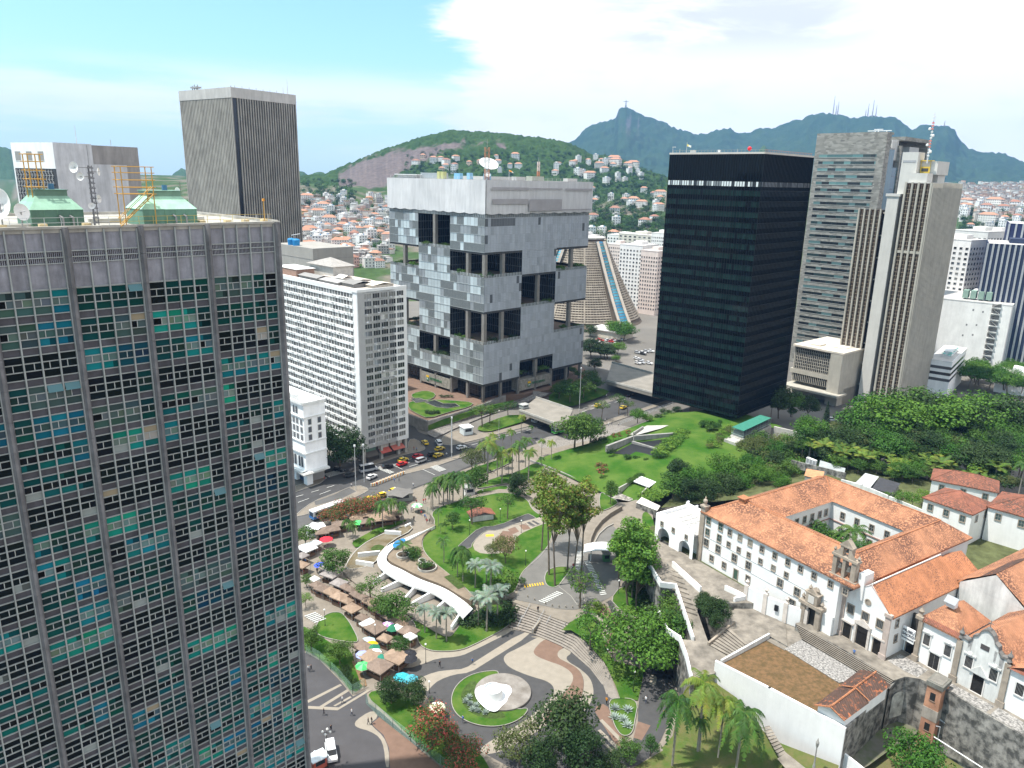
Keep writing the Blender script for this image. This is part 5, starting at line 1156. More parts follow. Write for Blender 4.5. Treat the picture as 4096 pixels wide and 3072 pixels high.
pave('reflecting_pool',R1,[(1000,180),(1060,175),(1130,195),(1040,210)],mat('pool_dark',(.035,.035,.032),.1),4.0,0,.14,raise_=-.1)
pave('bank_lawn',None,[R1(1130,415),R1(1130,365),R1(1300,315),R1(1500,250),R1(1760,190),R1(1760,200),R1(1700,230),R1(1450,310)],M_GRASS,[.3,3,3.2,3.3,3.3,3,2,.5],0)
pave('stone_bank',None,[R1(1120,440),R1(1180,470),R1(1330,400),R1(1500,330),R1(1700,250),R1(2000,160),R2(180,140),R2(60,120),R1(1900,150),R1(1700,225),R1(1450,312),R1(1130,420)],mat('patterned_stone',(.19,.175,.16),.9,.4,1.2,detail=3),[.2,0,0,0,.3,2.5,3.5,4,3.5,2,.5,.2],0)
pave('bank_lawn',None,[R1(1470,400),R1(1600,340),R1(1760,290),R1(1890,330),R1(1700,390),R1(1560,430)],M_GRASS,[0.1,1.4,2.2,.6,.2,0.1],1)
pave('bank_lawn',None,[R2(130,195),R2(300,60),R2(560,100),R2(640,135),R2(450,205),R2(320,245)],M_GRASS,[2.5,3.5,2.5,1.0,.3,.3],1)
pave('lawn',R2,[(548,935),(560,870),(600,895),(695,945),(640,985),(560,1015)],M_GRASS,UP,1,.16)
pave('lawn',R2,[(940,1060),(890,1010),(860,1040),(870,1120),(930,1200),(955,1130)],M_GRASS,UP,1)
_w=MB();W_=[G(R2(*p),UP)for p in((470,1300),(482,1235),(510,1170),(560,1105),(620,1055),(712,1000))]
for a,c in zip(W_[:-1],W_[1:]):d=c-a;_w.obox((a+c)/2,d,d.length/2,.25,UP-.1,UP+1.7)
_w.build('ramp_wall',M_SIDE,label='curved tan wall along the left of the descending driveway',cat='low wall')
_w=MB();W_=[G(R2(*p),UP)for p in((500,1300),(515,1240),(545,1185),(600,1135),(650,1110))]
for a,c in zip(W_[:-1],W_[1:]):d=c-a;_w.obox((a+c)/2,d,d.length/2,.15,UP-.1,UP+.7)
_w.build('ramp_kerb',M_KERB,label='low curved kerb on the right of the tan driveway wall',cat='low wall')
# ------------------------------------------------------------------ convent hill
CO=G(C5(385,262),27.0);CO.z=0;CYAW=rad(-57.5);EX,EY=DV(147.5),DV(57.5)
def CL(px,z):p=G(px,z)-CO;return(p.dot(EX),p.dot(EY))
def CW(x,y,z=0.0):p=CO+EX*x+EY*y;p.z=z;return p
M_PLAS=mat('whitewashed_plaster',(.80,.79,.77),.85,.05,.3,stain=.10)
M_PLASD=mat('stained_whitewash',(.70,.69,.66),.85,.14,.3,stain=.35)
M_STONE=mat('old_trim_stone',(.36,.30,.24),.85,.22,.7,stain=.3)
M_ROCK=mat('dark_masonry',(.085,.082,.075),.9,1.0,.7,stain=.45,detail=10,col2=(.33,.31,.28))
M_YARD=mat('worn_terrace_paving',(.205,.18,.15),.9,.45,.4,detail=10)
M_MOS=mat('white_pebble_mosaic',(.40,.375,.35),.9,.6,2.6,detail=2,col2=(.10,.095,.09))
def tile_mat(name,c,dark,cover,sc_=1.0):
 m=mat(name,c,.85,0,1);nt=m.node_tree;N,L=nt.nodes,nt.links
 g=N.new('ShaderNodeNewGeometry');mp=N.new('ShaderNodeMapping');mp.inputs[2].default_value=(0,0,rad(57.5));mp.inputs[3].default_value=(1.0,1.0,1.0);L.new(g.outputs[0],mp.inputs[0])
 def noise(s,d,st=(1,1,1)):
  q=N.new('ShaderNodeMapping');q.inputs[3].default_value=st;L.new(mp.outputs[0],q.inputs[0]);n=N.new('ShaderNodeTexNoise');n.inputs['Scale'].default_value=s;n.inputs['Detail'].default_value=d;L.new(q.outputs[0],n.inputs['Vector']);return n.outputs[0]
 def rng(v,a,b,c_=0,d=1):
  r=N.new('ShaderNodeMapRange');L.new(v,r.inputs[0]);r.inputs[1].default_value=a;r.inputs[2].default_value=b;r.inputs[3].default_value=c_;r.inputs[4].default_value=d;return r.outputs[0]
 a=N.new('ShaderNodeMath');a.operation='MULTIPLY';L.new(rng(noise(1.25*sc_,2,(1,1,2.2)),.60-cover*.3,.66-cover*.3),a.inputs[0]);L.new(rng(noise(.14,4),.38,.6,.15,1),a.inputs[1])
 mx=N.new('ShaderNodeMix');mx.data_type='RGBA';L.new(a.outputs[0],mx.inputs[0]);mx.inputs[7].default_value=(*dark,1)
 v=N.new('ShaderNodeVectorMath');v.operation='SCALE';v.inputs[0].default_value=c;L.new(rng(noise(.5,6),.3,.7,.78,1.2),v.inputs['Scale']);L.new(v.outputs[0],mx.inputs[6])
 L.new(mx.outputs[2],N['Principled BSDF'].inputs['Base Color'])
 w=N.new('ShaderNodeTexWave');w.bands_direction='DIAGONAL';w.inputs['Scale'].default_value=1.1;L.new(mp.outputs[0],w.inputs[0]);bp=N.new('ShaderNodeBump');bp.inputs['Distance'].default_value=.06;L.new(w.outputs[1],bp.inputs['Height']);L.new(bp.outputs[0],N['Principled BSDF'].inputs['Normal'])
 return m
M_TILE=tile_mat('terracotta_tiles',(.42,.195,.105),(.15,.07,.045),.55,1.7)
M_TILEC=tile_mat('clean_terracotta_tiles',(.42,.175,.085),(.2,.09,.055),.25,1.8)
M_TILER=tile_mat('weathered_red_tiles',(.27,.10,.062),(.10,.055,.04),.55,1.6)
M_TILED=tile_mat('sooty_tiles',(.085,.05,.038),(.32,.11,.05),.10)
def hillsheet(name,pts,m,thick=None,smooth=0,label=None,kind='structure',cat=None):
 """pts: (frame, x, y, z)"""
 P=[G(f(x,y),z)for f,x,y,z in pts]
 if smooth:P=chaikin(P,smooth)
 a=sum(P[i].x*P[(i+1)%len(P)].y-P[(i+1)%len(P)].x*P[i].y for i in range(len(P)))
 if a<0:P=P[::-1]
 b=MB();b.face(P);b.build(name,m,kind=kind,label=label,cat=cat)
 if thick is not None:
  b=MB()
  for i in range(len(P)):p,q=P[i],P[(i+1)%len(P)];b.face([Vector((p.x,p.y,thick)),Vector((q.x,q.y,thick)),q,p])
  b.build('retaining_wall',M_ROCK,label='weathered stone retaining wall under the convent '+name.replace('_',' '),cat='retaining wall')
 return P
def rect(name,x0,x1,y0,y1,z,m,thick=0.0):
 P=[CW(x0,y0,z),CW(x1,y0,z),CW(x1,y1,z),CW(x0,y1,z)];b=MB();b.face(P);b.build(name,m,kind='structure')
 b=MB()
 for i in range(4):p,q=P[i],P[(i+1)%4];b.face([Vector((p.x,p.y,thick)),Vector((q.x,q.y,thick)),q,p])
 b.build('hill',M_ROCK,kind='structure')
_ge=mat('garden_earth',(.09,.10,.045),.95,.4,.3,spec=.05)
rect('convent_garden_ground',-20,50,-.5,105,13.9,_ge);rect('convent_garden_ground',50,96,8.5,105,13.9,_ge)
hillsheet('yard',[(C5,-30,430,14),(C5,330,610,14),(C5,720,830,14),(C5,800,930,14),(C5,600,930,14),(C5,370,858,13.9),(R5,1290,360,13.6),(R5,1090,175,13.95),(R5,1040,210,13.9),(R5,1000,310,13.8),(R5,905,150,14),(R5,860,60,14)],M_YARD,0)
hillsheet('ramp',[(R5,1000,312,13.78),(R5,1040,210,13.88),(R5,1092,175,13.92),(R5,1290,362,13.5),(R5,1270,500,12.4),(R5,1340,700,11.4),(R5,1360,750,11.2),(R5,1510,842,11.0),(R5,1425,885,10.8),(R5,1400,962,10.4),(R5,1225,1000,10.4),(R5,1190,850,10.8),(R5,1140,710,11.2),(R5,1235,715,11.2),(R5,1150,450,12.6),(R5,1110,328,13.2)],M_YARD,0)
b=MB()
for k in range(9):
 y=185+k*38;a,c=G(R5(1030+k*14,y),13.85-k*.17),G(R5(1150+k*15,y+40),13.85-k*.17);d=c-a;b.obox((a+c)/2,d,d.length/2,.08,a.z-.3,a.z+.10)
b.build('ramp_step',M_YARD,kind='structure')
hillsheet('landing',[(R5,1500,622,12.6),(R5,1545,480,12.6),(R5,1560,440,12.6),(R5,1660,440,12.6),(R5,1920,600,12.6),(R5,1935,760,12.6),(R5,1810,690,12.6),(R5,1640,745,12.6)],M_YARD,0)
hillsheet('dry_lawn',[(R5,1425,890,12.2),(R5,1640,770,12.2),(R5,1800,705,12.2),(R6,450,785,12.2),(R6,830,1030,12.2),(R6,1215,1060,12.2),(R6,885,1378,12.2)],mat('dry_brown_lawn',(.175,.105,.055),.95,.8,1.2,spec=.05,detail=10,col2=(.10,.07,.035)),0)
hillsheet('mosaic_terrace',[(R6,560,712,12.32),(R6,440,780,12.32),(R6,640,905,12.32),(R6,840,1030,12.32),(R6,1010,1000,12.32),(R6,945,930,12.32)],M_MOS,0)
hillsheet('church_terrace',[(R6,640,560,14),(R6,520,592,14),(R6,900,800,14),(R6,1250,1012,14),(R6,1330,985,14),(R6,1440,1002,14),(R6,1570,1062,14),(R6,2260,1478,14),(R6,2400,1200,14),(R6,1500,780,14),(R6,1100,600,14)],M_YARD,0)
for q in([(1290,818),(1200,868),(1330,945),(1420,990),(1500,935)],[(1640,1020),(1580,1055),(1910,1255),(1990,1205)],[(2015,1212),(1945,1275),(2230,1445),(2300,1380)]):hillsheet('mosaic_terrace',[(R6,x,y,14.02)for x,y in q],M_MOS)
hillsheet('slope_lawn',[(R5,700,1700,0),(R5,1000,1522,0),(R5,1090,1420,.8),(R5,1140,1150,4.5),(R5,1230,1000,8.5),(R5,1415,1040,8.2),(R5,1560,1140,7.6),(R5,1760,1390,7),(R6,420,1480,6.6),(R6,840,1640,6.2),(R6,800,1900,4),(R5,1200,2300,1)],mat('slope_grass',(.07,.11,.025),.95,.8,.35,spec=.05,bump=.06,bscale=3,col2=(.13,.12,.05),detail=8))
b=MB()
def flight(a,c,e,f,n,zlo,zhi):
 """a,c bottom edge; e,f top edge (photo, height) ; n steps"""
 for i in range(n):
  t0,t1=i/n,(i+1)/n;z=zlo+(zhi-zlo)*t1+.03;q=[a.lerp(e,t0),c.lerp(f,t0),c.lerp(f,t1),a.lerp(e,t1)];v=rnd.uniform(.9,1.08)
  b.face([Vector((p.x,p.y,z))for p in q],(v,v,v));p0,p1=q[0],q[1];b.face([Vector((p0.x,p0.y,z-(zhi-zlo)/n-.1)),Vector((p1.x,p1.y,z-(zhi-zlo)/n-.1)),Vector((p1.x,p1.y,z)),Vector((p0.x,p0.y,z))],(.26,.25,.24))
flight(G(R6(565,712),12.32),G(R6(1190,1080),12.32),G(R6(520,592),14),G(R6(1250,1012),14),7,12.32,14)
flight(G(R5(1355,752),11.2),G(R5(1515,845),11.0),G(R5(1500,622),12.6),G(R5(1640,745),12.6),8,11.1,12.6)
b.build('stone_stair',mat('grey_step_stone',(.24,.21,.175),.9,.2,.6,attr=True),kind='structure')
def wallrun(name,pts,h,w,m,label,cat='wall',low=.4):
 P=[G(f(x,y),z)for f,x,y,z in pts];b=MB()
 for a,c in zip(P[:-1],P[1:]):
  d=(c-a);n=Vector((-d.y,d.x,0)).normalized()*w/2;e=Vector((d.x,d.y,0)).normalized()*w*.5
  lo0,lo1=Vector((0,0,-low)),Vector((0,0,h));q=[a-e-n,c+e-n,c+e+n,a-e+n];pts8=[p+lo0 for p in q]+[p+lo1 for p in q];b.faces(pts8,[(0,3,2,1),(4,5,6,7),(0,1,5,4),(1,2,6,5),(2,3,7,6),(3,0,4,7)])
 return b.build(name,m,label=label,cat=cat)
wallrun('parapet_wall',[(R5,880,90,14),(R5,905,150,14),(R5,1000,312,13.8),(R5,1110,328,13.2),(R5,1150,450,12.6),(R5,1238,716,11.2)],.95,.42,M_PLAS,'white parapet zigzagging along the left side of the convent ramp')
wallrun('parapet_wall',[(R5,1090,178,13.9),(R5,1290,362,13.5)],1.5,.42,M_PLAS,'white tapering wall between the convent yard and the ramp')
wallrun('parapet_wall',[(R5,985,520,8),(R5,1050,655,10.5),(R5,1140,712,11.2),(R5,1190,850,10.8),(R5,1225,1000,10.4)],.9,.4,M_PLAS,'white topped wall above the parking lane with blue scribbles')
wallrun('parapet_wall',[(R5,1355,752,11.2),(R5,1535,600,12.6)],.7,.45,M_STONE,'stone balustrade on the left of the lower convent stair')
wallrun('parapet_wall',[(R5,1450,885,12.2),(R5,1795,692,12.6)],.8,.4,M_PLASD,'low grey wall between the brown lawn and the lower stair')
wallrun('retaining_wall',[(R5,1412,888,12.2),(R5,1800,1085,12.2),(R6,880,1378,12.2)],.6,.5,M_PLAS,'big white retaining wall below the dry brown lawn','retaining wall',low=12.2)
wallrun('retaining_wall',[(R6,1575,1062,14),(R6,2300,1500,14)],.5,.5,M_ROCK,'dark mossy stone retaining wall right of the brick tower','retaining wall',low=14)
wallrun('retaining_wall',[(R6,885,1380,12),(R6,1225,1050,12.5)],.5,.5,M_ROCK,'dark mossy wall beside the sunken court under the brown roofed shed','retaining wall',low=12)
wallrun('white_wall',[(R6,840,1560,5.6),(R6,1010,1700,5.0)],1.2,.4,M_PLAS,'short white wall at the bottom edge beside the sunken court',low=6)
def ring_roof(b,o,i,z,zr,ov=.5,zi=None):
 (a0,a1,b0,b1),(c0,c1,d0,d1)=o,i;a0-=ov;a1+=ov;b0-=ov;b1+=ov
 O=[(a0,b0,z),(a1,b0,z),(a1,b1,z),(a0,b1,z)];I=[(c0+.4,d0+.4,z),(c1-.4,d0+.4,z),(c1-.4,d1-.4,z),(c0+.4,d1-.4,z)];R=[((p[0]+q[0])/2,(p[1]+q[1])/2,zr)for p,q in zip(O,I)]
 for k in range(4):
  j=(k+1)%4;b.face([O[k],O[j],R[j],R[k]]);b.face([R[k],R[j],I[j],I[k]]);b.face([(O[k][0],O[k][1],z-.35),(O[j][0],O[j][1],z-.35),O[j],O[k]]);b.face([(O[j][0],O[j][1],z-.35),(O[k][0],O[k][1],z-.35),I[k],I[j]])
 return R
def ridge_caps(b,lines,r=.16):
 for p,q in lines:b.tube(p,q,r,r,5)
def cwin(T,x,y,z,w,h,face='F',surround=(.34,.29,.24),glass=(.05,.055,.055),grille=0,arch=False):
 """one window or door: stone surround, recessed pane, bars"""
 m=MB();s=-1 if face in 'FR' else 1
 def q(u0,u1,d0,d1,z0,z1,c,mi=0):
  if face=='F':m.box(x+u0,x+u1,y-d1,y-d0,z+z0,z+z1,c,mi)
  elif face=='K':m.box(x+u0,x+u1,y+d0,y+d1,z+z0,z+z1,c,mi)
  elif face=='R':m.box(x+d0,x+d1,y+u0,y+u1,z+z0,z+z1,c,mi)
  else:m.box(x-d1,x-d0,y+u0,y+u1,z+z0,z+z1,c,mi)
 q(-w/2-.22,-w/2,.0,.12,-.2,h+.2,surround);q(w/2,w/2+.22,.0,.12,-.2,h+.2,surround);q(-w/2,w/2,.0,.12,h,h+.22,surround);q(-w/2-.2,w/2+.2,.0,.2,-.24,0,surround)
 q(-w/2,w/2,.0,.03,0,h,glass)
 for i in range(grille):u=-w/2+w*(i+1)/(grille+1);q(u-.03,u+.03,.03,.07,0,h,(.22,.21,.2))
 if not grille and h<2.4:q(-.04,.04,.03,.06,0,h,(.3,.3,.28));q(-w/2,w/2,.03,.06,h*.5-.03,h*.5+.03,(.3,.3,.28))
 return m.build('window' if h<2.4 else 'door',M_GLASS,T)
def convent():
 T=thing('convent','large white convent with orange tiled roofs round a palm courtyard','convent',CO,CYAW)
 b=MB();z0,z1=13.5,26.7
 b.box(0,38.2,0,14.7,z0,z1);b.box(38.2,41.2,2.6,14.7,z0,z1);b.box(0,12,14.7,44,z0,z1);b.box(12,41.2,34,44,z0,z1);b.box(32,41.2,14.7,34,z0,z1);b.build('wall',M_PLAS,T)
 b=MB();R=ring_roof(b,(0,41.2,0,44),(12,32,14.7,34),27.0,30.6);b.build('roof',M_TILE,T)
 b=MB();ridge_caps(b,[(R[0],R[1]),(R[1],R[2]),(R[2],R[3]),(R[3],R[0]),((-.4,-.4,27.05),R[0]),((-.4,44.4,27.05),R[3]),((12.4,34,27.1),R[3]),((12.4,15,27.1),R[0]),((32,15,27.1),R[1])]);b.build('ridge_tile',M_TILEC,T)
 b=MB();b.box(-.5,.9,-.35,1.0,z0,28.2);b.box(-.7,1.1,-.55,1.2,28.2,28.6);b.lathe((.2,.3,28.6),[(.5,0),(.3,.4),(.55,1.0),(.5,1.4),(.15,1.8),(.2,2.1),(1e-3,2.4)],10);b.build('corner_pillar',M_STONE,T)
 b=MB();b.box(5.2,6.9,6.3,8.0,29.4,31.3);b.box(4.9,7.2,6,8.3,31.3,31.5);b.build('roof_hatch',M_TILEC,T)
 X1=[2.1,6,8.9,12,15,18.4,22,25.5,28.8,32.2,36.2,39.6]
 for i,x in enumerate(X1):cwin(T,x,0,24.4,1.15 if i<2 else.95,1.75 if i<2 else 1.3,glass=(.05,.09,.075)if i<2 else rnd.choice([(.03,.035,.035),(.24,.22,.17),(.05,.05,.05)]))
 for i,x in enumerate([2.1,5.9,8.9,12,15,18.4,22,25.5]):cwin(T,x,0,21.4,1.1 if i<2 else.85,1.7 if i<2 else 1.15,glass=(.05,.08,.07)if i<2 else rnd.choice([(.2,.19,.16),(.04,.045,.045)]))
 for x in(2.0,5.9,11,15.2,24.2,28.7,32):cwin(T,x,0,18.5,1.3,1.75)
 for x in(4.2,8.2,15.5,36):cwin(T,x,0,15.4,1.05,1.4)
 cwin(T,11.9,0,14.2,1.1,2.5,glass=(.05,.10,.07));
 for x in(27.8,32):cwin(T,x,0,15.2,1.4,1.8)
 for x in(15.5,19.5,23.5,27.5):cwin(T,x,34,23.4,1.0,1.6);cwin(T,x,34,19.4,1.0,1.6)
 for y in(17.5,20.5,23.5,26.5,29.5,32):cwin(T,12,y,23.4,1.0,1.6,'R');cwin(T,12,y,19.4,1.0,1.6,'R')
 b=MB()
 for z in(22.0,18.2):b.box(12,32,33.8,34,z,z+.25,(.4,.25,.22));b.box(12,12.2,14.7,34,z,z+.25,(.4,.25,.22))
 for z in(20.9,17.9):b.box(.9,36,-.08,0,z,z+.12,(.62,.61,.6))
 b.build('string_course',M_WATT,T)
 b=MB();A0,A1,yb=-14.2,-.5,9.4
 def arch_panel(xa,xb,ctr,r,zs,zb,zt,y):
  xs=[xa]
  pts=[(xa,y,zb),(ctr-r,y,zb)]+[(ctr-r*math.cos(t),y,zs+r*math.sin(t))for t in np.linspace(0,math.pi,13)]+[(ctr+r,y,zb),(xb,y,zb),(xb,y,zt),(xa,y,zt)]
  b.face(pts)
  inner=[(ctr-r,zb)]+[(ctr-r*math.cos(t),zs+r*math.sin(t))for t in np.linspace(0,math.pi,13)]+[(ctr+r,zb)]
  for(p,q)in zip(inner[:-1],inner[1:]):b.face([(p[0],y,p[1]),(p[0],y+1.2,p[1]),(q[0],y+1.2,q[1]),(q[0],y,q[1])],(.8,.8,.8))
 arch_panel(A0,-7.4,-10.9,2.1,15.9,13.5,21.2,-1.8);arch_panel(-7.4,A1,-3.4,1.9,15.9,13.5,21.2,-1.8)
 b.box(A0,A0+.5,-1.79,yb,13.5,21.2);b.box(A0+.5,A1,yb-.5,yb,13.5,21.2);b.box(A0+.5,A1,1.5,2,13.5,20);b.box(A0+.5,A1,-1.78,yb-.5,20.2,20.45,(.42,.40,.38));b.box(-7.9,-7.0,-.6,1.5,13.5,20)
 for k in range(5):b.box(A0+.4,A1,-1.75,-1.4,21.2,21.5)if k==0 else b.box(A0+k*2.8-.3,A0+k*2.8+.3,-1.7,-1.2,21.5,22.0)
 for k in range(5):b.box(A0+k*3.2+.3,A0+k*3.2+.7,yb-.6,yb+.1,21.2,22.3)
 b.box(A0,A1,yb-.5,yb,21.2,21.7);b.build('arched_annex_wall',M_WATT,T)
 for x in(-11.8,-7.6,-3.0):cwin(T,x,-1.8,18.6,.7,1.0)
 b=MB();b.box(2.0,2.3,3,12,20.46,20.7);
 for k in range(3):b.box(A0+3,A0+9,1.5+k*2.2,1.7+k*2.2,20.46,20.6,(.5,.5,.48));b.box(A0+4+k*2,A0+4.2+k*2,1,7,20.46,20.58,(.5,.5,.48))
 b.build('annex_roof_rib',M_WATT,T)
 b=MB();y=.4
 for x0,x1 in((35.6,36.5),(37.8,38.5),(39.8,40.8)):b.box(x0,x1,y,y+1.3,27.2,31.6)
 b.box(35.2,41.2,y-.2,y+1.5,26.9,27.5);b.box(35.3,41.1,y-.2,y+1.5,31.6,32.1);b.box(36.9,37.6,y,y+1.2,32.1,34.2);b.box(38.8,39.5,y,y+1.2,32.1,34.2);b.box(36.7,39.7,y-.1,y+1.3,34.2,34.5)
 b.face([(36.7,y,34.5),(39.7,y,34.5),(38.2,y,36)]);b.face([(39.7,y+1.2,34.5),(36.7,y+1.2,34.5),(38.2,y+1.2,36)]);b.face([(36.7,y,34.5),(38.2,y,36),(38.2,y+1.2,36),(36.7,y+1.2,34.5)]);b.face([(38.2,y,36),(39.7,y,34.5),(39.7,y+1.2,34.5),(38.2,y+1.2,36)])
 for s,x in((1,35.4),(-1,41.0)):b.face([(x,y,32.1),(x+s*1.5,y,32.1),(x+s*1.5,y,33.6)]if s>0 else[(x-1.5,y,33.6),(x-1.5,y,32.1),(x,y,32.1)])
 for x in(35.5,40.9):b.lathe((x,y+.6,32.1),[(.35,0),(.2,.3),(.38,.7),(.1,1.1),(1e-3,1.4)],8)
 b.tube((38.2,y+.6,36),(38.2,y+.6,37.6),.06,.05,5);b.tube((37.8,y+.6,37.1),(38.6,y+.6,37.1),.05,.05,5);g=b.build('bell_gable',M_STONE,T)
 for x,z,r in((37.15,29.2,.55),(39.15,29.2,.6),(38.2,33,.38)):
  b=MB();b.lathe((x,y+.6,z),[(r,0),(r*.8,r*.4),(r*.6,r*1.2),(r*.3,r*1.7),(1e-3,r*1.8)],12,(.10,.10,.09));b.tube((x-r-.2,y+.6,z+r*1.9),(x+r+.2,y+.6,z+r*1.9),.1,.1,5,(.12,.11,.1));b.build('bell',M_ATT,g)
 b=MB();b.box(41.0,42.4,1.5,4.5,24,29.6);b.build('stair_hut',M_PLAS,T)
 b=MB();b.box(30.9,32.0,-1.5,-.1,13.8,18.6);b.box(34.6,35.7,-1.5,-.1,13.8,18.6);b.box(30.5,36.1,-1.8,.1,18.6,19.3);b.box(31.9,34.7,-1.6,-.2,19.3,21.6);b.box(31.6,35,-1.7,-.1,21.6,21.9);b.faces([(32,-1.6,21.9),(34.6,-1.6,21.9),(33.3,-1.6,23),(32,-.2,21.9),(34.6,-.2,21.9),(33.3,-.2,23)],[(0,1,2),(4,3,5),(0,2,5,3),(2,1,4,5)])
 for x in(31,35.6,32.4,34.2):b.lathe((x,-.9,19.3 if x in(31,35.6)else 21.9),[(.4,0),(.22,.4),(.42,.8),(.12,1.3),(1e-3,1.6)],8)
 p=b.build('portal',M_STONE,T);b=MB();b.box(32.05,34.55,-.4,-.1,14.03,18.5,(.02,.02,.02));b.box(32.6,34,-1.68,-1.6,19.6,21.3,(.55,.52,.48));b.build('door',M_ATT,p)
 b=MB();b.box(35.75,38.1,-.6,-.1,13.8,18.4);b.build('portal_wall',M_PLAS,T)
convent()
def screen_wall():
 T=thing('screen_wall','white garden screen wall with urns in front of the convent','wall',CW(26,-2.5),CYAW)
 b=MB();pts=[(-7,-2.0),(-2.3,-1.2),(2.2,.1),(6.2,1.6)]
 for(a,c),h in zip(zip(pts[:-1],pts[1:]),(3.4,3.1,3.0)):d=Vector((c[0]-a[0],c[1]-a[1],0));b.obox(((a[0]+c[0])/2,(a[1]+c[1])/2),d,d.length/2,.25,12.4,13.9+h)
 b.obox((-9.5,-2.6),(5,.8),2.8,.25,12.4,15.1);b.obox((-7.2,-3.6),(.2,1),1.7,.25,12.4,15.0);b.build('wall',M_PLAS,T)
 b=MB()
 for(x,y),h in zip(pts,(3.4,3.4,3.1,3)):b.obox((x,y),(1,.2),.45,.42,12.4,14.2+h);b.lathe((x,y,14.2+h),[(.4,0),(.2,.3),(.45,.9),(.2,1.2),(1e-3,1.6)],8)
 b.build('urn_pier',mat('pale_pier_stone',(.62,.55,.49),.85,.12,.6),T);b=MB();b.obox((.4,-.75),(4.5,1.3),.4,.32,14.6,15.9);b.build('niche',M_DARK,T)
screen_wall()
def gable_roof(b,x0,x1,y0,y1,z,zr,ov=.45,hip=0.0,xm=None):
 xm=(x0+x1)/2 if xm is None else xm;r0,r1=(xm,y0-.1+0,zr),(xm,y1-hip,zr);a,c,d,e=(x0-ov,y0-.1,z),(x1+ov,y0-.1,z),(x1+ov,y1+.1,z),(x0-ov,y1+.1,z)
 b.face([a,r0,r1,e]);b.face([r0,c,d,r1]);b.face([e,r1,d])if hip else None
 for p,q in((a,e),(c,d)):b.face([(p[0],p[1],p[2]-.3),(q[0],q[1],q[2]-.3),q,p])
def church_one():
 T=thing('gabled_church','white gabled church with three dark doors at the head of the broad steps','church',CO,CYAW)
 x0,x1,y0,y1=38.3,48.6,1.9,27;b=MB();b.box(x0,x1,y0+.5,y1,13.5,23.2)
 b.face([(x0,y0,13.5),(x1,y0,13.5),(x1,y0,23.4),(x0+5.6,y0,28.2),(x0+5.2,y0,28.2),(x0,y0,23.4)]);b.face([(x1,y0,13.5),(x1,y0+.5,13.5),(x1,y0+.5,23.2),(x1,y0,23.4)]);b.build('wall',M_PLAS,T)
 b=MB();gable_roof(b,x0,x1,y0,y1,23.4,28.1,xm=43.7);b.build('roof',M_TILEC,T)
 b=MB();ridge_caps(b,[((43.7,y0,28.2),(43.7,y1,28.2))]);b.build('ridge_tile',M_PLASD,T)
 for x,w in((x0+.1,1.0),(x1-.5,1.2)):b=MB();b.box(x-.45,x-.45+w,y0-.3,y0-.02,13.8,23.3);b.box(x-.6,x-.3+w,y0-.5,y0+.3,23.3,24.0);b.box(x-.6,x-.3+w,y0-.45,y0-.02,13.8,15);b.build('corner_pilaster',mat('pinkish_pilaster',(.47,.38,.33),.85,.15,.6,stain=.2),T)
 for x in(40.2,43.5,46.7):cwin(T,x,y0,20.0,1.3,1.75,grille=3,glass=(.06,.07,.07))
 b=MB();b.lathe((0,0,0),[(.45,0),(.7,.05),(.7,.15),(.45,.15)],16);b.lathe((0,0,.01),[(1e-3,.05),(.45,.05)],12,(.2,.2,.2));o=MB();o.add(b,Matrix.Translation((43.6,y0,24.2))@Matrix.Rotation(rad(90),4,'X'));o.build('oculus',M_STONE,T)
 for x,w,h in((40.1,1.7,3.3),(43.4,2.3,4.2),(46.9,1.8,3.3)):
  cwin(T,x,y0,14.1,w,h,glass=(.008,.008,.009),grille=0);b=MB();b.box(x-w/2-.6,x+w/2+.6,y0-.4,y0-.02,14.1+h+.25,14.1+h+.65)
  if w>2:b.faces([(x-1.9,y0-.35,19),(x+1.9,y0-.35,19),(x,y0-.35,20.1),(x-1.9,y0-.02,19),(x+1.9,y0-.02,19),(x,y0-.02,20.1)],[(0,1,2),(0,2,5,3),(2,1,4,5)]);b.box(x-1.75,x-1.3,y0-.3,y0-.02,14,18.6);b.box(x+1.3,x+1.75,y0-.3,y0-.02,14,18.6)
  b.build('door_hood',mat('pale_carved_stone',(.56,.50,.45),.85,.2,1.2),T)
 cwin(T,x1,4.5,20.5,.9,1.6,'R');cwin(T,x1,4.9,17.0,.9,1.5,'R')
 b=MB();b.tube((43.7,y0+.4,28.2),(43.7,y0+.4,29.6),.07,.06,5);b.tube((43.3,y0+.4,29.1),(44.1,y0+.4,29.1),.05,.05,5);b.build('cross',M_STONE,T)
 R=thing('nave_wing','long nave wing under orange tiles behind the gabled church','church wing',CO,CYAW);b=MB();b.box(49,62,26,64,13.5,24.5);b.box(38.4,48.9,27.2,36,13.5,22.6);b.face([(49,25.98,24.5),(62,25.98,24.5),(55.5,25.98,29.3)]);b.build('wall',M_PLASD,R)
 b=MB();gable_roof(b,48.9,62,26,64,24.7,29.5,hip=0);b.build('roof',M_TILE,R);b=MB();gable_roof(b,38.4,48.8,27.2,36,22.8,26.8);b.build('lower_roof',M_TILEC,R)
 b=MB();b.faces([(51.2,25.85,26.55),(55.45,25.85,29.58),(55.45,40,29.58),(51.2,40,26.55)],[(0,1,2,3)]);b.build('sooty_roof_patch',M_TILED,R)
 for k in range(7):cwin(R,62,28+k*3.2,19.5,1.1,2.2,'R',surround=(.3,.28,.27));cwin(R,62,28+k*3.2,15.2,1.1,2.2,'R',surround=(.3,.28,.27))
church_one()
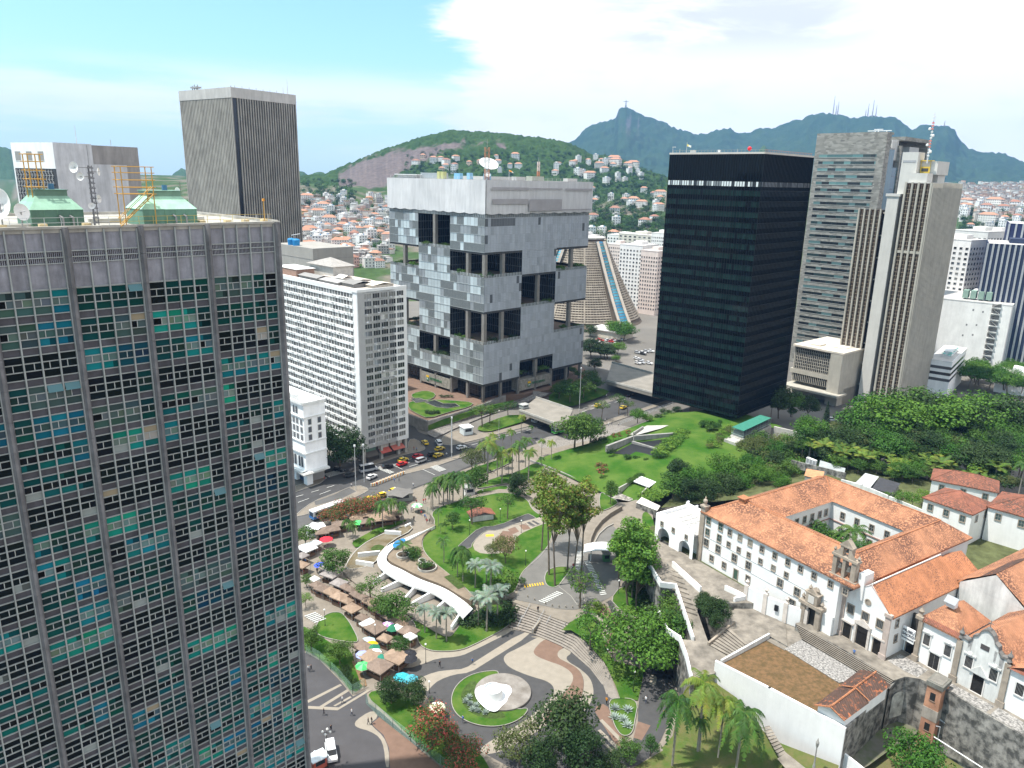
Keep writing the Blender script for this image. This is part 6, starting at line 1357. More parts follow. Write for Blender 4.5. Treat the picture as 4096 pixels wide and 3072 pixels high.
def museum():
 T=thing('museum_wing','white museum wing with a lettered panel above its arched entrance','museum',CO,CYAW);y0=7.3
 b=MB();b.box(51.6,59.2,y0,18,13.5,22.8);b.build('wall',M_PLAS,T)
 b=MB();b.box(48.7,51.5,y0+.9,y0+1.4,13.5,17.2);p=b.build('entrance_wall',M_PLAS,T)
 b=MB();b.box(48.8,51.3,y0-.6,y0-.35,17.2,20.2);s=b.build('sign_panel',mat('sign_white',(.8,.8,.79),.7),T);md=mat('sign_lettering',(.05,.045,.06),.7)
 for t,z,sz in(('MUSEU',19.5,.74),('SACRO',18.65,.74),('FRANCISCANO',17.85,.34)):text_part(t,sz,Matrix.Translation((50.05,y0-.64,z))@Matrix.Rotation(rad(90),4,'X'),md,s)
 cwin(T,50.1,y0+.9,14.05,1.7,2.9,glass=(.008,.008,.008));b=MB();b.box(48.75,51.5,y0+2.5,y0+3,17.2,22,(.06,.055,.05));b.build('balcony_recess',M_ATT,T)
 b=MB();b.box(51.5,52.3,y0-.5,y0+.5,13.8,23.0);b.box(51.3,52.5,y0-.7,y0+.7,13.8,15.2);b.box(50.8,52.2,y0-.6,y0+.6,23.0,23.7);b.lathe((51.5,y0,23.7),[(.5,0),(.3,.5),(.55,1.1),(.15,1.7),(1e-3,2.2)],8);b.build('corner_pilaster',M_STONE,T)
 b=MB();z=23.2;a=[(51.3,y0-.5,z),(59.4,y0-.5,z),(59.4,18.4,z),(51.3,18.4,z)];r0,r1=(55.4,11.5,27),(55.4,14.5,27);b.face([a[0],a[1],r0]);b.face([a[1],a[2],r1,r0]);b.face([a[2],a[3],r1]);b.face([a[3],a[0],r0,r1]);b.face([(51.3,y0-.5,z-.3),(59.4,y0-.5,z-.3),a[1],a[0]]);b.build('roof',M_TILE,T)
 b=MB();b.faces([(51.3,y0-.55,z+.02),(59.4,y0-.55,z+.02),(58.9,y0+.2,z+.72),(51.8,y0+.2,z+.72)],[(0,1,2,3)]);b.build('eave_tile',M_TILER,T)
 b=MB();b.box(54.3,55.9,10.2,11.4,26.5,28.1,(.75,.74,.72));b.faces([(54.0,9.6,27.6),(56.2,9.6,27.6),(56.2,10.8,28.7),(54.0,10.8,28.7)],[(0,1,2,3)],(.35,.36,.38));b.build('dormer',M_WATT,T)
 for x in(53.4,57.5):cwin(T,x,y0,18.2,1.2,2.3,grille=5,glass=(.012,.012,.015),surround=(.66,.63,.6));b=MB();b.box(x-1,x+1,y0-.25,y0-.02,20.8,21.1);b.ball((x,y0-.1,21.1),.45,8);b.build('window_crest',M_PLASD,T)
 cwin(T,55.4,y0,14.1,1.9,3.2,glass=(.02,.02,.02),grille=1,surround=(.66,.62,.58));b=MB();b.box(54.2,56.6,y0-.3,y0-.02,17.5,17.8);b.build('door_hood',M_PLASD,T)
museum()
def church_three():
 T=thing('scrolled_church','white church with a scrolled dark edged gable and stained facade','church',CO,CYAW);y0=7.2;x0,x1=59.4,67.9;xm=(x0+x1)/2
 prof=[(x0,22.8),(x0+.3,23.6),(x0+1.3,23.4),(x0+1.9,24.0),(x0+2.0,24.8),(xm-1.5,25.3),(xm-1.1,26.4),(xm-.6,26.9),(xm,27.2)];prof=prof+[(2*xm-x,z)for x,z in prof[-2::-1]]
 b=MB();b.face([(x1,y0,13.5)]+[(x,y0,z)for x,z in prof[::-1]]+[(x0,y0,13.5)],(.97,.97,.97));b.face([(x0,y0+.8,13.5)]+[(x,y0+.8,z)for x,z in prof]+[(x1,y0+.8,13.5)]);b.box(x0,x1,y0+.8,27,13.5,22.3);b.build('wall',M_PLASD,T)
 b=MB()
 for(a,za),(c,zc)in zip(prof[:-1],prof[1:]):d=math.hypot(c-a,zc-za);q=[(a,za),(c,zc),(c,zc+.35),(a,za+.35)];b.faces([(x,y0-.2,z)for x,z in q]+[(x,y0+1,z)for x,z in q],[(0,1,2,3),(3,2,6,7),(0,4,5,1),(5,4,7,6)])
 b.ball((xm,y0+.3,27.4),.5,8);b.tube((xm,y0+.3,27.6),(xm,y0+.3,29.3),.07,.06,5);b.tube((xm-.5,y0+.3,28.7),(xm+.5,y0+.3,28.7),.06,.06,5)
 for x in(x0,x1):b.lathe((x,y0,23.4),[(.5,0),(.3,.5),(.5,1.1),(.2,1.6),(1e-3,2.4)],8)
 b.build('scrolled_coping',mat('sooty_coping',(.16,.15,.14),.9,.3,.8),T)
 for x in(x0,x1):b=MB();b.box(x-.5,x+.5,y0-.35,y0-.02,13.8,22.9);b.box(x-.7,x+.7,y0-.5,y0-.02,13.8,15.2);b.build('corner_pilaster',M_STONE,T)
 b=MB();gable_roof(b,x0,x1,y0+1,27,22.5,26.2);b.build('roof',M_TILE,T)
 for x in(x0+2.1,x1-2.0):cwin(T,x,y0,18.2,1.3,2.3,grille=5,glass=(.012,.012,.015),surround=(.66,.63,.6));b=MB();b.box(x-1.1,x+1.1,y0-.25,y0-.02,20.8,21.1);b.ball((x,y0-.1,21.1),.5,8);b.build('window_crest',M_PLASD,T)
 cwin(T,xm,y0,14.1,2.0,3.6,glass=(.008,.008,.008),surround=(.66,.62,.58));b=MB();b.faces([(xm-1.8,y0-.4,18),(xm+1.8,y0-.4,18),(xm,y0-.4,19.9),(xm-1.8,y0-.02,18),(xm+1.8,y0-.02,18),(xm,y0-.02,19.9)],[(0,1,2),(0,2,5,3),(2,1,4,5),(0,3,4,1)]);b.build('door_pediment',M_PLASD,T)
 b=MB();b.obox((xm,y0-.03),(1,0),.75,.05,23.2,24.2,(.08,.07,.07));b.build('oculus',M_ATT,T)
 b=MB()
 for x,w,za,zb in((x0+1.7,.9,21.9,24.2),(xm+1.9,.5,21.5,24),(x1-1.2,.8,20.0,23.5)):b.face([(x-w/2,y0-.012,zb),(x-w*.3,y0-.012,za),(x,y0-.012,za+.6),(x+w*.25,y0-.012,za-.3),(x+w/2,y0-.012,zb)])
 b.build('soot_stain',mat('soot',(.30,.29,.28),.95,.4,1.5),T)
 T=thing('end_chapel','white chapel wing with a dark doorway at the right edge of the photo','chapel',CO,CYAW);b=MB();b.box(68.4,84,y0,22,13.5,22.2);b.build('wall',M_PLAS,T);b=MB();gable_roof(b,68.4,84,y0-.4,26,22.4,27,hip=4);b.build('roof',M_TILE,T)
 b=MB();b.faces([(68.3,y0-.6,22.42),(84,y0-.6,22.42),(84,y0+.1,23.1),(68.8,y0+.1,23.1)],[(0,1,2,3)]);b.build('eave_tile',M_TILER,T)
 cwin(T,70.4,y0,18,1.3,2.3,grille=5,glass=(.012,.012,.015),surround=(.66,.63,.6));cwin(T,73.3,y0,14.1,2.0,3.4,glass=(.008,.008,.008),surround=(.5,.4,.35));cwin(T,76.6,y0,18,1.3,2.3,grille=5)
church_three()
def rear_house(nm,lab,px_l,px_r,px_b,z,zb,m,extra=None):
 a,c,e=G(px_l,z),G(px_r,z),G(px_b,z);d=(c-a);L_=d.length;ang=math.atan2(d.y,d.x);n=Vector((-d.y,d.x,0)).normalized();W=abs((e-a).dot(n));a.z=0
 T=thing(nm,lab,'house',a,ang);b=MB();b.box(0,L_,0,W,zb,z-.3);b.build('wall',M_PLAS,T)
 b=MB();o=.4;q=[(-o,-o,z),(L_+o,-o,z),(L_+o,W+o,z),(-o,W+o,z)];h=W*.24;r0,r1=(W/2,W/2,z+h),(L_-W/2,W/2,z+h)
 b.face([q[0],q[1],r1,r0]);b.face([q[1],q[2],r1]);b.face([q[2],q[3],r0,r1]);b.face([q[3],q[0],r0]);b.face([(p[0],p[1],z-.3)for p in(q[0],q[1])]+[q[1],q[0]]);b.face([(p[0],p[1],z-.3)for p in(q[1],q[2])]+[q[2],q[1]]);b.build('roof',m,T)
 b=MB();ridge_caps(b,[(r0,r1),(q[0],r0),(q[1],r1)],.13);b.build('ridge_tile',M_TILER,T)
 for k in range(3):cwin(T,L_*(k+.5)/3,0,z-3.0,1.2,1.7,glass=(.06,.09,.09))
 for k in range(2):cwin(T,L_,W*(k+.6)/2.4,z-2.9,1.0,1.7,'R',glass=(.06,.08,.08))
 return T
rear_house('outbuilding','white outbuilding with weathered red hipped roof behind the convent courtyard',R3(1405,988),R3(1795,1122),R3(1650,935),23,13.8,M_TILER)
rear_house('outbuilding','long red roofed outbuilding at the right edge behind the nave wing',R3(1925,1060),R3(2500,1220),R3(2100,960),23.5,13.8,M_TILER)
rear_house('outbuilding','low white outbuilding with patchy brown roof and dark openings under the garden trees',R3(1470,840),R3(2000,945),R3(1660,790),20,13.8,M_TILER)
def brick_tower():
 c=G(R6(1410,1470),2.0);c.z=0;T=thing('brick_tower','narrow weathered brick tower with a grey concrete band beside the dark stone wall','tower',c,rad(-50))
 b=MB();m=mat('old_brick',(.45,.23,.15),.9,.2,.6,stain=.35)
 b.box(0,2.6,0,3.6,-1,8.0,(1,1,1));b.box(-.05,2.65,-.05,3.65,8.0,10.4,(.85,1.45,1.9));b.box(0,2.6,0,3.6,10.4,15.0,(1.05,1.05,1));b.box(-.2,2.8,-.2,3.8,15.0,15.9,(.4,.75,1.0));b.box(.2,2.4,.2,3.4,15.9,16.0,(.5,.9,1.2))
 mm=mat('brick_wall',(.45,.23,.15),.9,.2,.6,stain=.35,attr=True);b.build('wall',mm,T)
 for z in(1.2,5.6,12.2):b=MB();b.box(.8,1.7,-.06,-.01,z,z+1.6,(.02,.02,.02));b.box(.7,1.8,-.12,-.06,z-.15,z,(.3,.2,.15));b.build('window',M_ATT,T)
 b=MB();b.box(3.0,6.2,.2,.35,1,1.1);b.path([(2.7,0,7.5),(3.4,.2,7.6),(3.4,.2,2)],.08,5);b.build('pipe',M_METAL,T)
brick_tower()
def shed():
 a,c,e=G(R6(665,1170),15),G(R6(885,1300),14.6),G(R6(1000,910),15.3);d=G(R6(1225,1040),15.0)
 T=thing('brown_roofed_shed','long low shed with dark brown tiled roof at the edge of the dry lawn','shed',(a.x,a.y,0));o=Vector((a.x,a.y,0));P=[p-o for p in(a,c,d,e)]
 for p in P:p.z=14.3
 m0,m1=(P[0]+P[1])/2+Vector((0,0,1.25)),(P[3]+P[2])/2+Vector((0,0,1.25));t=.52;L=lambda p,q:p.lerp(q,t);up=Vector((0,0,.3))
 b=MB();b.face([P[0],m0,L(m0,m1),L(P[0],P[3])]);b.face([m0,P[1],L(P[1],P[2]),L(m0,m1)]);b.face([L(P[0],P[3])+up,L(m0,m1)+up,m1+up,P[3]+up]);b.face([L(m0,m1)+up,L(P[1],P[2])+up,P[2]+up,m1+up]);b.build('roof',M_TILED,T)
 b=MB();ridge_caps(b,[(m0+up*.2,L(m0,m1)+up*.2),(L(m0,m1)+up*1.3,m1+up*1.3),(P[0],m0),(m0,P[1])],.17);ridge_caps(b,[(L(P[0],P[3])+up,L(m0,m1)+up),(L(m0,m1)+up,L(P[1],P[2])+up)],.12);b.build('ridge_tile',M_TILEC,T)
 b=MB();cen=sum(P,Vector())/4;Q=[p.lerp(cen,.1)for p in P];b.prism(Q,11.9,14.25);qq=Q[0].lerp(Q[1],.5)+Vector((0,0,1));b.face([Q[0],Q[1],qq]);b.build('wall',M_PLAS,T)
shed()
def court():
 hillsheet('court_floor',[(R6,870,1560,4),(R6,960,1470,4),(R6,1230,1270,4),(R6,1340,1230,4),(R6,1420,1400,3),(R6,1250,1500,3),(R6,1060,1640,3),(R6,950,1700,3)],mat('mossy_court',(.17,.155,.13),.95,.7,.4,detail=8,col2=(.10,.12,.05)))
 hillsheet('lower_ground',[(R6,950,1700,1.5),(R6,1250,1480,1.5),(R6,1420,1400,1.5),(R6,1500,1300,1.5),(R6,2400,1800,1.5),(R6,1200,2100,1.5)],mat('rough_grass',(.09,.12,.035),.95,.6,.4,spec=.05,col2=(.16,.13,.07)))
 a,c=G(R6(1215,1075),13),G(R6(1425,1000),13.5);a.z=c.z=0;d=(c-a).normalized();T=thing('niche_wall','dark curved stone wall with a pale arched niche left of the brick tower','wall',a,math.atan2(d.y,d.x));L=(c-a).length;b=MB()
 def cv(u):return.9*math.sin(math.pi*u/L)
 for k in range(12):u0,u1=L*k/12,L*(k+1)/12;z0,z1=12.2+1.6*math.sin(math.pi*(.15+.6*k/12)),12.2+1.6*math.sin(math.pi*(.15+.6*(k+1)/12));b.faces([(u0,cv(u0),0),(u1,cv(u1),0),(u1,cv(u1),z1),(u0,cv(u0),z0),(u0,cv(u0)+.8,z0),(u1,cv(u1)+.8,z1)],[(0,1,2,3),(3,2,5,4)])
 b.build('wall',M_ROCK,T);b=MB();u=L*.45;b.face([(u-1.6,cv(u)-.45,5.5),(u+1.6,cv(u)-.45,5.5)]+[(u+1.6*math.cos(t),cv(u)-.45,10.2+1.0*math.sin(t))for t in np.linspace(0,math.pi,9)],(.9,.9,.9));b.build('niche',mat('pale_niche',(.42,.41,.37),.9,.5,.8,stain=.4),T)
 b=MB();p0,p1=G(R6(1480,1390),5),G(R6(1900,1659),4.5);T=thing('wall_pipe','long white pipe running down along the dark stone wall','pipe',p0);b.tube((0,0,0),p1-p0,.12,.12,6,(.75,.75,.75));b.build('pipe',M_ATT,T)
 T=thing('metal_gutter','grey metal gutter fixed along the dark stone wall','gutter',G(R6(1540,1275),8));o=T.location;b=MB();b.tube((0,0,0),G(R6(1830,1450),7.5)-o,.18,.18,6,(.35,.38,.40));b.tube(G(R6(1880,1480),7.5)-o,G(R6(2205,1650),7)-o,.18,.18,6,(.35,.38,.40));b.build('gutter',M_ATT,T)
court()
hillsheet('landing',[(R6,30,480,12.3),(R6,200,430,12.3),(R6,420,500,12.3),(R6,610,580,12.3),(R6,545,600,12.3),(R6,575,705,12.3),(R6,440,790,12.3),(R6,310,720,12.3),(R6,60,640,12.3)],M_YARD,0)
hillsheet('slope_ground',[(R2,1640,640,6.5),(R2,1900,420,6),(R2,2300,330,6),(R2,2500,700,11),(R2,2150,800,12),(R2,1700,900,9),(R2,1000,980,5),(R2,1200,800,5.5)],_ge)
wallrun('garden_wall',[(R3,735,905,14),(R3,900,950,14),(R3,1110,1040,14),(R3,1390,1160,14)],2.6,.5,M_PLASD,'long mouldy white wall between the convent roof and its garden')
wallrun('garden_wall',[(R3,335,735,12),(R3,470,770,13),(R3,760,840,14)],2.2,.5,M_ROCK,'old dark garden wall behind the far corner of the convent roof')
for nm,lab,q,z,c in(('shed_roof','garden shed with pale grey sheet roof behind the convent',((850,860),(930,800),(1040,830),(970,900)),16,(.42,.43,.43)),('shed_roof','garden shed with dark netting roof behind the convent',((985,905),(1045,835),(1215,885),(1150,945)),15.8,(.045,.045,.05)),('shed_roof','long translucent sheet lean to roof at the garden wall',((555,735),(565,697),(770,760),(760,800)),15.6,(.33,.35,.35)),('shed_roof','short tiled lean to roof behind the far corner of the convent',((440,800),(455,765),(600,790),(585,838)),17,(.50,.235,.12))):
 P=[G(R3(*p),z)for p in q];o=P[0].copy();o.z=0;T=thing('garden_shed',lab,'shed',o);b=MB();f=[p-o for p in P];f[0].z-=.5;f[3].z-=.5;f[1].z+=.4;f[2].z+=.4;b.face(f);b.build('roof',mat('shed_sheet',c,.6,.2,.8),T);b=MB();cc=sum(f,Vector())/4;b.prism([p.lerp(cc,.08)for p in f],13.5,z-.7,(.3,.29,.27));b.build('wall',M_WATT,T)
for k in range(3):T=thing('condenser_unit','white air conditioning condenser on the old garden wall','air conditioner',G(R3(470+k*25,700+10*k),15),rad(-50),'condensers on the garden wall');b=MB();b.box(-.6,.6,-.5,.5,-1,1.5,(.72,.72,.7));b.build('case',M_ATT,T);b=MB();b.box(-.45,.45,-.53,-.5,-.2,1.3,(.3,.3,.3));b.build('grille',M_ATT,T)
b=MB();flight(G(R5(1745,1400),6.9),G(R5(1800,1385),7.0),G(R5(1870,1585),6.2),G(R5(1925,1550),6.3),9,8.2,6.4);b.build('stone_stair',M_YARD,kind='structure');hillsheet('footpath',[(R5,1860,1590,6.45),(R5,1925,1545,6.55),(R5,2120,1700,6.4),(R5,2000,1760,6.4)],M_YARD)
T=thing('stone_lamp_post','grey carved lamp post standing against the big white retaining wall','lamp post',G(R6(655,1655),6.3));b=MB();b.lathe((0,0,0),[(.3,0),(.2,.6),(.13,1),(.1,4.2),(.22,4.5),(.3,5.2),(.15,5.6),(1e-3,6.2)],10);b.build('post',M_CONC,T)
# ------------------------------------------------------------------ plants
def leaf_mat(name):
 m=bpy.data.materials.new(name);m.use_nodes=True;nt=m.node_tree;N,L=nt.nodes,nt.links;N.clear()
 a=N.new('ShaderNodeAttribute');a.attribute_name='col';d=N.new('ShaderNodeBsdfPrincipled');d.inputs['Roughness'].default_value=.6;d.inputs['Specular IOR Level'].default_value=.25
 oi=N.new('ShaderNodeObjectInfo');hs=N.new('ShaderNodeHueSaturation');r=N.new('ShaderNodeMapRange');L.new(oi.outputs['Random'],r.inputs[0]);r.inputs[3].default_value=.8;r.inputs[4].default_value=1.22;L.new(r.outputs[0],hs.inputs['Value']);r2=N.new('ShaderNodeMath');r2.operation='MULTIPLY_ADD';L.new(oi.outputs['Random'],r2.inputs[0]);r2.inputs[1].default_value=-.035;r2.inputs[2].default_value=.517;L.new(r2.outputs[0],hs.inputs['Hue']);L.new(a.outputs[0],hs.inputs['Color'])
 t=N.new('ShaderNodeBsdfTranslucent');mx=N.new('ShaderNodeMixShader');mx.inputs[0].default_value=.28;o=N.new('ShaderNodeOutputMaterial')
 L.new(hs.outputs[0],d.inputs['Base Color']);L.new(hs.outputs[0],t.inputs['Color']);L.new(d.outputs[0],mx.inputs[1]);L.new(t.outputs[0],mx.inputs[2]);L.new(mx.outputs[0],o.inputs[0]);return m
M_LEAF=leaf_mat('foliage');M_BARK=mat('bark',(.15,.12,.09),.95,.25,1.5);M_PBARK=mat('palm_bark',(.26,.235,.20),.95,.2,1.5)
def rv(R=rnd):
 while True:
  v=Vector((R.uniform(-1,1),R.uniform(-1,1),R.uniform(-1,1)))
  if.01<v.length<1:return v
def leaves(b,c,r,n,size,cols,R,flat=.75,up=.5):
 n=int(n*1.7);size*=.74
 for _ in range(n):
  d=rv(R);d=d.normalized()*(d.length**.35);p=Vector(c)+Vector((d.x*r,d.y*r,d.z*r*flat))
  nrm=(d+Vector((0,0,up))+rv(R)*.7).normalized();t=nrm.orthogonal().normalized();t=(t*math.cos(a:=R.uniform(0,6.28))+nrm.cross(t)*math.sin(a));u=nrm.cross(t);s=size*R.uniform(.6,1.3)
  col=R.choice(cols);v=R.uniform(.75,1.25);b.face([p-t*s*.5,p+u*s*.32,p+t*s*.5,p-u*s*.32],tuple(q*v for q in col))
GREEN={'umb':[(.05,.14,.016),(.065,.17,.018),(.036,.105,.013)],'dark':[(.028,.062,.016),(.038,.078,.020),(.022,.048,.014)],'mid':[(.052,.122,.018),(.070,.148,.022),(.040,.095,.015)],'light':[(.10,.21,.024),(.135,.245,.03),(.075,.17,.024)],'yellow':[(.14,.20,.026),(.115,.18,.026),(.13,.20,.026),(.09,.16,.022),(.10,.17,.022),(.11,.185,.024),(.17,.13,.032)],'vivid':[(.060,.155,.016),(.08,.185,.020),(.042,.118,.013)],'red':[(.065,.12,.03),(.07,.13,.035),(.40,.09,.06),(.055,.10,.025),(.32,.10,.06)],'silver':[(.20,.26,.20),(.17,.23,.17),(.24,.29,.23)],'olive':[(.095,.12,.035),(.12,.14,.04),(.08,.105,.03)],'palm':[(.060,.13,.025),(.080,.16,.028),(.045,.105,.022)],'ypalm':[(.14,.22,.03),(.18,.22,.035),(.10,.17,.03)]}
def crown_shape(b,R,H,rx,rz,zc,ncl,lpc,size,cols,gap=.0):
 core=[]
 for i in range(ncl):
  d=rv(R);d=d.normalized()*R.uniform(.45,.95);z=d.z if d.z>-.5 else d.z*.5
  c=Vector((d.x*rx,d.y*rx,zc+z*rz));core.append(c);k=R.uniform(.8,1.2)
  leaves(b,c,rx*.36*k,int(lpc*k*k),size,cols,R,.62)
 return core
PROTO={}
def tree_proto(key,cat,H,rx,rz,zc,ncl,lpc,size,pal,trunk=.25,limbs=5,seed=1,name='tree',bare=.0):
 R=random.Random(seed);T=thing(name,None,cat,(0,-9000,0));b=MB();core=crown_shape(b,R,H,rx,rz,zc,ncl,lpc,size,GREEN[pal]);b.build('crown',M_LEAF,T)
 t=MB();fork=max(.15*H,(zc-rz)*.95);lean=Vector((R.uniform(-.04,.04)*H,R.uniform(-.04,.04)*H,fork));t.tube((0,0,-.6),lean*.5+Vector((R.uniform(-.1,.1),0,0)),trunk,trunk*.85,7);t.tube(lean*.5,lean,trunk*.85,trunk*.7,7)
 for c in R.sample(core,min(limbs,len(core))):m=lean.lerp(c,.55)+Vector((0,0,.06*H));t.tube(lean,m,trunk*.55,trunk*.3,5);t.tube(m,c,trunk*.3,trunk*.12,4)
 t.build('trunk',M_BARK,T);PROTO[key]=[T,H,cat,False];return T
def frond(b,R,base,az,L,rise,droop,cols,leafn=9,width=.5,hang=.35):
 d=Vector((math.cos(az),math.sin(az),0));s=Vector((-d.y,d.x,0));n=leafn;pts=[]
 for i in range(n+1):t=i/n;pts.append(Vector(base)+d*(L*(t-.12*t*t))+Vector((0,0,L*(rise*t-droop*t*t))))
 v=R.uniform(.75,1.25);col=R.choice(cols)
 for i in range(n):
  t=(i+.5)/n;w=width*math.sin(math.pi*min(1,.12+t*.86))**.6
  for sg in(-1,1):
   p,q=pts[i],pts[i+1];tip=(p+q)/2+s*(sg*w)+d*w*.45+Vector((0,0,-w*hang*R.uniform(.6,1.6)));c=tuple(x*v*R.uniform(.85,1.15)for x in col);b.face([p,q,tip],c);b.face([q,pts[i+1]*.5+q*.5+(q-p)*.4,tip+(q-p)*.55],c)
 b.tube(pts[0],pts[n//2],.04,.02,3,(.14,.15,.06),0,False)
def palm_proto(key,H,nf,L,droop,pal,trunk,seed,width=.55,hang=.35,shaft=False,rise=(.15,1.0),cat='palm tree',name='palm_tree'):
 R=random.Random(seed);T=thing(name,None,cat,(0,-9000,0));b=MB();top=Vector((R.uniform(-.02,.02)*H,R.uniform(-.02,.02)*H,H-L*.35))
 for i in range(nf):frond(b,R,top,i*2.399+R.uniform(-.2,.2),L*R.uniform(.85,1.1),R.uniform(*rise),droop*R.uniform(.8,1.25),GREEN[pal],10,width,hang)
 b.build('crown',M_LEAF,T);t=MB();m=top*.5+Vector((R.uniform(-.15,.15),0,0));t.tube((0,0,-.6),m,trunk,trunk*.9,8);t.tube(m,top,trunk*.9,trunk*.62,8);
 t.build('trunk',M_PBARK,T)
 if shaft:s=MB();s.tube(top-Vector((0,0,1.6)),top+Vector((0,0,.1)),trunk*.55,trunk*.4,7,(.12,.20,.05));s.build('crownshaft',M_ATT,T)
 PROTO[key]=[T,H,cat,False]
tree_proto('mango','tree',15,8.2,5.2,9.0,46,62,.95,'dark',.5,8,3)
tree_proto('round','tree',11,5.2,4.0,6.9,34,52,.75,'mid',.28,7,4)
tree_proto('round2','tree',11,4.6,3.6,7.2,26,46,.75,'mid',.26,7,14)
tree_proto('dense','tree',13,6.0,5.0,7.6,44,56,.85,'dark',.35,7,5)
tree_proto('vivid','tree',13,6.2,4.6,8.2,42,52,.85,'vivid',.33,7,6)
tree_proto('umbrella','tree',9.5,6.9,3.1,6.2,62,74,.68,'umb',.35,9,7)
tree_proto('slender','tree',26,3.9,7.6,18.2,32,56,.75,'yellow',.24,10,8)
tree_proto('slender2','tree',24,4.1,9.4,14.2,40,58,.75,'light',.24,10,9)
tree_proto('sparse','tree',8,3.6,1.6,6.3,13,34,.5,'mid',.2,9,10)
tree_proto('lime','tree',7.5,3.7,1.9,5.4,22,40,.5,'light',.17,8,11)
tree_proto('flower','tree',7.5,4.4,2.6,4.8,34,58,.52,'red',.22,7,12)
tree_proto('feather','tree',9,4.6,3.2,5.6,26,60,.55,'olive',.2,7,13)
tree_proto('shrub','shrub',2.6,1.9,1.1,1.35,14,34,.40,'mid',.07,4,15,'shrub');tree_proto('shrubd','shrub',2.6,2.0,1.1,1.3,14,36,.40,'dark',.07,4,16,'shrub');tree_proto('shrublime','shrub',2.2,1.9,.9,1.1,14,34,.40,'light',.07,4,17,'shrub')
tree_proto('shrubred','shrub',2.2,1.2,.9,1.2,10,26,.36,'red',.06,4,18,'shrub')
palm_proto('royal',15,20,4.0,.85,'ypalm',.26,21,.95,.5,True);palm_proto('royal2',15,18,3.8,.95,'palm',.26,22,.95,.6,True)
palm_proto('queen',11,18,3.6,1.15,'palm',.18,23,.7,.9,rise=(-.1,1.0));palm_proto('queenbig',12,26,4.3,1.2,'palm',.22,24,.95,1.1,rise=(-.2,1.0));palm_proto('queenlight',13,22,3.6,1.0,'ypalm',.2,25,.8,.7,rise=(-.1,1.0))
palm_proto('coconut',12,17,4.2,.8,'palm',.2,26,.8,.6,rise=(.0,1.0));palm_proto('silverpalm',7.5,22,2.3,.8,'silver',.17,27,.6,.2,rise=(0,1.3));palm_proto('youngpalm',6,10,1.9,.8,'palm',.10,28,.45,.5);palm_proto('banana',4.5,11,2.6,.55,'ypalm',.2,29,.75,.15,rise=(.5,1.3),cat='banana plant',name='banana_plant')
def conifer():
 R=random.Random(31);T=thing('conifer_tree',None,'tree',(0,-9000,0));b=MB()
 for i in range(34):
  z=1.5+i*.42;r=(16-z)*.19
  for k in range(7):leaves(b,(math.cos(k*.9+i)*r*.6,math.sin(k*.9+i)*r*.6,z),r*.5,9,.55,[(.018,.040,.022),(.024,.05,.024)],R,.3)
 b.build('crown',M_LEAF,T);t=MB();t.tube((0,0,-.5),(0,0,15.5),.25,.05,6);t.build('trunk',M_BARK,T);PROTO['conifer']=[T,16,'tree',False]
conifer()
def agave():
 R=random.Random(33);T=thing('agave_plant',None,'agave',(0,-9000,0));b=MB()
 for i in range(26):
  a=i*2.399;e=.25+.75*(i/26);L=1.15*R.uniform(.85,1.1);d=Vector((math.cos(a)*math.cos(e*1.3),math.sin(a)*math.cos(e*1.3),math.sin(e*1.3)));s=Vector((-math.sin(a),math.cos(a),0))*.13;c=R.uniform(.85,1.15)
  b.face([-s*.6,d*L*.55-s,d*L,d*L*.55+s,s*.6],(.30*c,.36*c,.32*c))
 b.build('rosette',M_LEAF,T);PROTO['agave']=[T,1.1,'agave',False]
agave()
def flatsurf(p):return 0.0
def plant(key,F,xb,yb,ytop,label,group=None,z=0.0,wide=1.0,hmin=.3):
 """stand a plant with its foot on the photo point and its top at row ytop"""
 P=PROTO[key];g=G(F(xb,yb),z)if F else Vector((xb,yb,z))
 if F and ytop is not None:
  yt=F(xb,ytop)[1];lo,hi=0.0,60.0
  for _ in range(40):
   m=(lo+hi)/2;q=RC@np.array([g.x,g.y,z+m-CAM_H]);lo,hi=(m,hi)if PH/2+FPX*q[1]/q[2]>yt else(lo,m)
  h=max(hmin,lo)
 else:h=ytop if ytop is not None else P[1]
 s=h/P[1];sc3=(s*wide,s*wide,s);rz=rnd.uniform(0,6.28)
 if not P[3]:
  P[3]=True;o=P[0];o.location=g;o.rotation_euler=(0,0,rz);o.scale=sc3;tag(o,label,None,group);return o
 return dup(P[0],g,rz,sc3,label,group)
 # ------------------------------------------------------------------ where the plants stand
def row(key,F,items,label,group,z=0.0,wide=1.0):
 for it in items:plant(key,F,it[0],it[1],it[2],it[3]if len(it)>3 else label,group,z,wide)
plant('mango',R1,480,700,372,'huge dark rounded street tree between the ornate building and the white slab',None)
plant('dense',R1,330,640,335,'dark tree squeezed behind the big street tree beside the white slab',None,0,.7)
row('royal',R1,[(1565,810,462,'tallest front royal palm with a bare pale trunk beside the avenue'),(1672,800,555),(1748,760,525),(1868,780,535),(2035,645,478,'royal palm standing alone at the corner of the museum garden lawn'),(1815,425,285),(1740,560,395),(1610,600,425),(1965,600,468)],'royal palm with bright fronds in the grove along the avenue','royal palms along the avenue')
row('royal2',R1,[(1640,750,540),(1722,740,605),(1800,740,478),(1845,680,450),(1885,470,368),(1680,560,430),(1960,725,598),(1660,690,520),(1780,640,520)],'royal palm with darker fronds in the grove along the avenue','royal palms along the avenue')
row('queen',R1,[(1165,1010,785),(1150,990,825),(1240,980,725),(1290,1000,740),(1275,960,715),(1310,980,700),(1390,1000,700),(1210,950,740)],'drooping dark palm in the clump by the park gate','dark palms by the park gate')
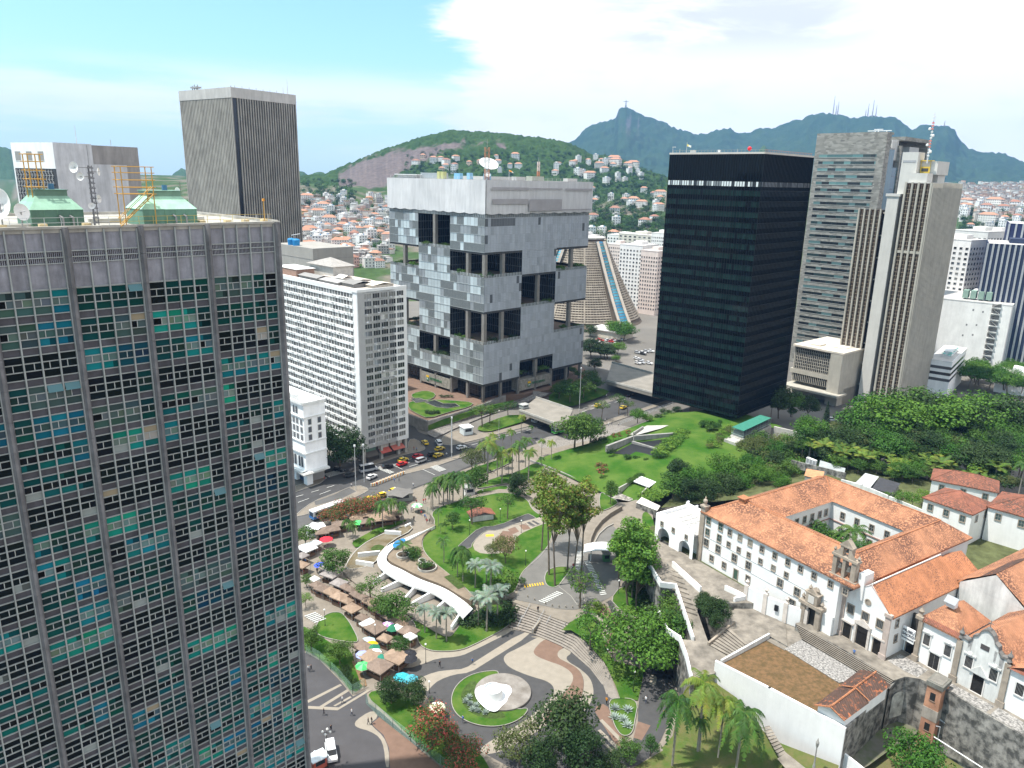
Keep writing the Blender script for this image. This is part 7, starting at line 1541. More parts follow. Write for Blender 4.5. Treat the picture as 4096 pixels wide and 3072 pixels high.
row('queen',R1,[(860,1090,895),(935,1080,925),(945,1100,950),(795,1140,915)],'drooping palm between the market canopies and the bus lane','palms in the market');row('queen',R1,[(530,1200,1055),(578,1235,1075),(705,1175,1048)],'short drooping palm among the brown market canopies','palms in the market')
row('youngpalm',R1,[(1205,1110,985,'young palm at the top corner of the main lawn'),(1245,1390,1195,'slim young palm alone on the left of the main lawn'),(1222,1175,1095,'tiny young palm below the path on the main lawn')],None,'young palms on the main lawn',UP)
plant('round2',R1,1312,1145,1005,'small round tree near the centre of the main lawn',None,UP)
plant('queenbig',R1,1345,1490,1245,'bushy palm at the lower edge of the main lawn','bushy lawn palms',UP,.75);plant('queenbig',R1,1385,1530,1260,'bushy palm right beside the silver palms on the main lawn','bushy lawn palms',UP,.8)
row('silverpalm',R4,[(1105,665,470,'silver palm nearest the market in the row on the lower lawn'),(1190,710,500,'middle silver palm of the row on the lower lawn'),(1265,730,495,'silver palm nearest the stairs in the row on the lower lawn')],None,'silver palms')
row('silverpalm',R4,[(1500,610,390),(1560,655,370),(1640,590,330)],'silver palm in the clump beside the broad stair','silver palms',0,1.0);row('silverpalm',R4,[(1475,335,140),(1590,400,150),(1700,420,310),(1560,300,140)],'silver palm above the white station roof','silver palms',UP,1.1)
for x,y,t in((1430,600,520),(1520,570,470),(1620,600,500),(1690,560,460),(1740,500,430)):plant('shrubd',R4,x,y,t,'dark undergrowth shrub below the silver palms by the stair','shrubs by the broad stair',0,1.4)
plant('feather',R1,1700,1390,1170,'loose olive tree right of the paved patio on the main lawn',None,UP,.8);plant('feather',R1,1600,1350,1240,'low olive tree left of the paved patio tree',None,UP,.9);plant('shrub',R1,1690,1600,1440,'olive green rounded shrub at the end of the yellow speed hump',None,UP);plant('round2',R1,1820,1560,1490,'small bright shrub tree beside the yellow speed hump',None,UP)
plant('sparse',R1,1455,1105,885,'spreading thin tree left of the brown hut roof in the park',None,UP,1.1);plant('sparse',R1,1715,1065,880,'bare grey trunked tree right of the brown hut roof in the park',None,UP);plant('dense',R1,1785,945,720,'dark round tree below the royal palms',None,0,.75);plant('round',R1,1470,890,660,'dark spreading tree by the white guard hut',None,0,.8);plant('feather',R1,1455,720,530,'yellow green tree at the avenue corner left of the royal palms',None,0,.9);plant('sparse',R1,1545,660,480,'thin tree behind the white kiosk',None)
row('slender',R2,[(178,1480,650),(222,1560,745),(312,1445,770),(352,1505,790)],'very tall slim tree with rusty yellow crown on the round traffic island','tall slim trees on the island',UP);plant('slender',R2,415,1465,708,'very tall slim tree with yellow green crown beside the zebra walkway','tall slim trees on the island',UP);plant('slender',R2,120,1300,640,'dark tall slim tree behind the rusty crowned group','tall slim trees on the island',UP)
row('slender2',R5,[(760,470,-230),(822,512,-140),(788,410,-190),(700,330,-120),(850,440,-60)],'very tall slim tree with fresh green crown under the convent wall','tall slim trees under the convent wall',UP,1.2)
plant('round2',R2,630,960,770,'small tree beside the mosaic entrance path',None,UP,.7);plant('sparse',R5,400,485,215,'thin leaning tree at the roundabout above the stair',None,UP,1.15);plant('lime',R5,478,790,515,'lime green spreading tree on the bank beside the curved steps',None,.9);plant('shrublime',R5,510,500,440,'flat yellow green shrub beside the roundabout bollards',None,UP,1.4)
plant('umbrella',R5,850,935,545,'wide umbrella crowned bright green tree over the parked cars',None,0,1.0)
plant('dense',R5,310,1530,1130,'large dark tree at the bottom centre of the square',None,0,1.05);plant('feather',R4,1800,1640,1330,'feathery olive bamboo like shrub at the bottom beside the dark tree',None);plant('dense',R5,420,1750,1380,'dark leafy tree cut by the bottom edge in the middle',None,0,.8);plant('dense',R5,120,1760,1440,'dark low tree at the bottom edge right of the feathery shrub',None,0,.8)
plant('round',R5,760,1620,1440,'bushy green tree at the bottom beside the lane',None);plant('round2',R5,925,1570,1430,'small green tree on the lawn corner at the bottom of the lane',None);plant('dense',R5,640,1720,1540,'low dark tree at the bottom edge beside the lane',None)
plant('queen',R5,1085,1640,1080,'left dark drooping palm on the slope below the convent',None,.6,.85);plant('queenlight',R5,1275,1510,965,'pale yellow green palm on the slope below the convent',None,4.0,1.0);plant('queenlight',R5,1425,1560,1110,'second pale palm with yellowing fronds on the slope',None,5,.8);plant('queenbig',R5,1560,1640,1190,'right large dark drooping palm on the slope beside the white wall',None,5);plant('queen',R5,1290,1520,1270,'short palm below the pale palm on the slope',None,4,.9)
plant('vivid',R6,1370,1760,1420,'bright green rounded tree at the foot of the brick tower',None,1.5,1.05);plant('shrub',R6,1840,1460,1340,'clump of ferns growing out of the dark stone wall',None,5,.7)
row('dense',R4,[(860,1190,1000,'dark tree at the fence corner beside the market'),(1030,1200,1010,'second dark tree inside the fence left of the fountain')],None,'trees inside the fence');plant('flower',R4,1165,1500,1235,'red flowering tree inside the fence below the dark trees',None,0,1.05);plant('flower',R4,1400,1690,1470,'red flowering tree at the bottom edge inside the fence',None,0,1.1);plant('flower',R4,1330,1600,1440,'smaller red flowering tree between the two big ones inside the fence',None,0,.9)
plant('round',R4,920,830,695,'small tree with grey green crown among the market umbrellas',None,0,1.1);plant('round',R4,900,610,375,'wide bushy tree between the market and the white station fins',None,0,1.15);plant('round2',R4,780,560,390,'leafy tree at the market side of the station',None,0,1.1);plant('sparse',R4,710,470,255,'thin leaved tree beside the station moat',None,0,1.25);plant('sparse',R4,640,420,300,'thin small tree at the edge of the station apron',None);plant('round',R4,450,240,25,'grey green bushy tree left of the station moat',None,0,1.1)
plant('round2',R4,235,330,230,'green tree against the glass tower behind the stalls',None);plant('lime',R4,230,480,370,'yellow green tree against the glass tower',None);plant('round',R4,270,790,610,'bushy green tree at the end of the curved fence beside the glass tower',None,0,.9);plant('round',R4,480,900,720,'bushy tree in the fenced corner lawn',None,0,1.0);plant('sparse',R4,520,850,720,'thin tree next to the bushy one in the fenced corner lawn',None);plant('round2',R1,220,1280,1110,'bright shrub tree with pale blossoms beside the white cabin',None,0,1.1);plant('shrub',R4,505,310,255,'small bright bush beside the brown stalls',None,0,.9)
for x,y in((500,970),(540,1000),(570,1040),(600,1070),(520,950)):plant('shrubd',R4,x,y,y-60,'low dark shrub near the fence corner of the corner lawn','low shrubs of the corner lawn',0,.8)
row('flower',R1,[(480,1090,960),(560,1070,920),(640,1050,905),(720,1030,895),(420,1110,990)],'rusty red flowering tree in the hedge between the bus lane and the market','red flowering trees along the bus lane',0,1.25)
row('sparse',R1,[(1530,380,210),(1580,360,230),(1720,320,195)],'light spreading tree on the bank below the headquarters','bank trees',.8,1.3)
row('round',R2,[(250,170,55),(330,190,40),(430,160,20),(520,120,10),(300,130,20),(480,90,-40)],'bushy tree on the bank beside the headquarters','bank trees',2.5,1.2)
row('round',R2,[(365,540,265,'left tree of the pair on the museum garden edge'),(430,535,285,'right tree of the pair on the museum garden edge'),(475,515,300,'lower dark tree beside the pair on the museum garden edge')],None,'trees on the museum garden edge',3,1.1)
row('sparse',R2,[(562,335,190,'small street tree by the yellow taxi beyond the overpass'),(692,292,140),(757,300,185),(930,190,120)],'slim street tree along the far avenue','street trees of the far avenue',0,1.0)
for x,y,t,k in((830,350,245,'vivid'),(900,355,285,'vivid'),(990,330,280,'shrubd'),(1200,355,310,'shrubd'),(1120,290,230,'dense'),(1030,290,240,'shrubd'),(1060,310,255,'shrub')):plant(k,R2,x,y,t,'bush under the black tower beside the garden stair','bushes under the black tower',5,1.2)
for x,y in((690,465),(760,445),(650,470)):plant('shrubred',R2,x,y,y-45,'dark red leaved shrub on the concrete beam edge','red leaved shrubs',6)
for x,y in((560,740),(580,710),(545,700)):plant('shrubred',R2,x,y,y-60,'dark red shrub in the middle of the museum lawn','red leaved shrubs',3.5)
for x,y in((500,510),(530,500),(560,495),(590,490),(620,590),(650,585)):plant('shrubd',R2,x,y,y-50,'dark clipped shrub beside the concrete beam','dark shrubs at the courtyard',5,.6)
for i in range(16):t=i/15;plant('shrublime' if i%3 else 'shrub',R2,985+180*t,600-160*t,600-160*t-48,'lime green clump of the long hedge on the museum lawn','long hedge on the museum lawn',6.5,1.5)
for i in range(12):t=i/11;plant('shrublime' if i%2 else 'feather',R2,1360+130*t+20*(i%3),540-140*t,540-140*t-38,'tawny clump of the planting beside the green roofed pavilion','planting beside the pavilion',7.2,1.5)
for i in range(14):plant('shrub',R2,1290+150*rnd.random(),350+60*rnd.random(),None if 0 else 320+40*rnd.random(),'shrub of the white flowering bed under the black tower','white flowering bed',8,.9)
for i in range(18):x=720+rnd.random()*200;plant('shrub',R2,x,600+(x-720)*.18+rnd.uniform(-10,14),None if 0 else 575+(x-720)*.18,'low bush on the museum lawn below the courtyard','low bushes below the courtyard',5,.9)
for x,y,k in((1080,940,'round'),(1180,960,'dense'),(1310,970,'dense'),(1120,820,'dense'),(1240,860,'vivid'),(1380,900,'round'),(1480,930,'dense'),(1560,900,'vivid'),(1450,800,'vivid'),(1600,830,'round')):plant(k,R2,x,y,y-215+rnd.uniform(-20,20),'bushy tree in the thicket between the museum lawn and the convent','thicket beside the arched annex',4,1.0)
for x,y,k in((1650,740,'vivid'),(1730,820,'vivid'),(1830,700,'dense'),(1800,790,'round'),(1880,860,'vivid'),(1720,600,'feather'),(1850,620,'vivid'),(1940,780,'round'),(1640,620,'feather'),(1960,640,'dense')):plant(k,R2,x,y,y-150+rnd.uniform(-20,20),'bright bushy tree on the slope behind the convent roof','trees behind the convent roof',8,1.05)
for i in range(7):plant('shrublime',R2,905+i*16,880+rnd.uniform(-10,40),830+rnd.uniform(-10,40),'lime bush beside the mosaic entrance','bushes beside the mosaic entrance',2.5,1.5);plant('shrub',R2,770+i*14,800-i*8,760-i*8,'creeper clump over the entrance side wall','bushes beside the mosaic entrance',4,1.0)
plant('conifer',R3,595,500,205,'dark narrow conifer rising above the garden wall',None,10)
for x,y,t,k in((330,330,130,'vivid'),(470,340,170,'dense'),(230,340,90,'dense'),(170,330,220,'sparse'),(340,340,255,'round')):plant(k,R3,x,y,t,'street tree in the shadow between the black tower and the tan podium','trees beside the podium',3,1.0)
wood=[(470,540,320,'vivid',1),(430,570,400,'round',1),(540,580,430,'dense',1),(700,520,375,'feather',.9),(760,560,420,'round',1),(640,600,480,'vivid',1),(860,430,280,'mango',.8),(1020,420,130,'vivid',1.25),(1130,520,150,'vivid',1.2),(980,500,260,'vivid',1.1),(1300,460,100,'mango',1.2),(1480,500,110,'vivid',1.35),(1640,500,170,'mango',1.1),(1560,470,240,'dense',1.3),(1720,520,240,'mango',1),(1250,560,330,'dense',1.1),(1000,590,400,'vivid',1),(1880,460,130,'vivid',1.3),(2030,470,140,'mango',1.2),(2120,520,230,'dense',1.2),(1930,560,340,'vivid',1),(2090,650,450,'round',1.1),(2180,640,480,'lime',1.3),(2030,700,500,'dense',1),(1960,640,420,'mango',.8),(2190,480,290,'vivid',1.2),(1820,620,430,'round',1)]
for x,y,t,k,w in wood:plant(k,R3,x,y+40,t,('dark ' if k in('mango','dense')else 'bright green ')+('spreading ' if w>1.05 else '')+'tree in the wood behind the convent','trees of the convent wood',13.9,w)
for i in range(70):
 x=rnd.uniform(380,2150);y0_=560+max(0,x-500)*.10;y=y0_+rnd.uniform(30,200)
 if x<700:y=rnd.uniform(560,640)
 k=rnd.choice(('round','dense','vivid','round2','feather','shrubd','banana','banana'));plant(k,R3,x,y+30,y-rnd.uniform(50,110),{'banana':'banana plant with long pale leaves in the convent garden','shrubd':'dark shrub in the convent garden'}.get(k,'bushy young tree in the convent garden'),'plants of the convent garden',13.9,1.2)
for i in range(26):x=rnd.uniform(690,1330);plant('banana',R3,x,650+(x-690)*.12+rnd.uniform(-40,90),None,'banana plant with long pale leaves in the convent garden','plants of the convent garden',13.9,1.1)
for x,y,t in((1220,1080,930),(1300,1090,950),(1380,1060,920),(1100,1000,940)):plant('lime',R3,x,y,t,'lime green small tree against the old garden wall','small trees at the garden wall',13.9,.9)
plant('coconut',R3,2170,950,690,'coconut palm at the right edge of the convent garden',None,13.9);
for x,y,h,k,lab in((23.5,27,13,'coconut','tallest coconut palm in the convent courtyard'),(20,27,10,'coconut','coconut palm near the front wing of the courtyard'),(28.5,26,10.5,'coconut','bushy palm at the right end of the courtyard'),(26,23,11,'coconut','bushy palm right of the tallest courtyard palm'),(15,24,11,'round','bright round tree in the left corner of the courtyard'),(17.5,25,9.5,'vivid','small bright tree beside the courtyard palms'),(29,22,9.5,'vivid','low tree in the front corner of the courtyard'),(22,30,8,'vivid','low tree at the back of the courtyard')):p=CW(x,y);plant(k,None,p.x,p.y,h,lab,None,14)
R_W=random.Random(5)
for i in range(75):
 x=R_W.uniform(640,2250);y=R_W.uniform(470,640+max(0,(x-640))*.14);p=G(R3(x,y),13.9);k=R_W.choice(('mango','dense','vivid','round','vivid','dense','feather'));h=R_W.uniform(7,11)if y>570 else R_W.uniform(9,15);plant(k,None,p.x,p.y,h,{'mango':'dark spreading','dense':'dark rounded','vivid':'bright green','round':'mid green','feather':'olive feathery'}[k]+' tree filling the wood behind the convent','trees of the convent wood',13.9,1.25)
for i in range(16):x=R_W.uniform(1750,2250);p=G(R3(x,120+R_W.uniform(-110,40)),3);plant('vivid',None,p.x,p.y,R_W.uniform(8,13),'bright street tree beyond the wood before the white block','street trees before the white block',3,1.2)
for x,y,h in((740,1330,15),(800,1380,17),(850,1420,14),(700,1290,13),(880,1330,15),(760,1440,12)):p=G(R2(x,y+160),UP);plant('slender2',None,p.x,p.y,h,'slim fresh green tree lower in the group under the convent wall','tall slim trees under the convent wall',UP,1.25)
for x,y,t in((1300,520,390),(1370,590,400),(1430,600,420),(1320,450,360),(1400,650,520)):plant('dense',R5,x,y,t,'dark leafy shrub tree between the ramp and the convent stair','shrubbery beside the ramp',12.3,.9)
for x,y in((1080,440),(1070,520),(1110,600),(1160,640),(1060,600)):plant('shrub',R5,x,y,y-110,'ivy bush hanging between the two ramp walls','ivy between the ramp walls',9.5,1.1)
for x,y in((880,250),(900,350),(930,440),(960,520),(900,300)):plant('shrubd',R5,x,y,y-130,'dark climber against the rock wall under the convent yard','climbers on the rock wall',3.5,1.4)
for x,y in((662,1225),(755,1235),(660,1290),(722,1305),(752,1350)):plant('agave',R5,x,y,None,'silver agave rosette on the small triangular lawn','agaves on the triangular lawn',.12,1.35)
for x,y in((1430,1145),(1405,1175),(1440,1195),(1480,1205),(1455,1235),(1495,1245),(1550,1258)):plant('agave',R4,x,y,None,'pale agave in the flower bed of the crescent lawn','agaves of the crescent bed',.15,.9)
for x,y,t in((1400,990,760),(1520,1000,810),(1600,1010,830),(1450,1150,1000),(1720,760,530),(1790,800,560),(1720,960,800),(1700,1050,960),(1390,740,600),(1560,1000,860)):plant('dense' if x<1650 else 'vivid',P4,x,y,t,'street tree between the cube headquarters and the cathedral','trees by the cathedral',0,1.3)
for x,y in((1130,1180),(1180,1200),(1240,1240)):plant('round',P4,x,y,y-90,'garden tree right of the headquarters base','garden trees of the headquarters',4,1.3)
def hq_plants():
 i=0
 for L,cells in _void.items():
  for c in cells:
   for k in range(7):
    x,y=-_q*(c[0]+rnd.uniform(.06,.9)),_q*(c[1]+rnd.uniform(.06,.9))
    if c[1]==0 and rnd.random()<.7:y=rnd.uniform(1.2,3.2)
    elif c[0]==0:x=-rnd.uniform(1.2,3.2)
    p=HQ+Matrix.Rotation(HYAW,3,'Z')@Vector((x,y,_LV[L]+.03));s=plant(rnd.choice(('shrub','shrubd','shrublime')),None,p.x,p.y,rnd.uniform(1.4,3.2),'shrub on an open planted terrace of the cube headquarters','terrace shrubs of the headquarters',p.z,1.2)
hq_plants()
for x,y in((1165,165),(1190,160),(1215,162),(1140,160)):plant('shrubd',P3 and R1,x+85,y,y-18,'round clipped bed shrub in the headquarters garden','headquarters garden shrubs',4,1.4)
for x,y in((1130,285),(1160,290),(1190,285)):plant('shrubd',R1,x,y,y-32,'dark clipped hedge clump in the headquarters garden','headquarters garden shrubs',4,1.3)
UG=MB()
def ug(p,h,pal):R_=R_W;[leaves(UG,(p.x+R_.uniform(-1,1)*h*.3,p.y+R_.uniform(-1,1)*h*.3,p.z+h*R_.uniform(.35,.8)),h*.33,34,.8,GREEN[pal],R_,.8)for _ in range(7)]
for i in range(75):ug(G(R2(R_W.uniform(1640,2250),R_W.uniform(500,800)),7.5),R_W.uniform(4,7.5),R_W.choice(('vivid','mid','dark','olive')))
for i in range(120):
 x=R_W.uniform(560,2000);y=600+max(0,x-560)*.10+R_W.uniform(-40,130);p=G(R3(x,y),13.9)
 if R_W.random()<.45:plant('banana',None,p.x,p.y,R_W.uniform(4,6.5),'tall banana plant with ragged leaves behind the garden sheds','plants behind the garden sheds',13.9,1.2)
 else:ug(p,R_W.uniform(3,6),R_W.choice(('vivid','mid','dark','olive','light')))
UG.build('undergrowth',M_LEAF,label='tangled green undergrowth on the slope behind the convent roof',cat=None,kind='stuff')
# ------------------------------------------------------------------ mound garden below the black tower
def mound():
 rows=[[(60,645,.2),(260,722,.5),(430,800,.8),(620,885,1.2),(900,965,2.2)],[(150,600,1.2),(400,690,2.3),(650,750,3.5),(900,800,4.5),(1100,850,5)],[(290,555,2.8),(560,610,4),(800,640,5),(1050,680,6),(1380,760,6)],[(480,500,4),(660,490,5),(800,500,5.6),(1250,590,7),(1720,690,6.8)],[(640,440,5),(820,405,6.2),(1000,375,7),(1250,420,7.6),(1650,560,7)],[(900,340,6),(1060,320,7),(1200,318,8),(1420,318,8.2),(1640,420,7.5)],[(960,300,5),(1080,280,7),(1240,270,8),(1480,250,8.2),(1900,380,6.5)]]
 P=[[G(R2(x,y),z)for x,y,z in r]for r in rows]
 def cm(a,b_,c,d,t):return.5*((2*b_)+(c-a)*t+(2*a-5*b_+4*c-d)*t*t+(3*b_-a-3*c+d)*t**3)
 def line_(L,k):
  o=[]
  for i in range(len(L)-1):
   for s in range(k):o.append(cm(L[max(0,i-1)],L[i],L[i+1],L[min(len(L)-1,i+2)],s/k))
  return o+[L[-1]]
 A=[line_(r,8)for r in P];A=list(zip(*[line_(list(c),8)for c in zip(*A)]));b=MB();n=len(A[0])
 for r in A:b.v.extend(tuple(p)for p in r)
 for i in range(len(A)-1):
  for j in range(n-1):b.f.append((i*n+j,i*n+j+1,(i+1)*n+j+1,(i+1)*n+j));b.c.append((1,1,1));b.m.append(0)
 b.build('lawn',mat('museum_lawn',(.034,.10,.012),.95,.8,.1,spec=.05,bump=.08,bscale=3,detail=10,col2=(.088,.145,.028)),kind='structure',smooth=True)
 b=MB()
 K=[G(R2(x,y),z)for x,y,z in((40,640,0),(260,725,0),(430,803,0),(600,880,0))]
 for a,c in zip(K[:-1],K[1:]):d=c-a;b.obox((a+c)/2,d,d.length/2,.2,-.1,.9)
 b.build('kerb_wall',M_CONC,label='low concrete kerb wall along the edge of the museum lawn',cat='low wall')
 T=thing('sunken_courtyard','raw concrete beams over a sunken courtyard in the sloping lawn','courtyard',G(R2(850,500),5.5));o=T.location
 b=MB()
 def beam(p,q,z0,z1,w):a,c=G(R2(*p),(z0+z1)/2)-o,G(R2(*q),(z0+z1)/2)-o;b.obox((a+c)/2,c-a,(c-a).length/2,w,z0-o.z,z1-o.z)
 beam((600,545),(800,470),5.0,7.6,.5);beam((800,465),(1105,442),6.4,8.3,.5);beam((790,500),(985,560),5.2,6.8,.4);beam((800,430),(870,385),7,7.9,.3);b.build('beam',M_CONC,T)
 b=MB();b.face([G(R2(x,y),z)-o for x,y,z in((650,575,4.9),(800,500,5.9),(1095,465,7.2),(1020,520,7.0),(950,590,6.0),(830,600,5.2))]);b.build('courtyard_opening',M_DARK,T)
 hillsheet('garden_stair',[(R2,760,440,6.6),(R2,900,372,7.0),(R2,1060,370,7.4),(R2,1000,395,7.3),(R2,830,440,6.9)],M_CONCL)
 T=thing('entrance_canopy','white flat entrance canopy over a dark doorway at the foot of the museum lawn','entrance',G(R2(885,800),3.5));o=T.location;b=MB();q=[G(R2(x,y),5.0)-o for x,y in((850,742),(968,788),(915,826),(800,782))];b.prism(q,1.2,1.5,bot=True);b.build('canopy',M_WHITE,T)
 b=MB();a,c=q[3],q[2];n_=Vector((-(c-a).y,(c-a).x,0)).normalized();b.obox((a+c)/2+n_*.8,c-a,(c-a).length/2,.1,-3,1.2);b.build('doorway',M_DARK,T)
 b=MB();
 for p,r in(((800,790),(690,870)),((915,830),(860,905))):e,f=G(R2(*p),3.5)-o,G(R2(*r),2.5)-o;b.obox((e+f)/2,f-e,(f-e).length/2,.2,-3.4,1.0)
 b.build('side_wall',M_CONCL,T)
 hillsheet('entrance_mosaic',[(R2,690,868,2.04),(R2,800,815,2.6),(R2,905,850,2.6),(R2,850,905,2.04),(R2,760,930,2.04),(R2,640,905,2.04)],mat('ring_mosaic',(.36,.33,.29),.9,.7,1.1,detail=1,col2=(.12,.11,.10)))
 hillsheet('entrance_roof',[(R2,860,900,4.2),(R2,998,965,4.2),(R2,975,1000,4.2),(R2,820,940,4.2)],mat('pale_slab',(.66,.62,.55),.8,.1,.4),1.5)
 T=thing('garden_pavilion','glass pavilion with a long green roof on a concrete terrace beside the black tower','pavilion',G(R2(1670,400),7.5));o=T.location;q=[G(R2(x,y),12.0)-o for x,y in((1612,414),(1527,384),(1735,295),(1816,318))];b=MB();b.prism(q,4.4,4.6,bot=True);b.build('roof',mat('green_roof_sheet',(.045,.20,.145),.6,.12,.5),T)
 b=MB()
 for i in range(4):
  p,r=q[i],q[(i+1)%4]
  for k in range(10):e=p.lerp(r,k/10);b.tube((e.x,e.y,1.2),(e.x,e.y,4.4),.06,.06,4)
  d=r-p;b.obox((p+r)/2,d,d.length/2,.05,2.1,2.25)
 b.build('glass_frame',mat('pale_green_steel',(.30,.38,.36),.5),T);b=MB();cc=sum(q,Vector())/4;b.prism([p.lerp(cc,.08)for p in q],1.2,3.0,(.12,.13,.13));b.build('tables',M_ATT,T)
 b=MB();b.prism([p+(p-cc)*.06 for p in q],-6,1.2);e,f=q[0]-(q[3]-q[0])*.1,q[1]-(q[2]-q[1])*.12;b.prism([q[1],q[0],e+(q[0]-q[3])*.12,f+(q[1]-q[2])*.12],-6,.9);d=q[3];b.obox(d+Vector((10,-7,0)),(.75,-.66),11,.4,-8,.9);b.build('terrace_wall',M_CONCL,T)
mound()
def overpass(nm,lab,pts,z,th,rail=True):
 P=[G(f(x,y),z)for f,x,y in pts];o=P[0].copy();o.z=0;T=thing(nm,lab,'overpass',o);b=MB();b.prism([p-o for p in P],z-th,z,bot=True);b.build('deck',mat('overpass_deck',(.24,.22,.19),.9,.15,.2),T)
 b=MB()
 for a,c in((P[0],P[1]),(P[2],P[3])):d=c-a;b.obox((a+c)/2-o,d,d.length/2,.12,z,z+.9)
 b.build('parapet',M_CONCL,T)
overpass('overpass','concrete footbridge deck crossing the avenue in front of the headquarters',[(R1,1800,265),(R1,2140,390),(R2,350,260),(R2,80,170)],5.6,1.2)
overpass('overpass','wide concrete road overpass beside the black tower',[(R2,600,45),(R2,990,150),(R2,1200,60),(R2,640,-90)],6.0,1.6)
# ------------------------------------------------------------------ white curved station
def station():
 T=thing('metro_station','white curved station building with radiating concrete fins beside the brown moat','station',G(R1(900,1400),0));o=T.location
 out=chaikin([G(f(x,y),3.0)-o for f,x,y in((R1,1165,1098),(R1,985,1180),(R1,860,1235),(R1,790,1285),(R1,757,1345),(R1,772,1405),(R1,870,1480),(R1,1010,1545),(R4,1180,365),(R4,1310,460),(R4,1390,545))],0)
 inn=[G(f(x,y),3.5)-o for f,x,y in((R1,1180,1105),(R1,1010,1195),(R1,900,1250),(R1,840,1300),(R1,820,1350),(R1,850,1390),(R1,935,1430),(R1,1060,1495),(R4,1250,330),(R4,1390,420),(R4,1458,480))]
 def dense(L,k=6):
  r=[]
  for i in range(len(L)-1):
   a,b_,c,d=L[max(0,i-1)],L[i],L[i+1],L[min(len(L)-1,i+2)]
   for s in range(k):t=s/k;r.append(.5*((2*b_)+(c-a)*t+(2*a-5*b_+4*c-d)*t*t+(3*b_-a-3*c+d)*t**3))
  return r+[L[-1]]
 O,I=dense(out),dense(inn);b=MB();f=MB();z=Vector((0,0,1))
 for i in range(len(O)-1):
  w=min(1,i/12);zo,zi=2.2+.5*w,3.3
  s=lambda p,h:Vector((p.x,p.y,h));b.face([s(O[i],zo),s(O[i+1],zo),s(I[i+1],zi),s(I[i],zi)]);b.face([s(O[i],zo-.6),s(O[i+1],zo-.6),s(O[i+1],zo),s(O[i],zo)]);b.face([s(I[i],0),s(I[i],zi),s(I[i+1],zi),s(I[i+1],0)])
  m0,m1=O[i].lerp(I[i],.45),O[i+1].lerp(I[i+1],.45);f.face([s(m0,0),s(m1,0),s(m1,zo),s(m0,zo)],(.5,.55,.55)if i%4 else(.3,.3,.3))
 b.build('sloped_roof',M_WHITE,T);f.build('glazed_front',mat('station_glass',(.10,.13,.14),.15,attr=True,spec=.5),T)
 for p,q,h in(((612,1352),(775,1335),1.7),((598,1405),(728,1425),1.7),((1000,1110),(960,1130),1.0),((810,1180),(930,1190),1.6)):b=MB();a,c=G(R1(*p),0)-o,G(R1(*q),0)-o;b.obox((a+c)/2,c-a,(c-a).length/2,.3,-.1,h);b.build('fin',M_WHITE,T)
 for p,q in(((725,318),(862,245)),((785,375),(985,305)),((950,450),(1062,350)),((1005,480),(1182,410)),((1170,535),(1284,460)),((1300,655),(1390,545))):
  a,c=G(R4(*p),0)-o,G(R4(*q),0)-o;d=(c-a).normalized();n=Vector((-d.y,d.x,0))*.25;b=MB();b.faces([a-n,c-n,c+n,a+n,a-n+z*1.5,c-n+z*2.7,c+n+z*2.7,a+n+z*1.5],[(4,5,6,7),(0,1,5,4),(2,3,7,6),(3,0,4,7),(1,2,6,5)]);b.build('fin',M_WHITE,T)
 pave('station_apron',None,[R1(500,1450),R1(620,1405),R1(735,1420),R1(850,1480),R4(1180,400),R4(1385,560),R4(1300,700),R4(1230,700),R4(1010,560),R4(800,430),R4(620,330),R4(530,260)],M_SIDE,0,1)
 pave('moat_water',R1,[(985,1108),(760,1198),(640,1265),(560,1350),(512,1445),(620,1440),(735,1400),(770,1330),(850,1235),(1020,1150)],mat('brown_moat_water',(.105,.075,.03),.12,.5,.25,col2=(.22,.19,.14)),0,1,.2,kmat=M_CONCL)
 pave('planted_bed',R1,[(690,1300),(750,1255),(820,1275),(770,1310)],M_BED,0,1)
 pave('station_roof_court',None,[R1(850,1310),R1(905,1255),R1(1020,1200),R1(1170,1108),R1(1190,1120),R1(1105,1180),R1(1078,1235),R1(1090,1310),R1(1160,1382),R1(1290,1485),R1(1405,1580),R4(1470,450),R4(1380,410),R4(1250,325),R1(1060,1492),R1(935,1428),R1(850,1388),R1(822,1350)],mat('sandy_roof',(.21,.165,.12),.95,.2,.5),2.3,1,thick=2.2)
 pave('planted_bed',R1,[(1245,1500),(1300,1480),(1400,1570),(1350,1590)],M_BED,2.4,0)
 for x,y,r in((945,1345,1.9),(1122,1435,2.6),(1085,1385,1.1)):
  P_=thing('round_planter','round white planter '+{945:'with the bushy palm',1122:'large and nearly bare',1085:'small beside the large one'}[x]+' on the station roof court','planter',G(R1(x,y),2.35));b=MB();b.lathe((0,0,0),[(r,0),(r,1.0),(r-.25,1.0),(r-.25,.75)],24);b.build('tub',M_CONCL,P_);b=MB();b.lathe((0,0,.8),[(1e-3,0),(r-.22,-.02)],20);b.build('soil',mat('dark_soil',(.06,.045,.03),.95),P_)
 plant('youngpalm',R1,945,1345,1230,'bushy palm growing in the round roof planter',None,3,2.0);plant('shrub',R1,1110,1425,1350,'thin shrub in the large round planter',None,3)
 for x,y in((1000,1320),(1040,1330),(1020,1360)):plant('shrub',R1,x,y,y-60,'yellowish bush on the station roof court','bushes of the station roof court',2.3,1.2)
 R=thing('blue_tarpaulin','crumpled blue tarpaulin lying on the station roof','tarpaulin',G(R1(915,1240),3.2));oo=R.location;b=MB();q=[(865,1250),(890,1225),(935,1205),(965,1208),(960,1225),(930,1250),(895,1275),(870,1268)];b.face([G(R1(x,y),3.55+.25*(i%2))-oo for i,(x,y)in enumerate(q)]);b.build('sheet',mat('blue_tarp',(.03,.20,.52),.5,.2,2,bump=.1),R)
station()
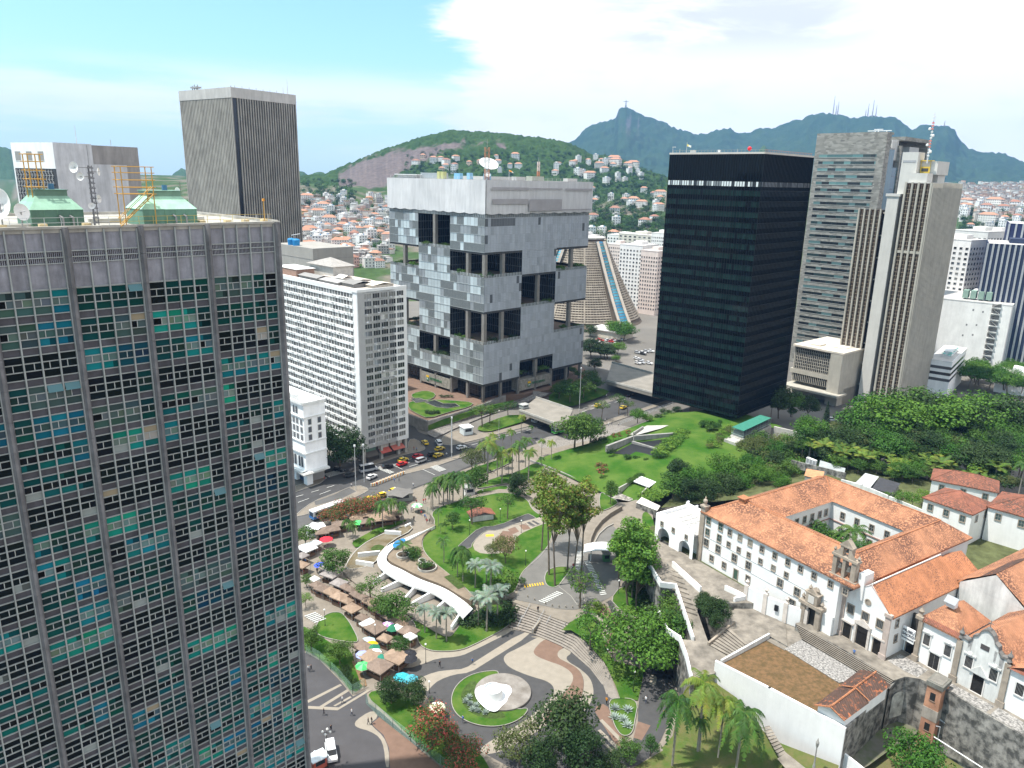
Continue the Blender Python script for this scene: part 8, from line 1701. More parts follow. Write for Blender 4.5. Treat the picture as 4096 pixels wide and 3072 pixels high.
# ------------------------------------------------------------------ hillside town
def house_proto(i,w,d,h,wall,roof,flat):
 T=thing('hillside_house',None,'house',(0,-9000,0));b=MB();b.box(-w/2,w/2,-d/2,d/2,-5,h,wall);b.build('wall',M_WATT,T);b=MB()
 if flat:b.box(-w/2-.2,w/2+.2,-d/2-.2,d/2+.2,h,h+.35,roof);b.box(-w*.2,w*.15,-d*.2,d*.25,h+.35,h+2.2,wall);b.ball((w*.3,0,h+1),.9,6,(.1,.25,.45)if i%3==0 else(.5,.5,.5))
 else:o=.5;q=[(-w/2-o,-d/2-o,h),(w/2+o,-d/2-o,h),(w/2+o,d/2+o,h),(-w/2-o,d/2+o,h)];k=min(w,d)*.3;r0,r1=(-w/2+d*.4,0,h+k),(w/2-d*.4,0,h+k);b.face([q[0],q[1],r1,r0],roof);b.face([q[1],q[2],r1],roof);b.face([q[2],q[3],r0,r1],roof);b.face([q[3],q[0],r0],roof)
 b.build('roof',M_WATT,T)
 for f in range(max(1,int(h/3.1))):
  n=max(2,int(w/3));m=MB()
  for k in range(n):x=-w/2+w*(k+.5)/n;z=.9+f*3.1;m.face([(x-.6,-d/2-.03,z),(x+.6,-d/2-.03,z),(x+.6,-d/2-.03,z+1.4),(x-.6,-d/2-.03,z+1.4)],(.05,.05,.06));y=-d/2+d*(k+.5)/n;m.face([(w/2+.03,y-.5,z),(w/2+.03,y+.5,z),(w/2+.03,y+.5,z+1.4),(w/2+.03,y-.5,z+1.4)],(.05,.05,.06))
  m.build('window',M_GLASS,T)
 return T
OT,OT2,GR,WH=(.42,.215,.14),(.30,.15,.105),(.36,.34,.32),(.78,.76,.73)
HP=[house_proto(i,*a)for i,a in enumerate([(12,9,6.2,WH,OT,0),(14,10,9.3,WH,OT2,0),(10,8,6.2,(.66,.52,.40),OT,0),(11,9,9.3,(.74,.70,.66),GR,1),(9,8,6.2,(.55,.50,.46),GR,1),(16,10,9.3,WH,OT,0),(10,10,12.4,WH,(.6,.58,.56),1),(12,8,6.2,(.70,.46,.20),OT,0),(9,9,9.3,(.62,.38,.32),OT2,0),(22,11,12.4,(.76,.72,.66),OT,0),(10,9,6.2,(.34,.42,.50),GR,1),(12,10,9.3,(.42,.39,.36),GR,1)])]
HL=['small white house with orange hip roof','white three storey house with dark red roof','small peach house with orange roof','cream flat roofed house','grey flat roofed little house','long white house with orange roof','white flat roofed block','ochre house with orange roof','rose coloured house with red roof','large cream block with orange roof','bluish flat roofed house','bare grey unfinished block']
used=[False]*12;spots=[]
def settle(box,n,where,r0=450,r1=2400,gap=11,sc_=1.0,pool=(0,1,2,3,3,4,4,5,6,6,6,7,8,9,10,11,11,3)):
 k=0
 for _ in range(n*14):
  if k>=n:break
  px=(rnd.uniform(box[0],box[2]),rnd.uniform(box[1],box[3]));p=onland(px,r0,r1)
  if p is None or any((p.x-q[0])**2+(p.y-q[1])**2<gap*gap for q in spots):continue
  spots.append((p.x,p.y));k+=1;i=rnd.choice(list(pool));a=math.atan2(-p.x,p.y)+rnd.uniform(-.7,.7);s=sc_*rnd.uniform(.8,1.2);lab=HL[i]+' '+where
  if used[i]:dup(HP[i],p,a,s,lab,HL[i].split(' with')[0]+'s '+where)
  else:used[i]=True;o=HP[i];o.location=p;o.rotation_euler=(0,0,a);o.scale=(s,)*3;tag(o,lab,None,HL[i].split(' with')[0]+'s '+where)
settle((1205,830,1560,1075),120,'on the slope left of the cube headquarters',gap=11)
settle((1205,790,1560,835),16,'high up left of the cube headquarters',gap=15)
settle((2360,700,2660,960),34,'on the green slope beside the black tower',gap=15,pool=(0,1,3,5,6,9))
settle((1620,640,2360,700),26,'on the hill above the headquarters roof',r0=900,gap=16,pool=(0,1,2,5,6))
settle((2300,640,2600,720),22,'on the wooded ridge under the far peak',r0=900,gap=16,pool=(0,5,6,9),sc_=1.15)
settle((3835,820,4096,930),26,'below the far crowded hillside',r0=700,gap=14,pool=(0,1,3,6,9))
def mass(name,label,boxes,n,maker,r0,r1,mats,cat=None):
 b=MB()
 for box,k in boxes:
  for _ in range(k):
   px=(rnd.uniform(box[0],box[2]),rnd.uniform(box[1],box[3]));p=onland(px,r0,r1)
   if p is not None and not any(abs(p.x-q[0])+abs(p.y-q[1])<9 for q in spots):maker(b,p)
 b.build(name,mats,kind='stuff',label=label,cat=cat)
def hut(b,p):
 w,d,h=rnd.uniform(6,13),rnd.uniform(6,11),rnd.uniform(4,10);c=rnd.choice([(.72,.68,.62),(.6,.42,.33),(.5,.36,.3),(.66,.6,.54),(.78,.76,.73),(.45,.40,.37)]);a=rnd.uniform(0,3);b.obox(p,(math.cos(a),math.sin(a)),w/2,d/2,p.z-6,p.z+h,c);b.obox(p,(math.cos(a),math.sin(a)),w/2+.3,d/2+.3,p.z+h,p.z+h+.5,rnd.choice([OT,GR,GR,OT2,(.5,.47,.44),(.62,.6,.57)]))
mass('far_houses','crowded pale and terracotta houses covering the far right hillside',[((3840,735,4096,760),120),((3840,755,4096,830),480),((3900,820,4096,890),130),((1205,800,1560,1060),260)],0,hut,600,3600,M_WATT)
LC=GREEN['dark']+GREEN['mid']
def clump(b,p):
 h=rnd.uniform(6,12);v=rnd.uniform(.8,1.3);c=[tuple(q*v for q in rnd.choice(LC))]*3
 for _ in range(3):leaves(b,(p.x+rnd.uniform(-3,3),p.y+rnd.uniform(-3,3),p.z+h*rnd.uniform(.35,.75)),h*.36,26,2.0,c,rnd,.8)
mass('distant_woods','dark green tree masses between the hillside houses',[((1205,730,1420,830),150),((1205,830,1560,1060),130),((2360,660,2660,960),700),((1620,620,2660,720),420),((3835,850,4096,960),200),((2350,880,2660,930),90)],0,clump,480,2400,M_LEAF)
P_=(.80,.77,.74);Q_=(.74,.62,.56)
for px,D,W,Dp,yaw,wall,lab in((N3(600,1510),640,22,26,-40,P_,'white slab block with rows of small windows right behind the cathedral'),(N3(740,1560),620,16,22,-40,Q_,'pinkish block with rows of windows beside the black tower'),(N3(400,1500),700,14,20,-40,Q_,'pink narrow block close to the cathedral strip'),(N3(470,1420),860,26,30,-35,P_,'white apartment block set back behind the cathedral'),(N3(680,1420),800,40,24,-40,(.62,.58,.50),'cream school like block with many windows behind the white blocks'),(N3(790,1400),760,14,16,-40,P_,'white block touching the left edge of the black tower'),(N3(120,1420),760,20,20,-40,P_,'white block peeping over the cathedral top'),(N4(1740,1240),560,26,20,-58,P_,'white block nearest the tan tower on the right'),(N4(1890,1165),620,24,24,-58,(.7,.68,.64),'grey white banded block in the right distance'),(N4(2040,1170),640,22,18,-58,P_,'white office block left of the blue fin tower'),(N4(2150,1190),700,30,20,-58,(.68,.66,.63),'far white block above the blue fin tower'),(N4(1820,1420),640,34,22,-58,(.72,.64,.54),'cream block with a curved roof terrace and many satellite dishes')):block('city_block',px,D,W,Dp,yaw,lab,'building',wall,group='blocks of the middle distance',wn=7,rn=6)
for px,z,w,d,h,lab in((P4(1560,760),0,26,16,5,'low flat pavilion beside the cathedral forecourt'),(B2(120,320),0,34,20,9,'low market hall with a ribbed white roof left of the black tower'),(B2(60,130),0,40,16,11,'ochre low building behind the market hall')):
 T=thing('low_building',lab,'building',G(px,0),rad(-40),'low buildings by the cathedral');b=MB();b.box(-w/2,w/2,0,d,0,h,(.62,.56,.46));b.build('wall',M_WATT,T);b=MB();b.box(-w/2-1,w/2+1,-1,d+1,h,h+.5,(.66,.64,.6));b.build('roof',M_WATT,T)
T=thing('statue_monument','small pale statue with outstretched arms on the highest far peak','statue',AT(N3(450,270),D_MTN,ZAT(N3(450,275),D_MTN)-2));b=MB();s=1.6;b.box(-6,6,-6,6,-8,8);b.tube((0,0,8),(0,0,38),5,3.4,8);b.tube((-19,0,33),(19,0,33),2.4,2.4,6);b.ball((0,0,42),3.4,8);b.build('body',M_CONCL,T)
for x,y,h in((515,105,130),(555,110,95),(540,108,70),(820,135,100),(860,140,130),(890,142,95),(800,138,60),(1500,210,40)):
 T=thing('mountain_mast','tall thin broadcasting mast on the far mountain ridge','mast',AT(N4(x,y),D_MTN,ZAT(N4(x,y+8),D_MTN)-10),0,'broadcasting masts on the ridge');b=MB();b.tube((0,0,0),(0,0,h*.9),4.2,1.2,4,(.35,.3,.3));b.build('mast',M_ATT,T)
 # ------------------------------------------------------------------ cars and buses
def car(lab,col,F,x,y,dx,dy,van=0,taxi=False,z=0.0):
 p,q=G(F(x,y),z),G(F(x+dx,y+dy),z);d=q-p;T=thing('parked_car' if van<2 else 'minibus',lab,'car' if van<2 else 'minibus',p+Vector((0,0,.27 if z==0 else.35)),math.atan2(d.y,d.x));L,W=(4.3,1.75)if not van else(4.8,1.9)if van==1 else(6.8,2.2);h=(1.0,1.1,1.2)[van];t=(1.5,1.85,2.7)[van];hl=L/2;b=MB()
 pr=[(-hl,.35),(hl,.35),(hl,.78),(hl-.15,h-.12),(L*.2,h),(-hl+.1,h),(-hl,.8)]if van<2 else[(-hl,.35),(hl,.35),(hl,1.0),(hl-.4,h),(-hl,h)]
 ex=lambda P,w,c:(b.faces([(u,-w,v)for u,v in P]+[(u,w,v)for u,v in P],[tuple(range(len(P)))[::1],tuple(range(2*len(P)-1,len(P)-1,-1))]+[(i,i+len(P),(i+1)%len(P)+len(P),(i+1)%len(P))for i in range(len(P))],c))
 ex(pr,W/2,col);cb=[(L*.16,h-.03),(-hl+.25,h-.03),(-hl+.55,t),(L*.0,t)]if not van else[(hl-.9,h-.03),(-hl+.05,h-.03),(-hl+.15,t),(hl-1.5,t)];top=[(cb[2][0]-.02,t-.02),(cb[3][0]+.02,t-.02),(cb[3][0],t+.05),(cb[2][0],t+.05)];ex(top,W/2-.16,col);b.build('body',M_CAR,T);b=MB();ex(cb,W/2-.1,(.02,.022,.025));b.build('window',M_GLASS,T)
 if taxi:b=MB();b.box(-.25,.25,-.3,.3,t+.05,t+.22,(.75,.7,.5));b.build('roof_sign',M_ATT,T);b=MB();[b.box(-hl+.1,hl-.2,s*W/2-.01,s*W/2+.012,.68,.82,(.02,.06,.3))for s in(-1,1)];b.build('stripe',M_ATT,T)
 for sx in(-1,1):
  for sy in(-1,1):b=MB();b.tube((sx*L*.3,sy*(W/2-.2),.32),(sx*L*.3,sy*(W/2+.02),.32),.33,.33,10,(.015,.015,.016));b.build('wheel',M_ATT,T)
 for s in(-1,1):b=MB();b.box(hl-.05,hl+.02,s*W*.36-.15,s*W*.36+.15,.62,.76,(.7,.7,.68));b.build('headlight',M_ATT,T);b=MB();b.box(-hl-.02,-hl+.05,s*W*.36-.15,s*W*.36+.15,.66,.8,(.4,.02,.02));b.build('tail_light',M_ATT,T)
M_CAR=mat('car_paint',(1,1,1),.3,attr=True,spec=.5,coat=.6)
YE,RE,BL,WT,SV=(.72,.50,.02),(.50,.015,.02),(.012,.013,.016),(.75,.75,.75),(.40,.41,.43)
for lab,c,x,y,dx,dy,v,t in(('yellow taxi in the side street beside the white slab',YE,1105,512,-20,-16,0,1),('white van in the side street by the kiosk',WT,1207,515,-18,-26,1,0),('yellow taxi ahead of the black car',YE,1215,558,30,-10,0,1),('yellow taxi nearest the median among the queue',YE,1205,606,30,-11,0,1),('black car in the queue between the taxis',BL,1160,597,30,-11,0,0),('red hatchback farther up the queue',RE,1052,612,30,-10,0,0),('silver pickup behind the red hatchback',SV,1080,645,30,-10,1,0),('yellow taxi above the lower red car',YE,945,640,30,-11,0,1),('red car at the zebra crossing',RE,938,670,30,-10,0,0),('black car stopped on the zebra crossing',BL,830,688,30,-6,0,0),('white car crossing below the minibus',WT,715,765,30,-14,0,0),('dark grey estate car under the street tree',(.05,.055,.06),552,752,30,-4,0,0),('black car in the shade of the street tree',BL,475,712,30,6,0,0),('white saloon alone on the far lane',WT,1376,548,30,-8,0,0),('yellow taxi entering by the bus stop roof',YE,885,868,30,-10,0,1),('second yellow taxi left of the bus stop roof',YE,803,900,30,-8,0,1),('yellow taxi half hidden by the red flowering hedge',YE,710,930,30,-8,0,1),('silver and white minibus at the zebra crossing',SV,690,712,30,-6,2,0)):car(lab,c,R1,x,y,dx,dy,v,t)
for lab,c,x,y,dx,dy in(('yellow taxi far along the avenue under street trees',YE,535,236,20,-10),('second far yellow taxi by the slim street tree',YE,725,250,20,-8),('black car coming out of the far underpass',BL,775,160,20,-8)):car(lab,c,R2,x,y,dx,dy)
car('black car parked under the wide umbrella tree',BL,R5,1020,985,30,4);car('silver car half hidden by the umbrella tree',SV,R5,985,915,30,4);car('white car on the street behind the convent garden',WT,R3,665,375,30,4,z=2)
for i in range(26):u,v=(rnd.uniform(1310,1800),rnd.uniform(790,850));car('tiny parked car in the lot beside the cathedral',rnd.choice((WT,WT,SV,BL,RE)),P4,u,v,20,rnd.choice((-3,3)))if i<16 else car('tiny parked car in the lot left of the black tower',rnd.choice((WT,SV,BL)),B2,rnd.uniform(-60,150),rnd.uniform(850,990),20,4)
for o in bpy.data.objects:
 if o.get('label','').startswith('tiny parked car'):o['group']='cars parked '+o['label'][16:]
def bus(lab,F,x,y,x2,y2,col,L=12.0):
 p,q=G(F(x,y),0),G(F(x2,y2),0);d=(q-p).normalized();T=thing('city_bus',lab,'bus',p+d*L/2+Vector((0,0,.27)),math.atan2(d.y,d.x));b=MB();b.box(-L/2,L/2,-1.25,1.25,.4,3.1,(.78,.79,.8));b.box(-L/2-.01,L/2-4,-1.27,1.27,.45,1.35,col);b.box(-3,-1,-.8,.8,3.1,3.35,(.7,.7,.7));b.box(2,3.4,-.6,.6,3.1,3.25,(.7,.7,.7));b.build('body',M_CAR,T)
 for s in(-1,1):b=MB();b.box(-L/2+.7,L/2-.5,s*1.26-.02,s*1.26+.02,1.45,2.5,(.02,.022,.025));b.build('window',M_GLASS,T)
 b=MB();b.box(-L/2-.03,-L/2+.02,-1.1,1.1,1.3,2.7,(.03,.05,.08));b.build('windscreen',M_GLASS,T)
 for sx in(-.32,.3):
  for s in(-1,1):b=MB();b.tube((sx*L,s*1.0,.5),(sx*L,s*1.28,.5),.48,.48,10,(.015,.015,.015));b.build('wheel',M_ATT,T)
bus('long white and blue city bus in the bus lane',R1,270,1075,520,985,(.03,.16,.42));bus('white coach emerging under the footbridge',R1,1900,358,2000,335,(.5,.55,.6));bus('green bus partly hidden by the dark pair of trees',R1,2050,440,2200,405,(.06,.40,.05))
# ------------------------------------------------------------------ people
def figure(shirt,legs,skin,hair,stride,i):
 me=bpy.data.meshes.new('body');V=[(0,0,.92),(0,0,1.18),(0,0,1.42),(0,0,1.53),(.02,0,1.66)];E=[(0,1),(1,2),(2,3),(3,4)];Rr=[.135,.14,.15,.055,.098]
 for s in(-1,1):
  k=len(V);f=stride*s;V+=[(0,s*.10,.86),(f*.5+.03,s*.1,.48),(f,s*.1,.09),(f+.15,s*.11,.05),(0,s*.2,1.40),(-f*.3,s*.25,1.12),(-f*.6+.06,s*.24,.88)];Rr+=[.10,.068,.05,.04,.062,.048,.04];E+=[(0,k),(k,k+1),(k+1,k+2),(k+2,k+3),(2,k+4),(k+4,k+5),(k+5,k+6)]
 me.from_pydata(V,E,[]);o=bpy.data.objects.new('body',me);sc.collection.objects.link(o);o.modifiers.new('s','SKIN');o.modifiers.new('u','SUBSURF').levels=1
 for j,v in enumerate(me.skin_vertices[0].data):v.radius=(Rr[j],Rr[j]);v.use_root=j==0
 m2=bpy.data.meshes.new_from_object(o.evaluated_get(bpy.context.evaluated_depsgraph_get()));bpy.data.objects.remove(o);at=m2.attributes.new('col','FLOAT_COLOR','FACE')
 for pl in m2.polygons:c=pl.center;at.data[pl.index].color=(*(hair if c.z>1.68 or(c.z>1.6 and c.x<-.02)else skin if c.z>1.47 or(abs(c.y)>.19 and c.z<1.1)else shirt if c.z>.93 else legs if c.z>.1 else(.03,.03,.03)),1)
 m2.materials.clear();m2.materials.append(M_MATTE);T=thing('person',None,'person',(0,-9000,0));b=bpy.data.objects.new('body',m2);sc.collection.objects.link(b);b.parent=T;return T
FIG=[[figure(s,l,k,(.02,.017,.015),st,i),s_,False]for i,(s,l,k,st,s_)in enumerate([((.7,.7,.7),(.04,.05,.09),(.35,.2,.13),.22,'white shirt and dark trousers'),((.03,.03,.035),(.05,.05,.06),(.25,.14,.09),.2,'black clothes'),((.10,.2,.45),(.1,.1,.12),(.4,.25,.17),.18,'blue shirt'),((.6,.25,.03),(.03,.03,.03),(.3,.18,.12),.1,'orange top and black trousers'),((.45,.05,.05),(.12,.12,.15),(.35,.2,.14),.16,'red shirt')])]
PN=[0]
def person(F,x,y,k,where,z=0.0,a=None):
 r=FIG[k];p=G(F(x,y),z)+Vector((0,0,.27 if z==0 else.06));a=rnd.uniform(0,6.28)if a is None else a;lab='person in '+r[1]+' '+where;g='people '+where
 if r[2]:dup(r[0],p,a,rnd.uniform(.96,1.04),lab,g)
 else:r[2]=True;r[0].location=p;r[0].rotation_euler=(0,0,a);tag(r[0],lab,None,g)
for x,y,k,w in((250,955,0,'left of the pair by the curved fence'),(268,952,1,'right of the pair by the curved fence'),(498,1185,0,'on the striped paving by the fence corner'),(362,1275,1,'below the pale triangle paving'),(567,1278,0,'beside the lower fence end'),(415,1400,1,'walking alone on the dark street'),(688,1345,1,'left of the pair on the pale curved paving'),(714,1340,1,'right of the pair on the pale curved paving'),(1385,1330,2,'at the edge of the crescent lawn'),(1215,925,1,'crossing the dark square by the lamp'),(1455,900,2,'on the pale band of the square'),(312,230,1,'in the market lane by the blue umbrella'),(340,295,4,'in the market lane behind the grey canopies'),(678,570,1,'between the rows of stalls'),(780,650,4,'beside the pink striped umbrella')):person(R4,x,y,k,w)
for x,y,k,w,z in((890,1185,0,'walking down the shaded lane',0),(1025,1290,3,'with a bicycle lane side bag under the palms',0),(600,1195,3,'at the foot of the curved steps',0),(95,510,1,'at the head of the broad stair',UP),(657,515,0,'on the narrow path below the roundabout',UP),(355,190,4,'beside the zebra walkway',UP)):person(R5,x,y,k,w.replace(' lane side bag',''),z)
person(R6,948,835,2,'stooping on the broad church steps',13.55)
for x,y in((1010,925),(1095,950),(1110,945),(1005,1015),(1018,1010),(1060,1030),(1080,1040),(1105,1065),(1115,1075),(1025,1080),(1120,1100),(1140,1098),(1043,955)):person(R1,x,y,rnd.choice((0,1,2,4)),'walking at the park gate')
for x,y in((565,835),(750,825),(880,795),(915,790),(1020,830),(1265,605),(1125,640),(365,785),(400,775),(1590,730),(1615,730),(1025,560),(1045,565)):person(R1,x,y,rnd.choice((0,1,2,4)),'on the pavements of the avenue')
for x,y in((590,350),(615,380),(640,370),(545,405),(690,380),(600,170),(640,155)):person(R2,x,y,rnd.choice((0,1)),'on the patterned pavement by the overpass')
# ------------------------------------------------------------------ market
M_CLOTH=mat('canopy_cloth',(1,1,1),.85,attr=True,var=.2,scale=1.1,spec=.1)
CC={'brown':(.20,.15,.12),'tan':(.285,.205,.15),'grey':(.27,.24,.225),'white':(.80,.80,.78)}
def stall(F,x,y,k,w,d,a,lab):
 T=thing('market_stall',lab,'market stall',G(F(x,y),0)+Vector((0,0,.26)),rad(a),'market stalls');c=CC[k];b=MB();z0,z1=2.3,3.1;q=[(-w/2,-d/2,z0),(w/2,-d/2,z0),(w/2,d/2,z0),(-w/2,d/2,z0)];e=[(-w*.06,0,z1+rnd.uniform(-.15,.15)),(w*.06,0,z1)]
 for f in((0,1,5,4),(1,2,5),(2,3,4,5),(3,0,4)):v=rnd.uniform(.9,1.1);b.face([(q+e)[i]for i in f],tuple(s*v for s in c))
 for i in range(4):p,r=q[i],q[(i+1)%4];b.face([(p[0],p[1],z0-.3),(r[0],r[1],z0-.3),r,p],tuple(s*.9 for s in c))
 b.build('canopy',M_CLOTH,T);b=MB();[b.tube((sx*w*.47,sy*d*.47,0),(sx*w*.47,sy*d*.47,z0),.035,.035,4,(.35,.35,.35))for sx in(-1,1)for sy in(-1,1)];b.build('pole',M_ATT,T);b=MB();b.box(-w*.4,w*.4,-d*.35,d*.3,.0,.85,(.16,.10,.07))
 for i in range(10):b.box(u:=rnd.uniform(-w*.38,w*.3),u+rnd.uniform(.15,.4),v:=rnd.uniform(-d*.33,d*.2),v+.25,.86,.95+rnd.random()*.4,rnd.choice([(.5,.1,.1),(.1,.1,.12),(.6,.55,.45),(.1,.2,.4),(.4,.3,.15),(.55,.5,.5)]))
 b.build('goods',M_MATTE,T)
ST=[(310,370,'brown',4),(350,395,'brown',4.5),(415,420,'tan',4.6),(475,455,'tan',4.8),(535,490,'tan',3.4),(570,545,'tan',5),(645,615,'brown',3.6),(415,285,'grey',6),(475,355,'grey',5),(520,385,'brown',3.4),(560,405,'brown',3.4),(600,440,'brown',3.6),(650,465,'brown',3.6),(705,495,'tan',4.4),(750,530,'brown',4),(790,560,'tan',4.4),(845,600,'brown',4.6),(900,625,'tan',4.8),(930,660,'tan',3.6),(745,690,'brown',6),(985,715,'brown',5.4),(660,830,'brown',5.4),(715,905,'tan',6.4),(765,975,'brown',6.6),(895,905,'tan',6.6),(815,770,'tan',4),(385,240,'grey',4.5),(205,150,'grey',4),(200,220,'tan',4.5),(295,325,'white',3),(240,90,'white',6),(300,55,'white',4),(700,665,'white',5),(1000,755,'white',3.2),(905,690,'white',3)]
NW=('at the near end','at the far end','in the middle');
for i,(x,y,k,w)in enumerate(ST):stall(R4,x,y,k,w*.8,w*.68,-35+rnd.uniform(-8,8),'%s%s canopy stall of the %s market row%s'%('wide ' if w>5 else 'small ' if w<3.7 else '',k,'left' if x<360 or(x<650 and y>x*.75+100)else 'right',' below the lawn' if y>640 else ' by the glass tower' if x<320 else ' beside the station trees' if y<480 else ' near the lower lawn'))
for x,y,k,w in((405,1190,'brown',6),(350,1215,'brown',4),(480,1150,'brown',5),(640,1080,'tan',7),(720,1060,'brown',7),(790,1100,'tan',8),(860,1070,'tan',6),(680,1130,'brown',5),(600,1110,'tan',4)):stall(R1,x,y,k,w,w*.7,20+rnd.uniform(-8,8),k+' canopy stall in the row under the red flowering hedge'+(' wide one' if w>6 else ''))
def umbrella(F,x,y,cols,lab,r=1.75):
 T=thing('sun_umbrella',lab,'umbrella',G(F(x,y),0)+Vector((0,0,.26)),rnd.uniform(0,3),'market umbrellas');b=MB()
 for i in range(8):t0,t1=i*math.pi/4,(i+1)*math.pi/4;p=lambda t,s,z:(s*math.cos(t),s*math.sin(t),z);c=cols[i%len(cols)];b.face([p(t0,r,2.1),p(t1,r,2.1),p(t1,r*.5,2.55),p(t0,r*.5,2.55)],c);b.face([p(t0,r*.5,2.55),p(t1,r*.5,2.55),(0,0,2.75)],c)
 b.build('canopy',M_CLOTH,T);b=MB();b.tube((0,0,0),(0,0,2.8),.03,.03,5,(.6,.6,.6));b.build('pole',M_ATT,T)
U=umbrella;GN=(.03,.16,.09)
for x,y,c,lab in((838,670,[(.75,.7,.75),(.45,.2,.5)],'purple and white striped umbrella'),(872,690,[GN],'dark green umbrella beside the striped one'),(688,790,[(.45,.65,.72)],'pale blue umbrella beside the market tree'),(705,815,[(.75,.42,.02)],'small yellow orange umbrella among the green ones'),(722,840,[GN],'dark green umbrella below the yellow one'),(732,875,[(.7,.72,.72)],'white grey umbrella among the green ones'),(652,890,[(.30,.34,.62)],'lavender umbrella on the left'),(770,915,[(.03,.20,.14)],'lowest dark green umbrella'),(652,975,[(.06,.40,.12),(.15,.55,.2)],'bright two tone green umbrella'),(990,885,[(.03,.03,.035)],'upper black umbrella by the lamp'),(995,922,[(.03,.03,.035)],'lower black umbrella by the lamp'),(935,1060,[(.05,.38,.46)],'turquoise umbrella at the fence trees'),(1000,1075,[(.08,.36,.46)],'turquoise umbrella nearer the square'),(1195,1285,[(.75,.68,.5)],'cream umbrella at the fence trees'),(335,220,[(.06,.10,.55)],'royal blue umbrella in the lane')):U(R4,x,y,c,lab)
U(R1,380,1265,[(.6,.04,.06)],'big red umbrella by the bus lane stalls',2.0);U(R1,618,1140,[(.10,.55,.15)],'bright green umbrella under the hedge',1.8);U(R1,1048,1010,[(.15,.5,.2),(.7,.75,.7)],'green and white umbrella at the park gate',1.9)
# ------------------------------------------------------------------ lamps, fences, huts
def lamp(F,x,y,yt,lab,z=0.0,arms=0,white=False):
 p=G(F(x,y),z);h=max(2.5,(F(x,y)[1]-F(x,yt)[1])/FPX*(p-cam.location).length*1.22);T=thing('street_lamp',lab,'street lamp',p,0,'street lamps');c=(.5,.5,.5)if white else(.03,.035,.035);b=MB();b.tube((0,0,0),(0,0,h*.15),.14,.09,8,c);b.tube((0,0,h*.15),(0,0,h),.3 if 'thick' in lab else.16 if h>12 else.06,.2 if 'thick' in lab else.09 if h>12 else.045,8,c);b.build('pole',M_ATT,T)
 if h>12:b=MB();b.box(-.3,.3,-.25,.25,h,h+.7,(.7,.7,.7));b.build('lamp_head',M_ATT,T);return
 for k in range(max(1,arms)):a=k*6.283/max(1,arms);r=.7 if arms else 0;b=MB();b.tube((0,0,h),(r*math.cos(a),r*math.sin(a),h+.05),.04,.04,4,c);b.ball((r*math.cos(a),r*math.sin(a),h+.22),.24,8,(.78,.78,.74));b.build('globe',M_ATT,T)
for x,y,t,l,a in((1112,890,770,'black lamp at the corner of the lower lawn',0),(1138,1110,1040,'black lamp left of the fountain',0),(370,615,515,'black lamp on the small market lawn',0),(742,760,630,'black lamp among the umbrellas',0),(392,1659,1440,'tall lamp with four globes on the dark street',4)):lamp(R4,x,y,t,l,0,a)
for x,y,t,l,z in((555,690,575,'black lamp beside the lime tree',UP),(605,880,800,'black lamp on the sloping lawn',.8),(798,1105,975,'black lamp at the tip of the sloping lawn',0),(688,380,295,'black lamp on the roundabout edge',UP)):lamp(R5,x,y,t,l,z)
for x,y,t,l,z in((1435,1185,1090,'lamp at the dark path of the patio',UP),(1815,1170,1090,'lamp on the far side of the patio',UP),(1847,1410,1315,'lamp at the lower right of the main lawn',UP),(1660,1090,1005,'lamp right of the brown hut roof',UP),(1530,905,865,'lamp by the upper lawn path',0)):lamp(R1,x,y,t,l,z)
for x,y,t,l in((1303,618,365,'thick pale lighting column on the avenue median'),(1650,430,290,'slim white lighting column by the kiosk'),(597,850,580,'dark pole on the avenue island'),(658,790,565,'second pole near the minibus')):lamp(R1,x,y,t,l,0,0,True)
lamp(R2,400,265,5,'tall white lighting column in front of the headquarters bank',0,0,True)
def fence(lab,F,pts,h,col,z=0.0,nm='mesh_fence'):
 P=[G(F(*p),z)for p in pts];T=thing(nm,lab,'fence',P[0]);o=P[0];b=MB();m=MB()
 for a,c in zip(P[:-1],P[1:]):
  n=max(1,int((c-a).length/2.5))
  for k in range(n+1):e=a.lerp(c,k/n)-o;b.tube(e,e+Vector((0,0,h)),.045,.045,4,col)
  for s in np.linspace(.12,1,9):e,f=a-o+Vector((0,0,h*s)),c-o+Vector((0,0,h*s));m.tube(e,f,.022,.022,3,col,0,False)
 b.build('post',M_ATT,T);m.build('wire_panel',M_ATT,T)
FG=(.20,.33,.27)
fence('pale green mesh fence curving round the corner lawn',R4,[(230,815),(330,870),(410,940),(480,1010),(572,1120),(660,1070)],2.4,FG);fence('long pale green mesh fence along the red flowering trees',R4,[(672,1190),(745,1265),(870,1370),(1000,1470),(1150,1590),(1290,1700)],2.4,FG);fence('green mesh fence at the park gate palms',R1,[(1080,1000),(1170,1055)],2.6,(.12,.22,.18));fence('grey rail fence along the headquarters terrace edge',R1,[(985,300),(1125,350),(1300,300),(1520,230),(1700,160)],1.3,(.3,.3,.3),4.5);fence('metal fence on the bank by the black tower',R2,[(700,370),(900,290),(1090,225)],1.8,(.45,.47,.48),2)
def hut(nm,lab,F,x,y,w,d,h,col,a,roof=(.7,.7,.7),z=0.0,ov=.3):
 T=thing(nm,lab,nm.replace('_',' '),G(F(x,y),z)+Vector((0,0,.2)),rad(a));b=MB();b.box(-w/2,w/2,-d/2,d/2,0,h,col);b.build('wall',M_ATT,T);b=MB();b.box(-w/2-ov,w/2+ov,-d/2-ov,d/2+ov,h,h+.2,roof);b.lathe((0,0,h+.2),[(w*.6,0),(1e-3,.45)],4,roof);b.build('roof',M_ATT,T);b=MB();b.box(-w*.35,w*.35,-d/2-.03,-d/2,h*.45,h*.85,(.03,.04,.05));b.box(w/2,w/2+.03,-d*.3,d*.3,h*.4,h*.85,(.03,.05,.06));b.build('window',M_GLASS,T)
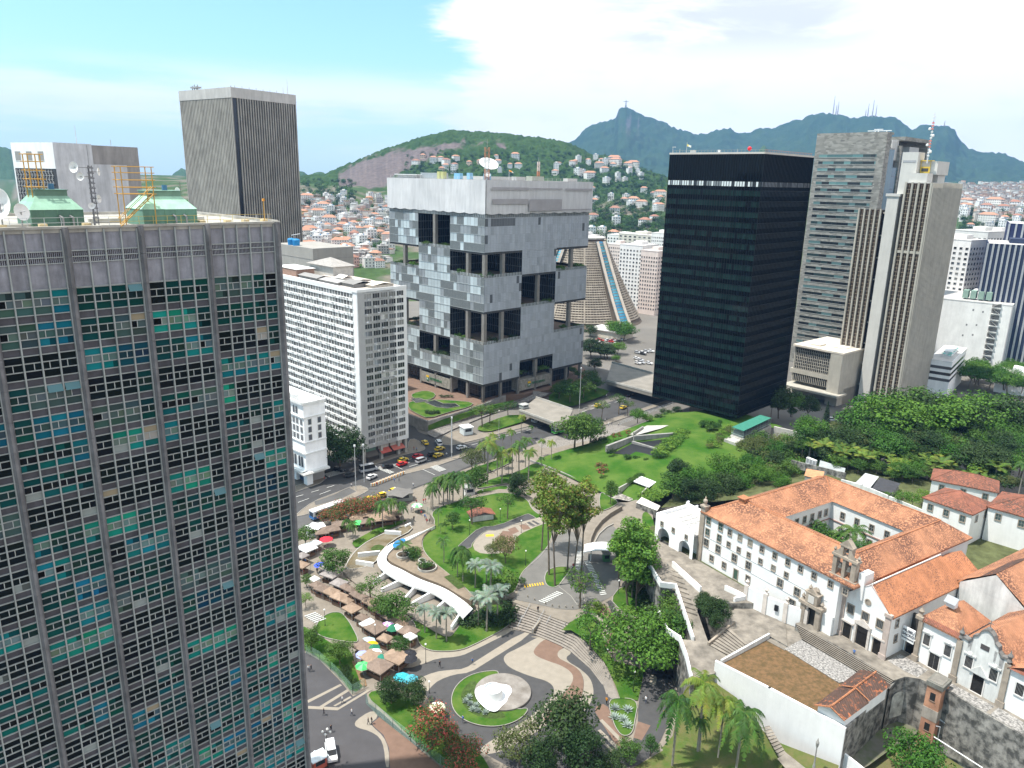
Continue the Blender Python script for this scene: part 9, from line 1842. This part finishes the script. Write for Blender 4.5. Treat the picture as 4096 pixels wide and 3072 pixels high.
hut('kiosk','white kiosk with pitched roof on the pavement below the headquarters bank',R1,1410,435,4.2,4.2,3.2,(.6,.66,.68),30,(.85,.85,.85));hut('guard_hut','white guard hut with flat roof at the park gate',R1,1430,885,3.4,3,3,(.75,.74,.72),20,(.4,.4,.38));hut('white_cabin','white site cabin beside the bus lane',R1,300,1180,5,2.8,2.6,(.72,.73,.75),30);hut('flower_kiosk','bus stop kiosk with dark roof beside the taxis',R1,920,925,8,3.6,2.6,(.3,.32,.3),20,(.16,.15,.14));hut('vendor_cart','white roofed vendor cart at the bottom beside the glass tower',R4,320,1650,2.6,2,2.1,(.5,.12,.08),40,(.7,.76,.8));hut('utility_box','low concrete utility box on the footbridge',R1,1835,245,3.5,2.6,1.6,(.36,.38,.37),40,(.4,.4,.38),5.6);hut('ticket_booth','green ticket booth under the white vault',R2,597,1375,1.8,1.6,2.4,(.08,.22,.08),10,(.3,.3,.28),UP)
car('white van seen from above beside the vendor cart',WT,R4,415,1570,6,40,1)
T=thing('vaulted_canopy','white barrel vaulted canopy over the driveway booth','canopy',G(R2(590,1370),UP),rad(-8));b=MB()
for k in range(10):t0,t1=-1+.2*k,-1+.2*(k+1);z=lambda t:4.6-1.3*t*t;b.faces([(t0*6,-2.4,z(t0)),(t1*6,-2.4,z(t1)),(t1*6,2.4,z(t1)),(t0*6,2.4,z(t0)),(t0*6,-2.4,z(t0)-.25),(t1*6,-2.4,z(t1)-.25)],[(0,1,2,3),(4,5,1,0)])
b.build('vault',M_WHITE,T);b=MB();[b.tube((sx*4,sy*1.5,0),(sx*4,sy*1.5,4),.12,.12,6)for sx in(-1,1)for sy in(-1,1)];b.build('post',M_WHITE,T)
T=thing('hut_roof','low hut with weathered brown tiled roof among the park trees','hut',G(R1(1520,1060),UP),rad(20));b=MB();b.box(-3.4,3.4,-2,2,0,2);b.build('wall',M_PLASD,T);b=MB();gable_roof(b,-3.6,3.6,-2.4,2.4,2,3.1);b.build('roof',M_TILER,T)
for i,(x,y)in enumerate(((20,408),(70,430),(150,460),(200,475),(250,482),(300,485),(350,488))):T=thing('bollard','pale bollard in the row at the head of the broad stair','bollard',G(R5(x,y),UP),0,'bollards at the roundabout');b=MB();b.lathe((0,0,.05),[(.16,0),(.14,.8),(.17,.85),(1e-3,1.0)],8);b.build('post',M_LIME,T)
for i in range(11):t=i/10;T=thing('road_barrier','orange and white striped road barrier on the avenue','barrier',G(R1(725+215*t,822-85*t),0)+Vector((0,0,.26)),rad(25),'road barriers');b=MB();[b.box(-.9+.36*k,-.54+.36*k,-.2,.2,0,.95,(.7,.3,.05)if k%2 else(.7,.68,.6))for k in range(5)];b.build('body',M_ATT,T)
def haze():
 b=MB();b.box(-9500,9500,-700,9200,-1.5,860.0)
 m=bpy.data.materials.new('haze_air');m.use_nodes=True;nt=m.node_tree;nt.nodes.clear()
 v=nt.nodes.new('ShaderNodeVolumePrincipled');v.inputs['Color'].default_value=(.26,.52,1.0,1);v.inputs['Density'].default_value=HAZE;v.inputs['Anisotropy'].default_value=0.0
 o=nt.nodes.new('ShaderNodeOutputMaterial');nt.links.new(v.outputs[0],o.inputs['Volume'])
 b.build('haze',m,kind='stuff')
HAZE=0.000065
haze()
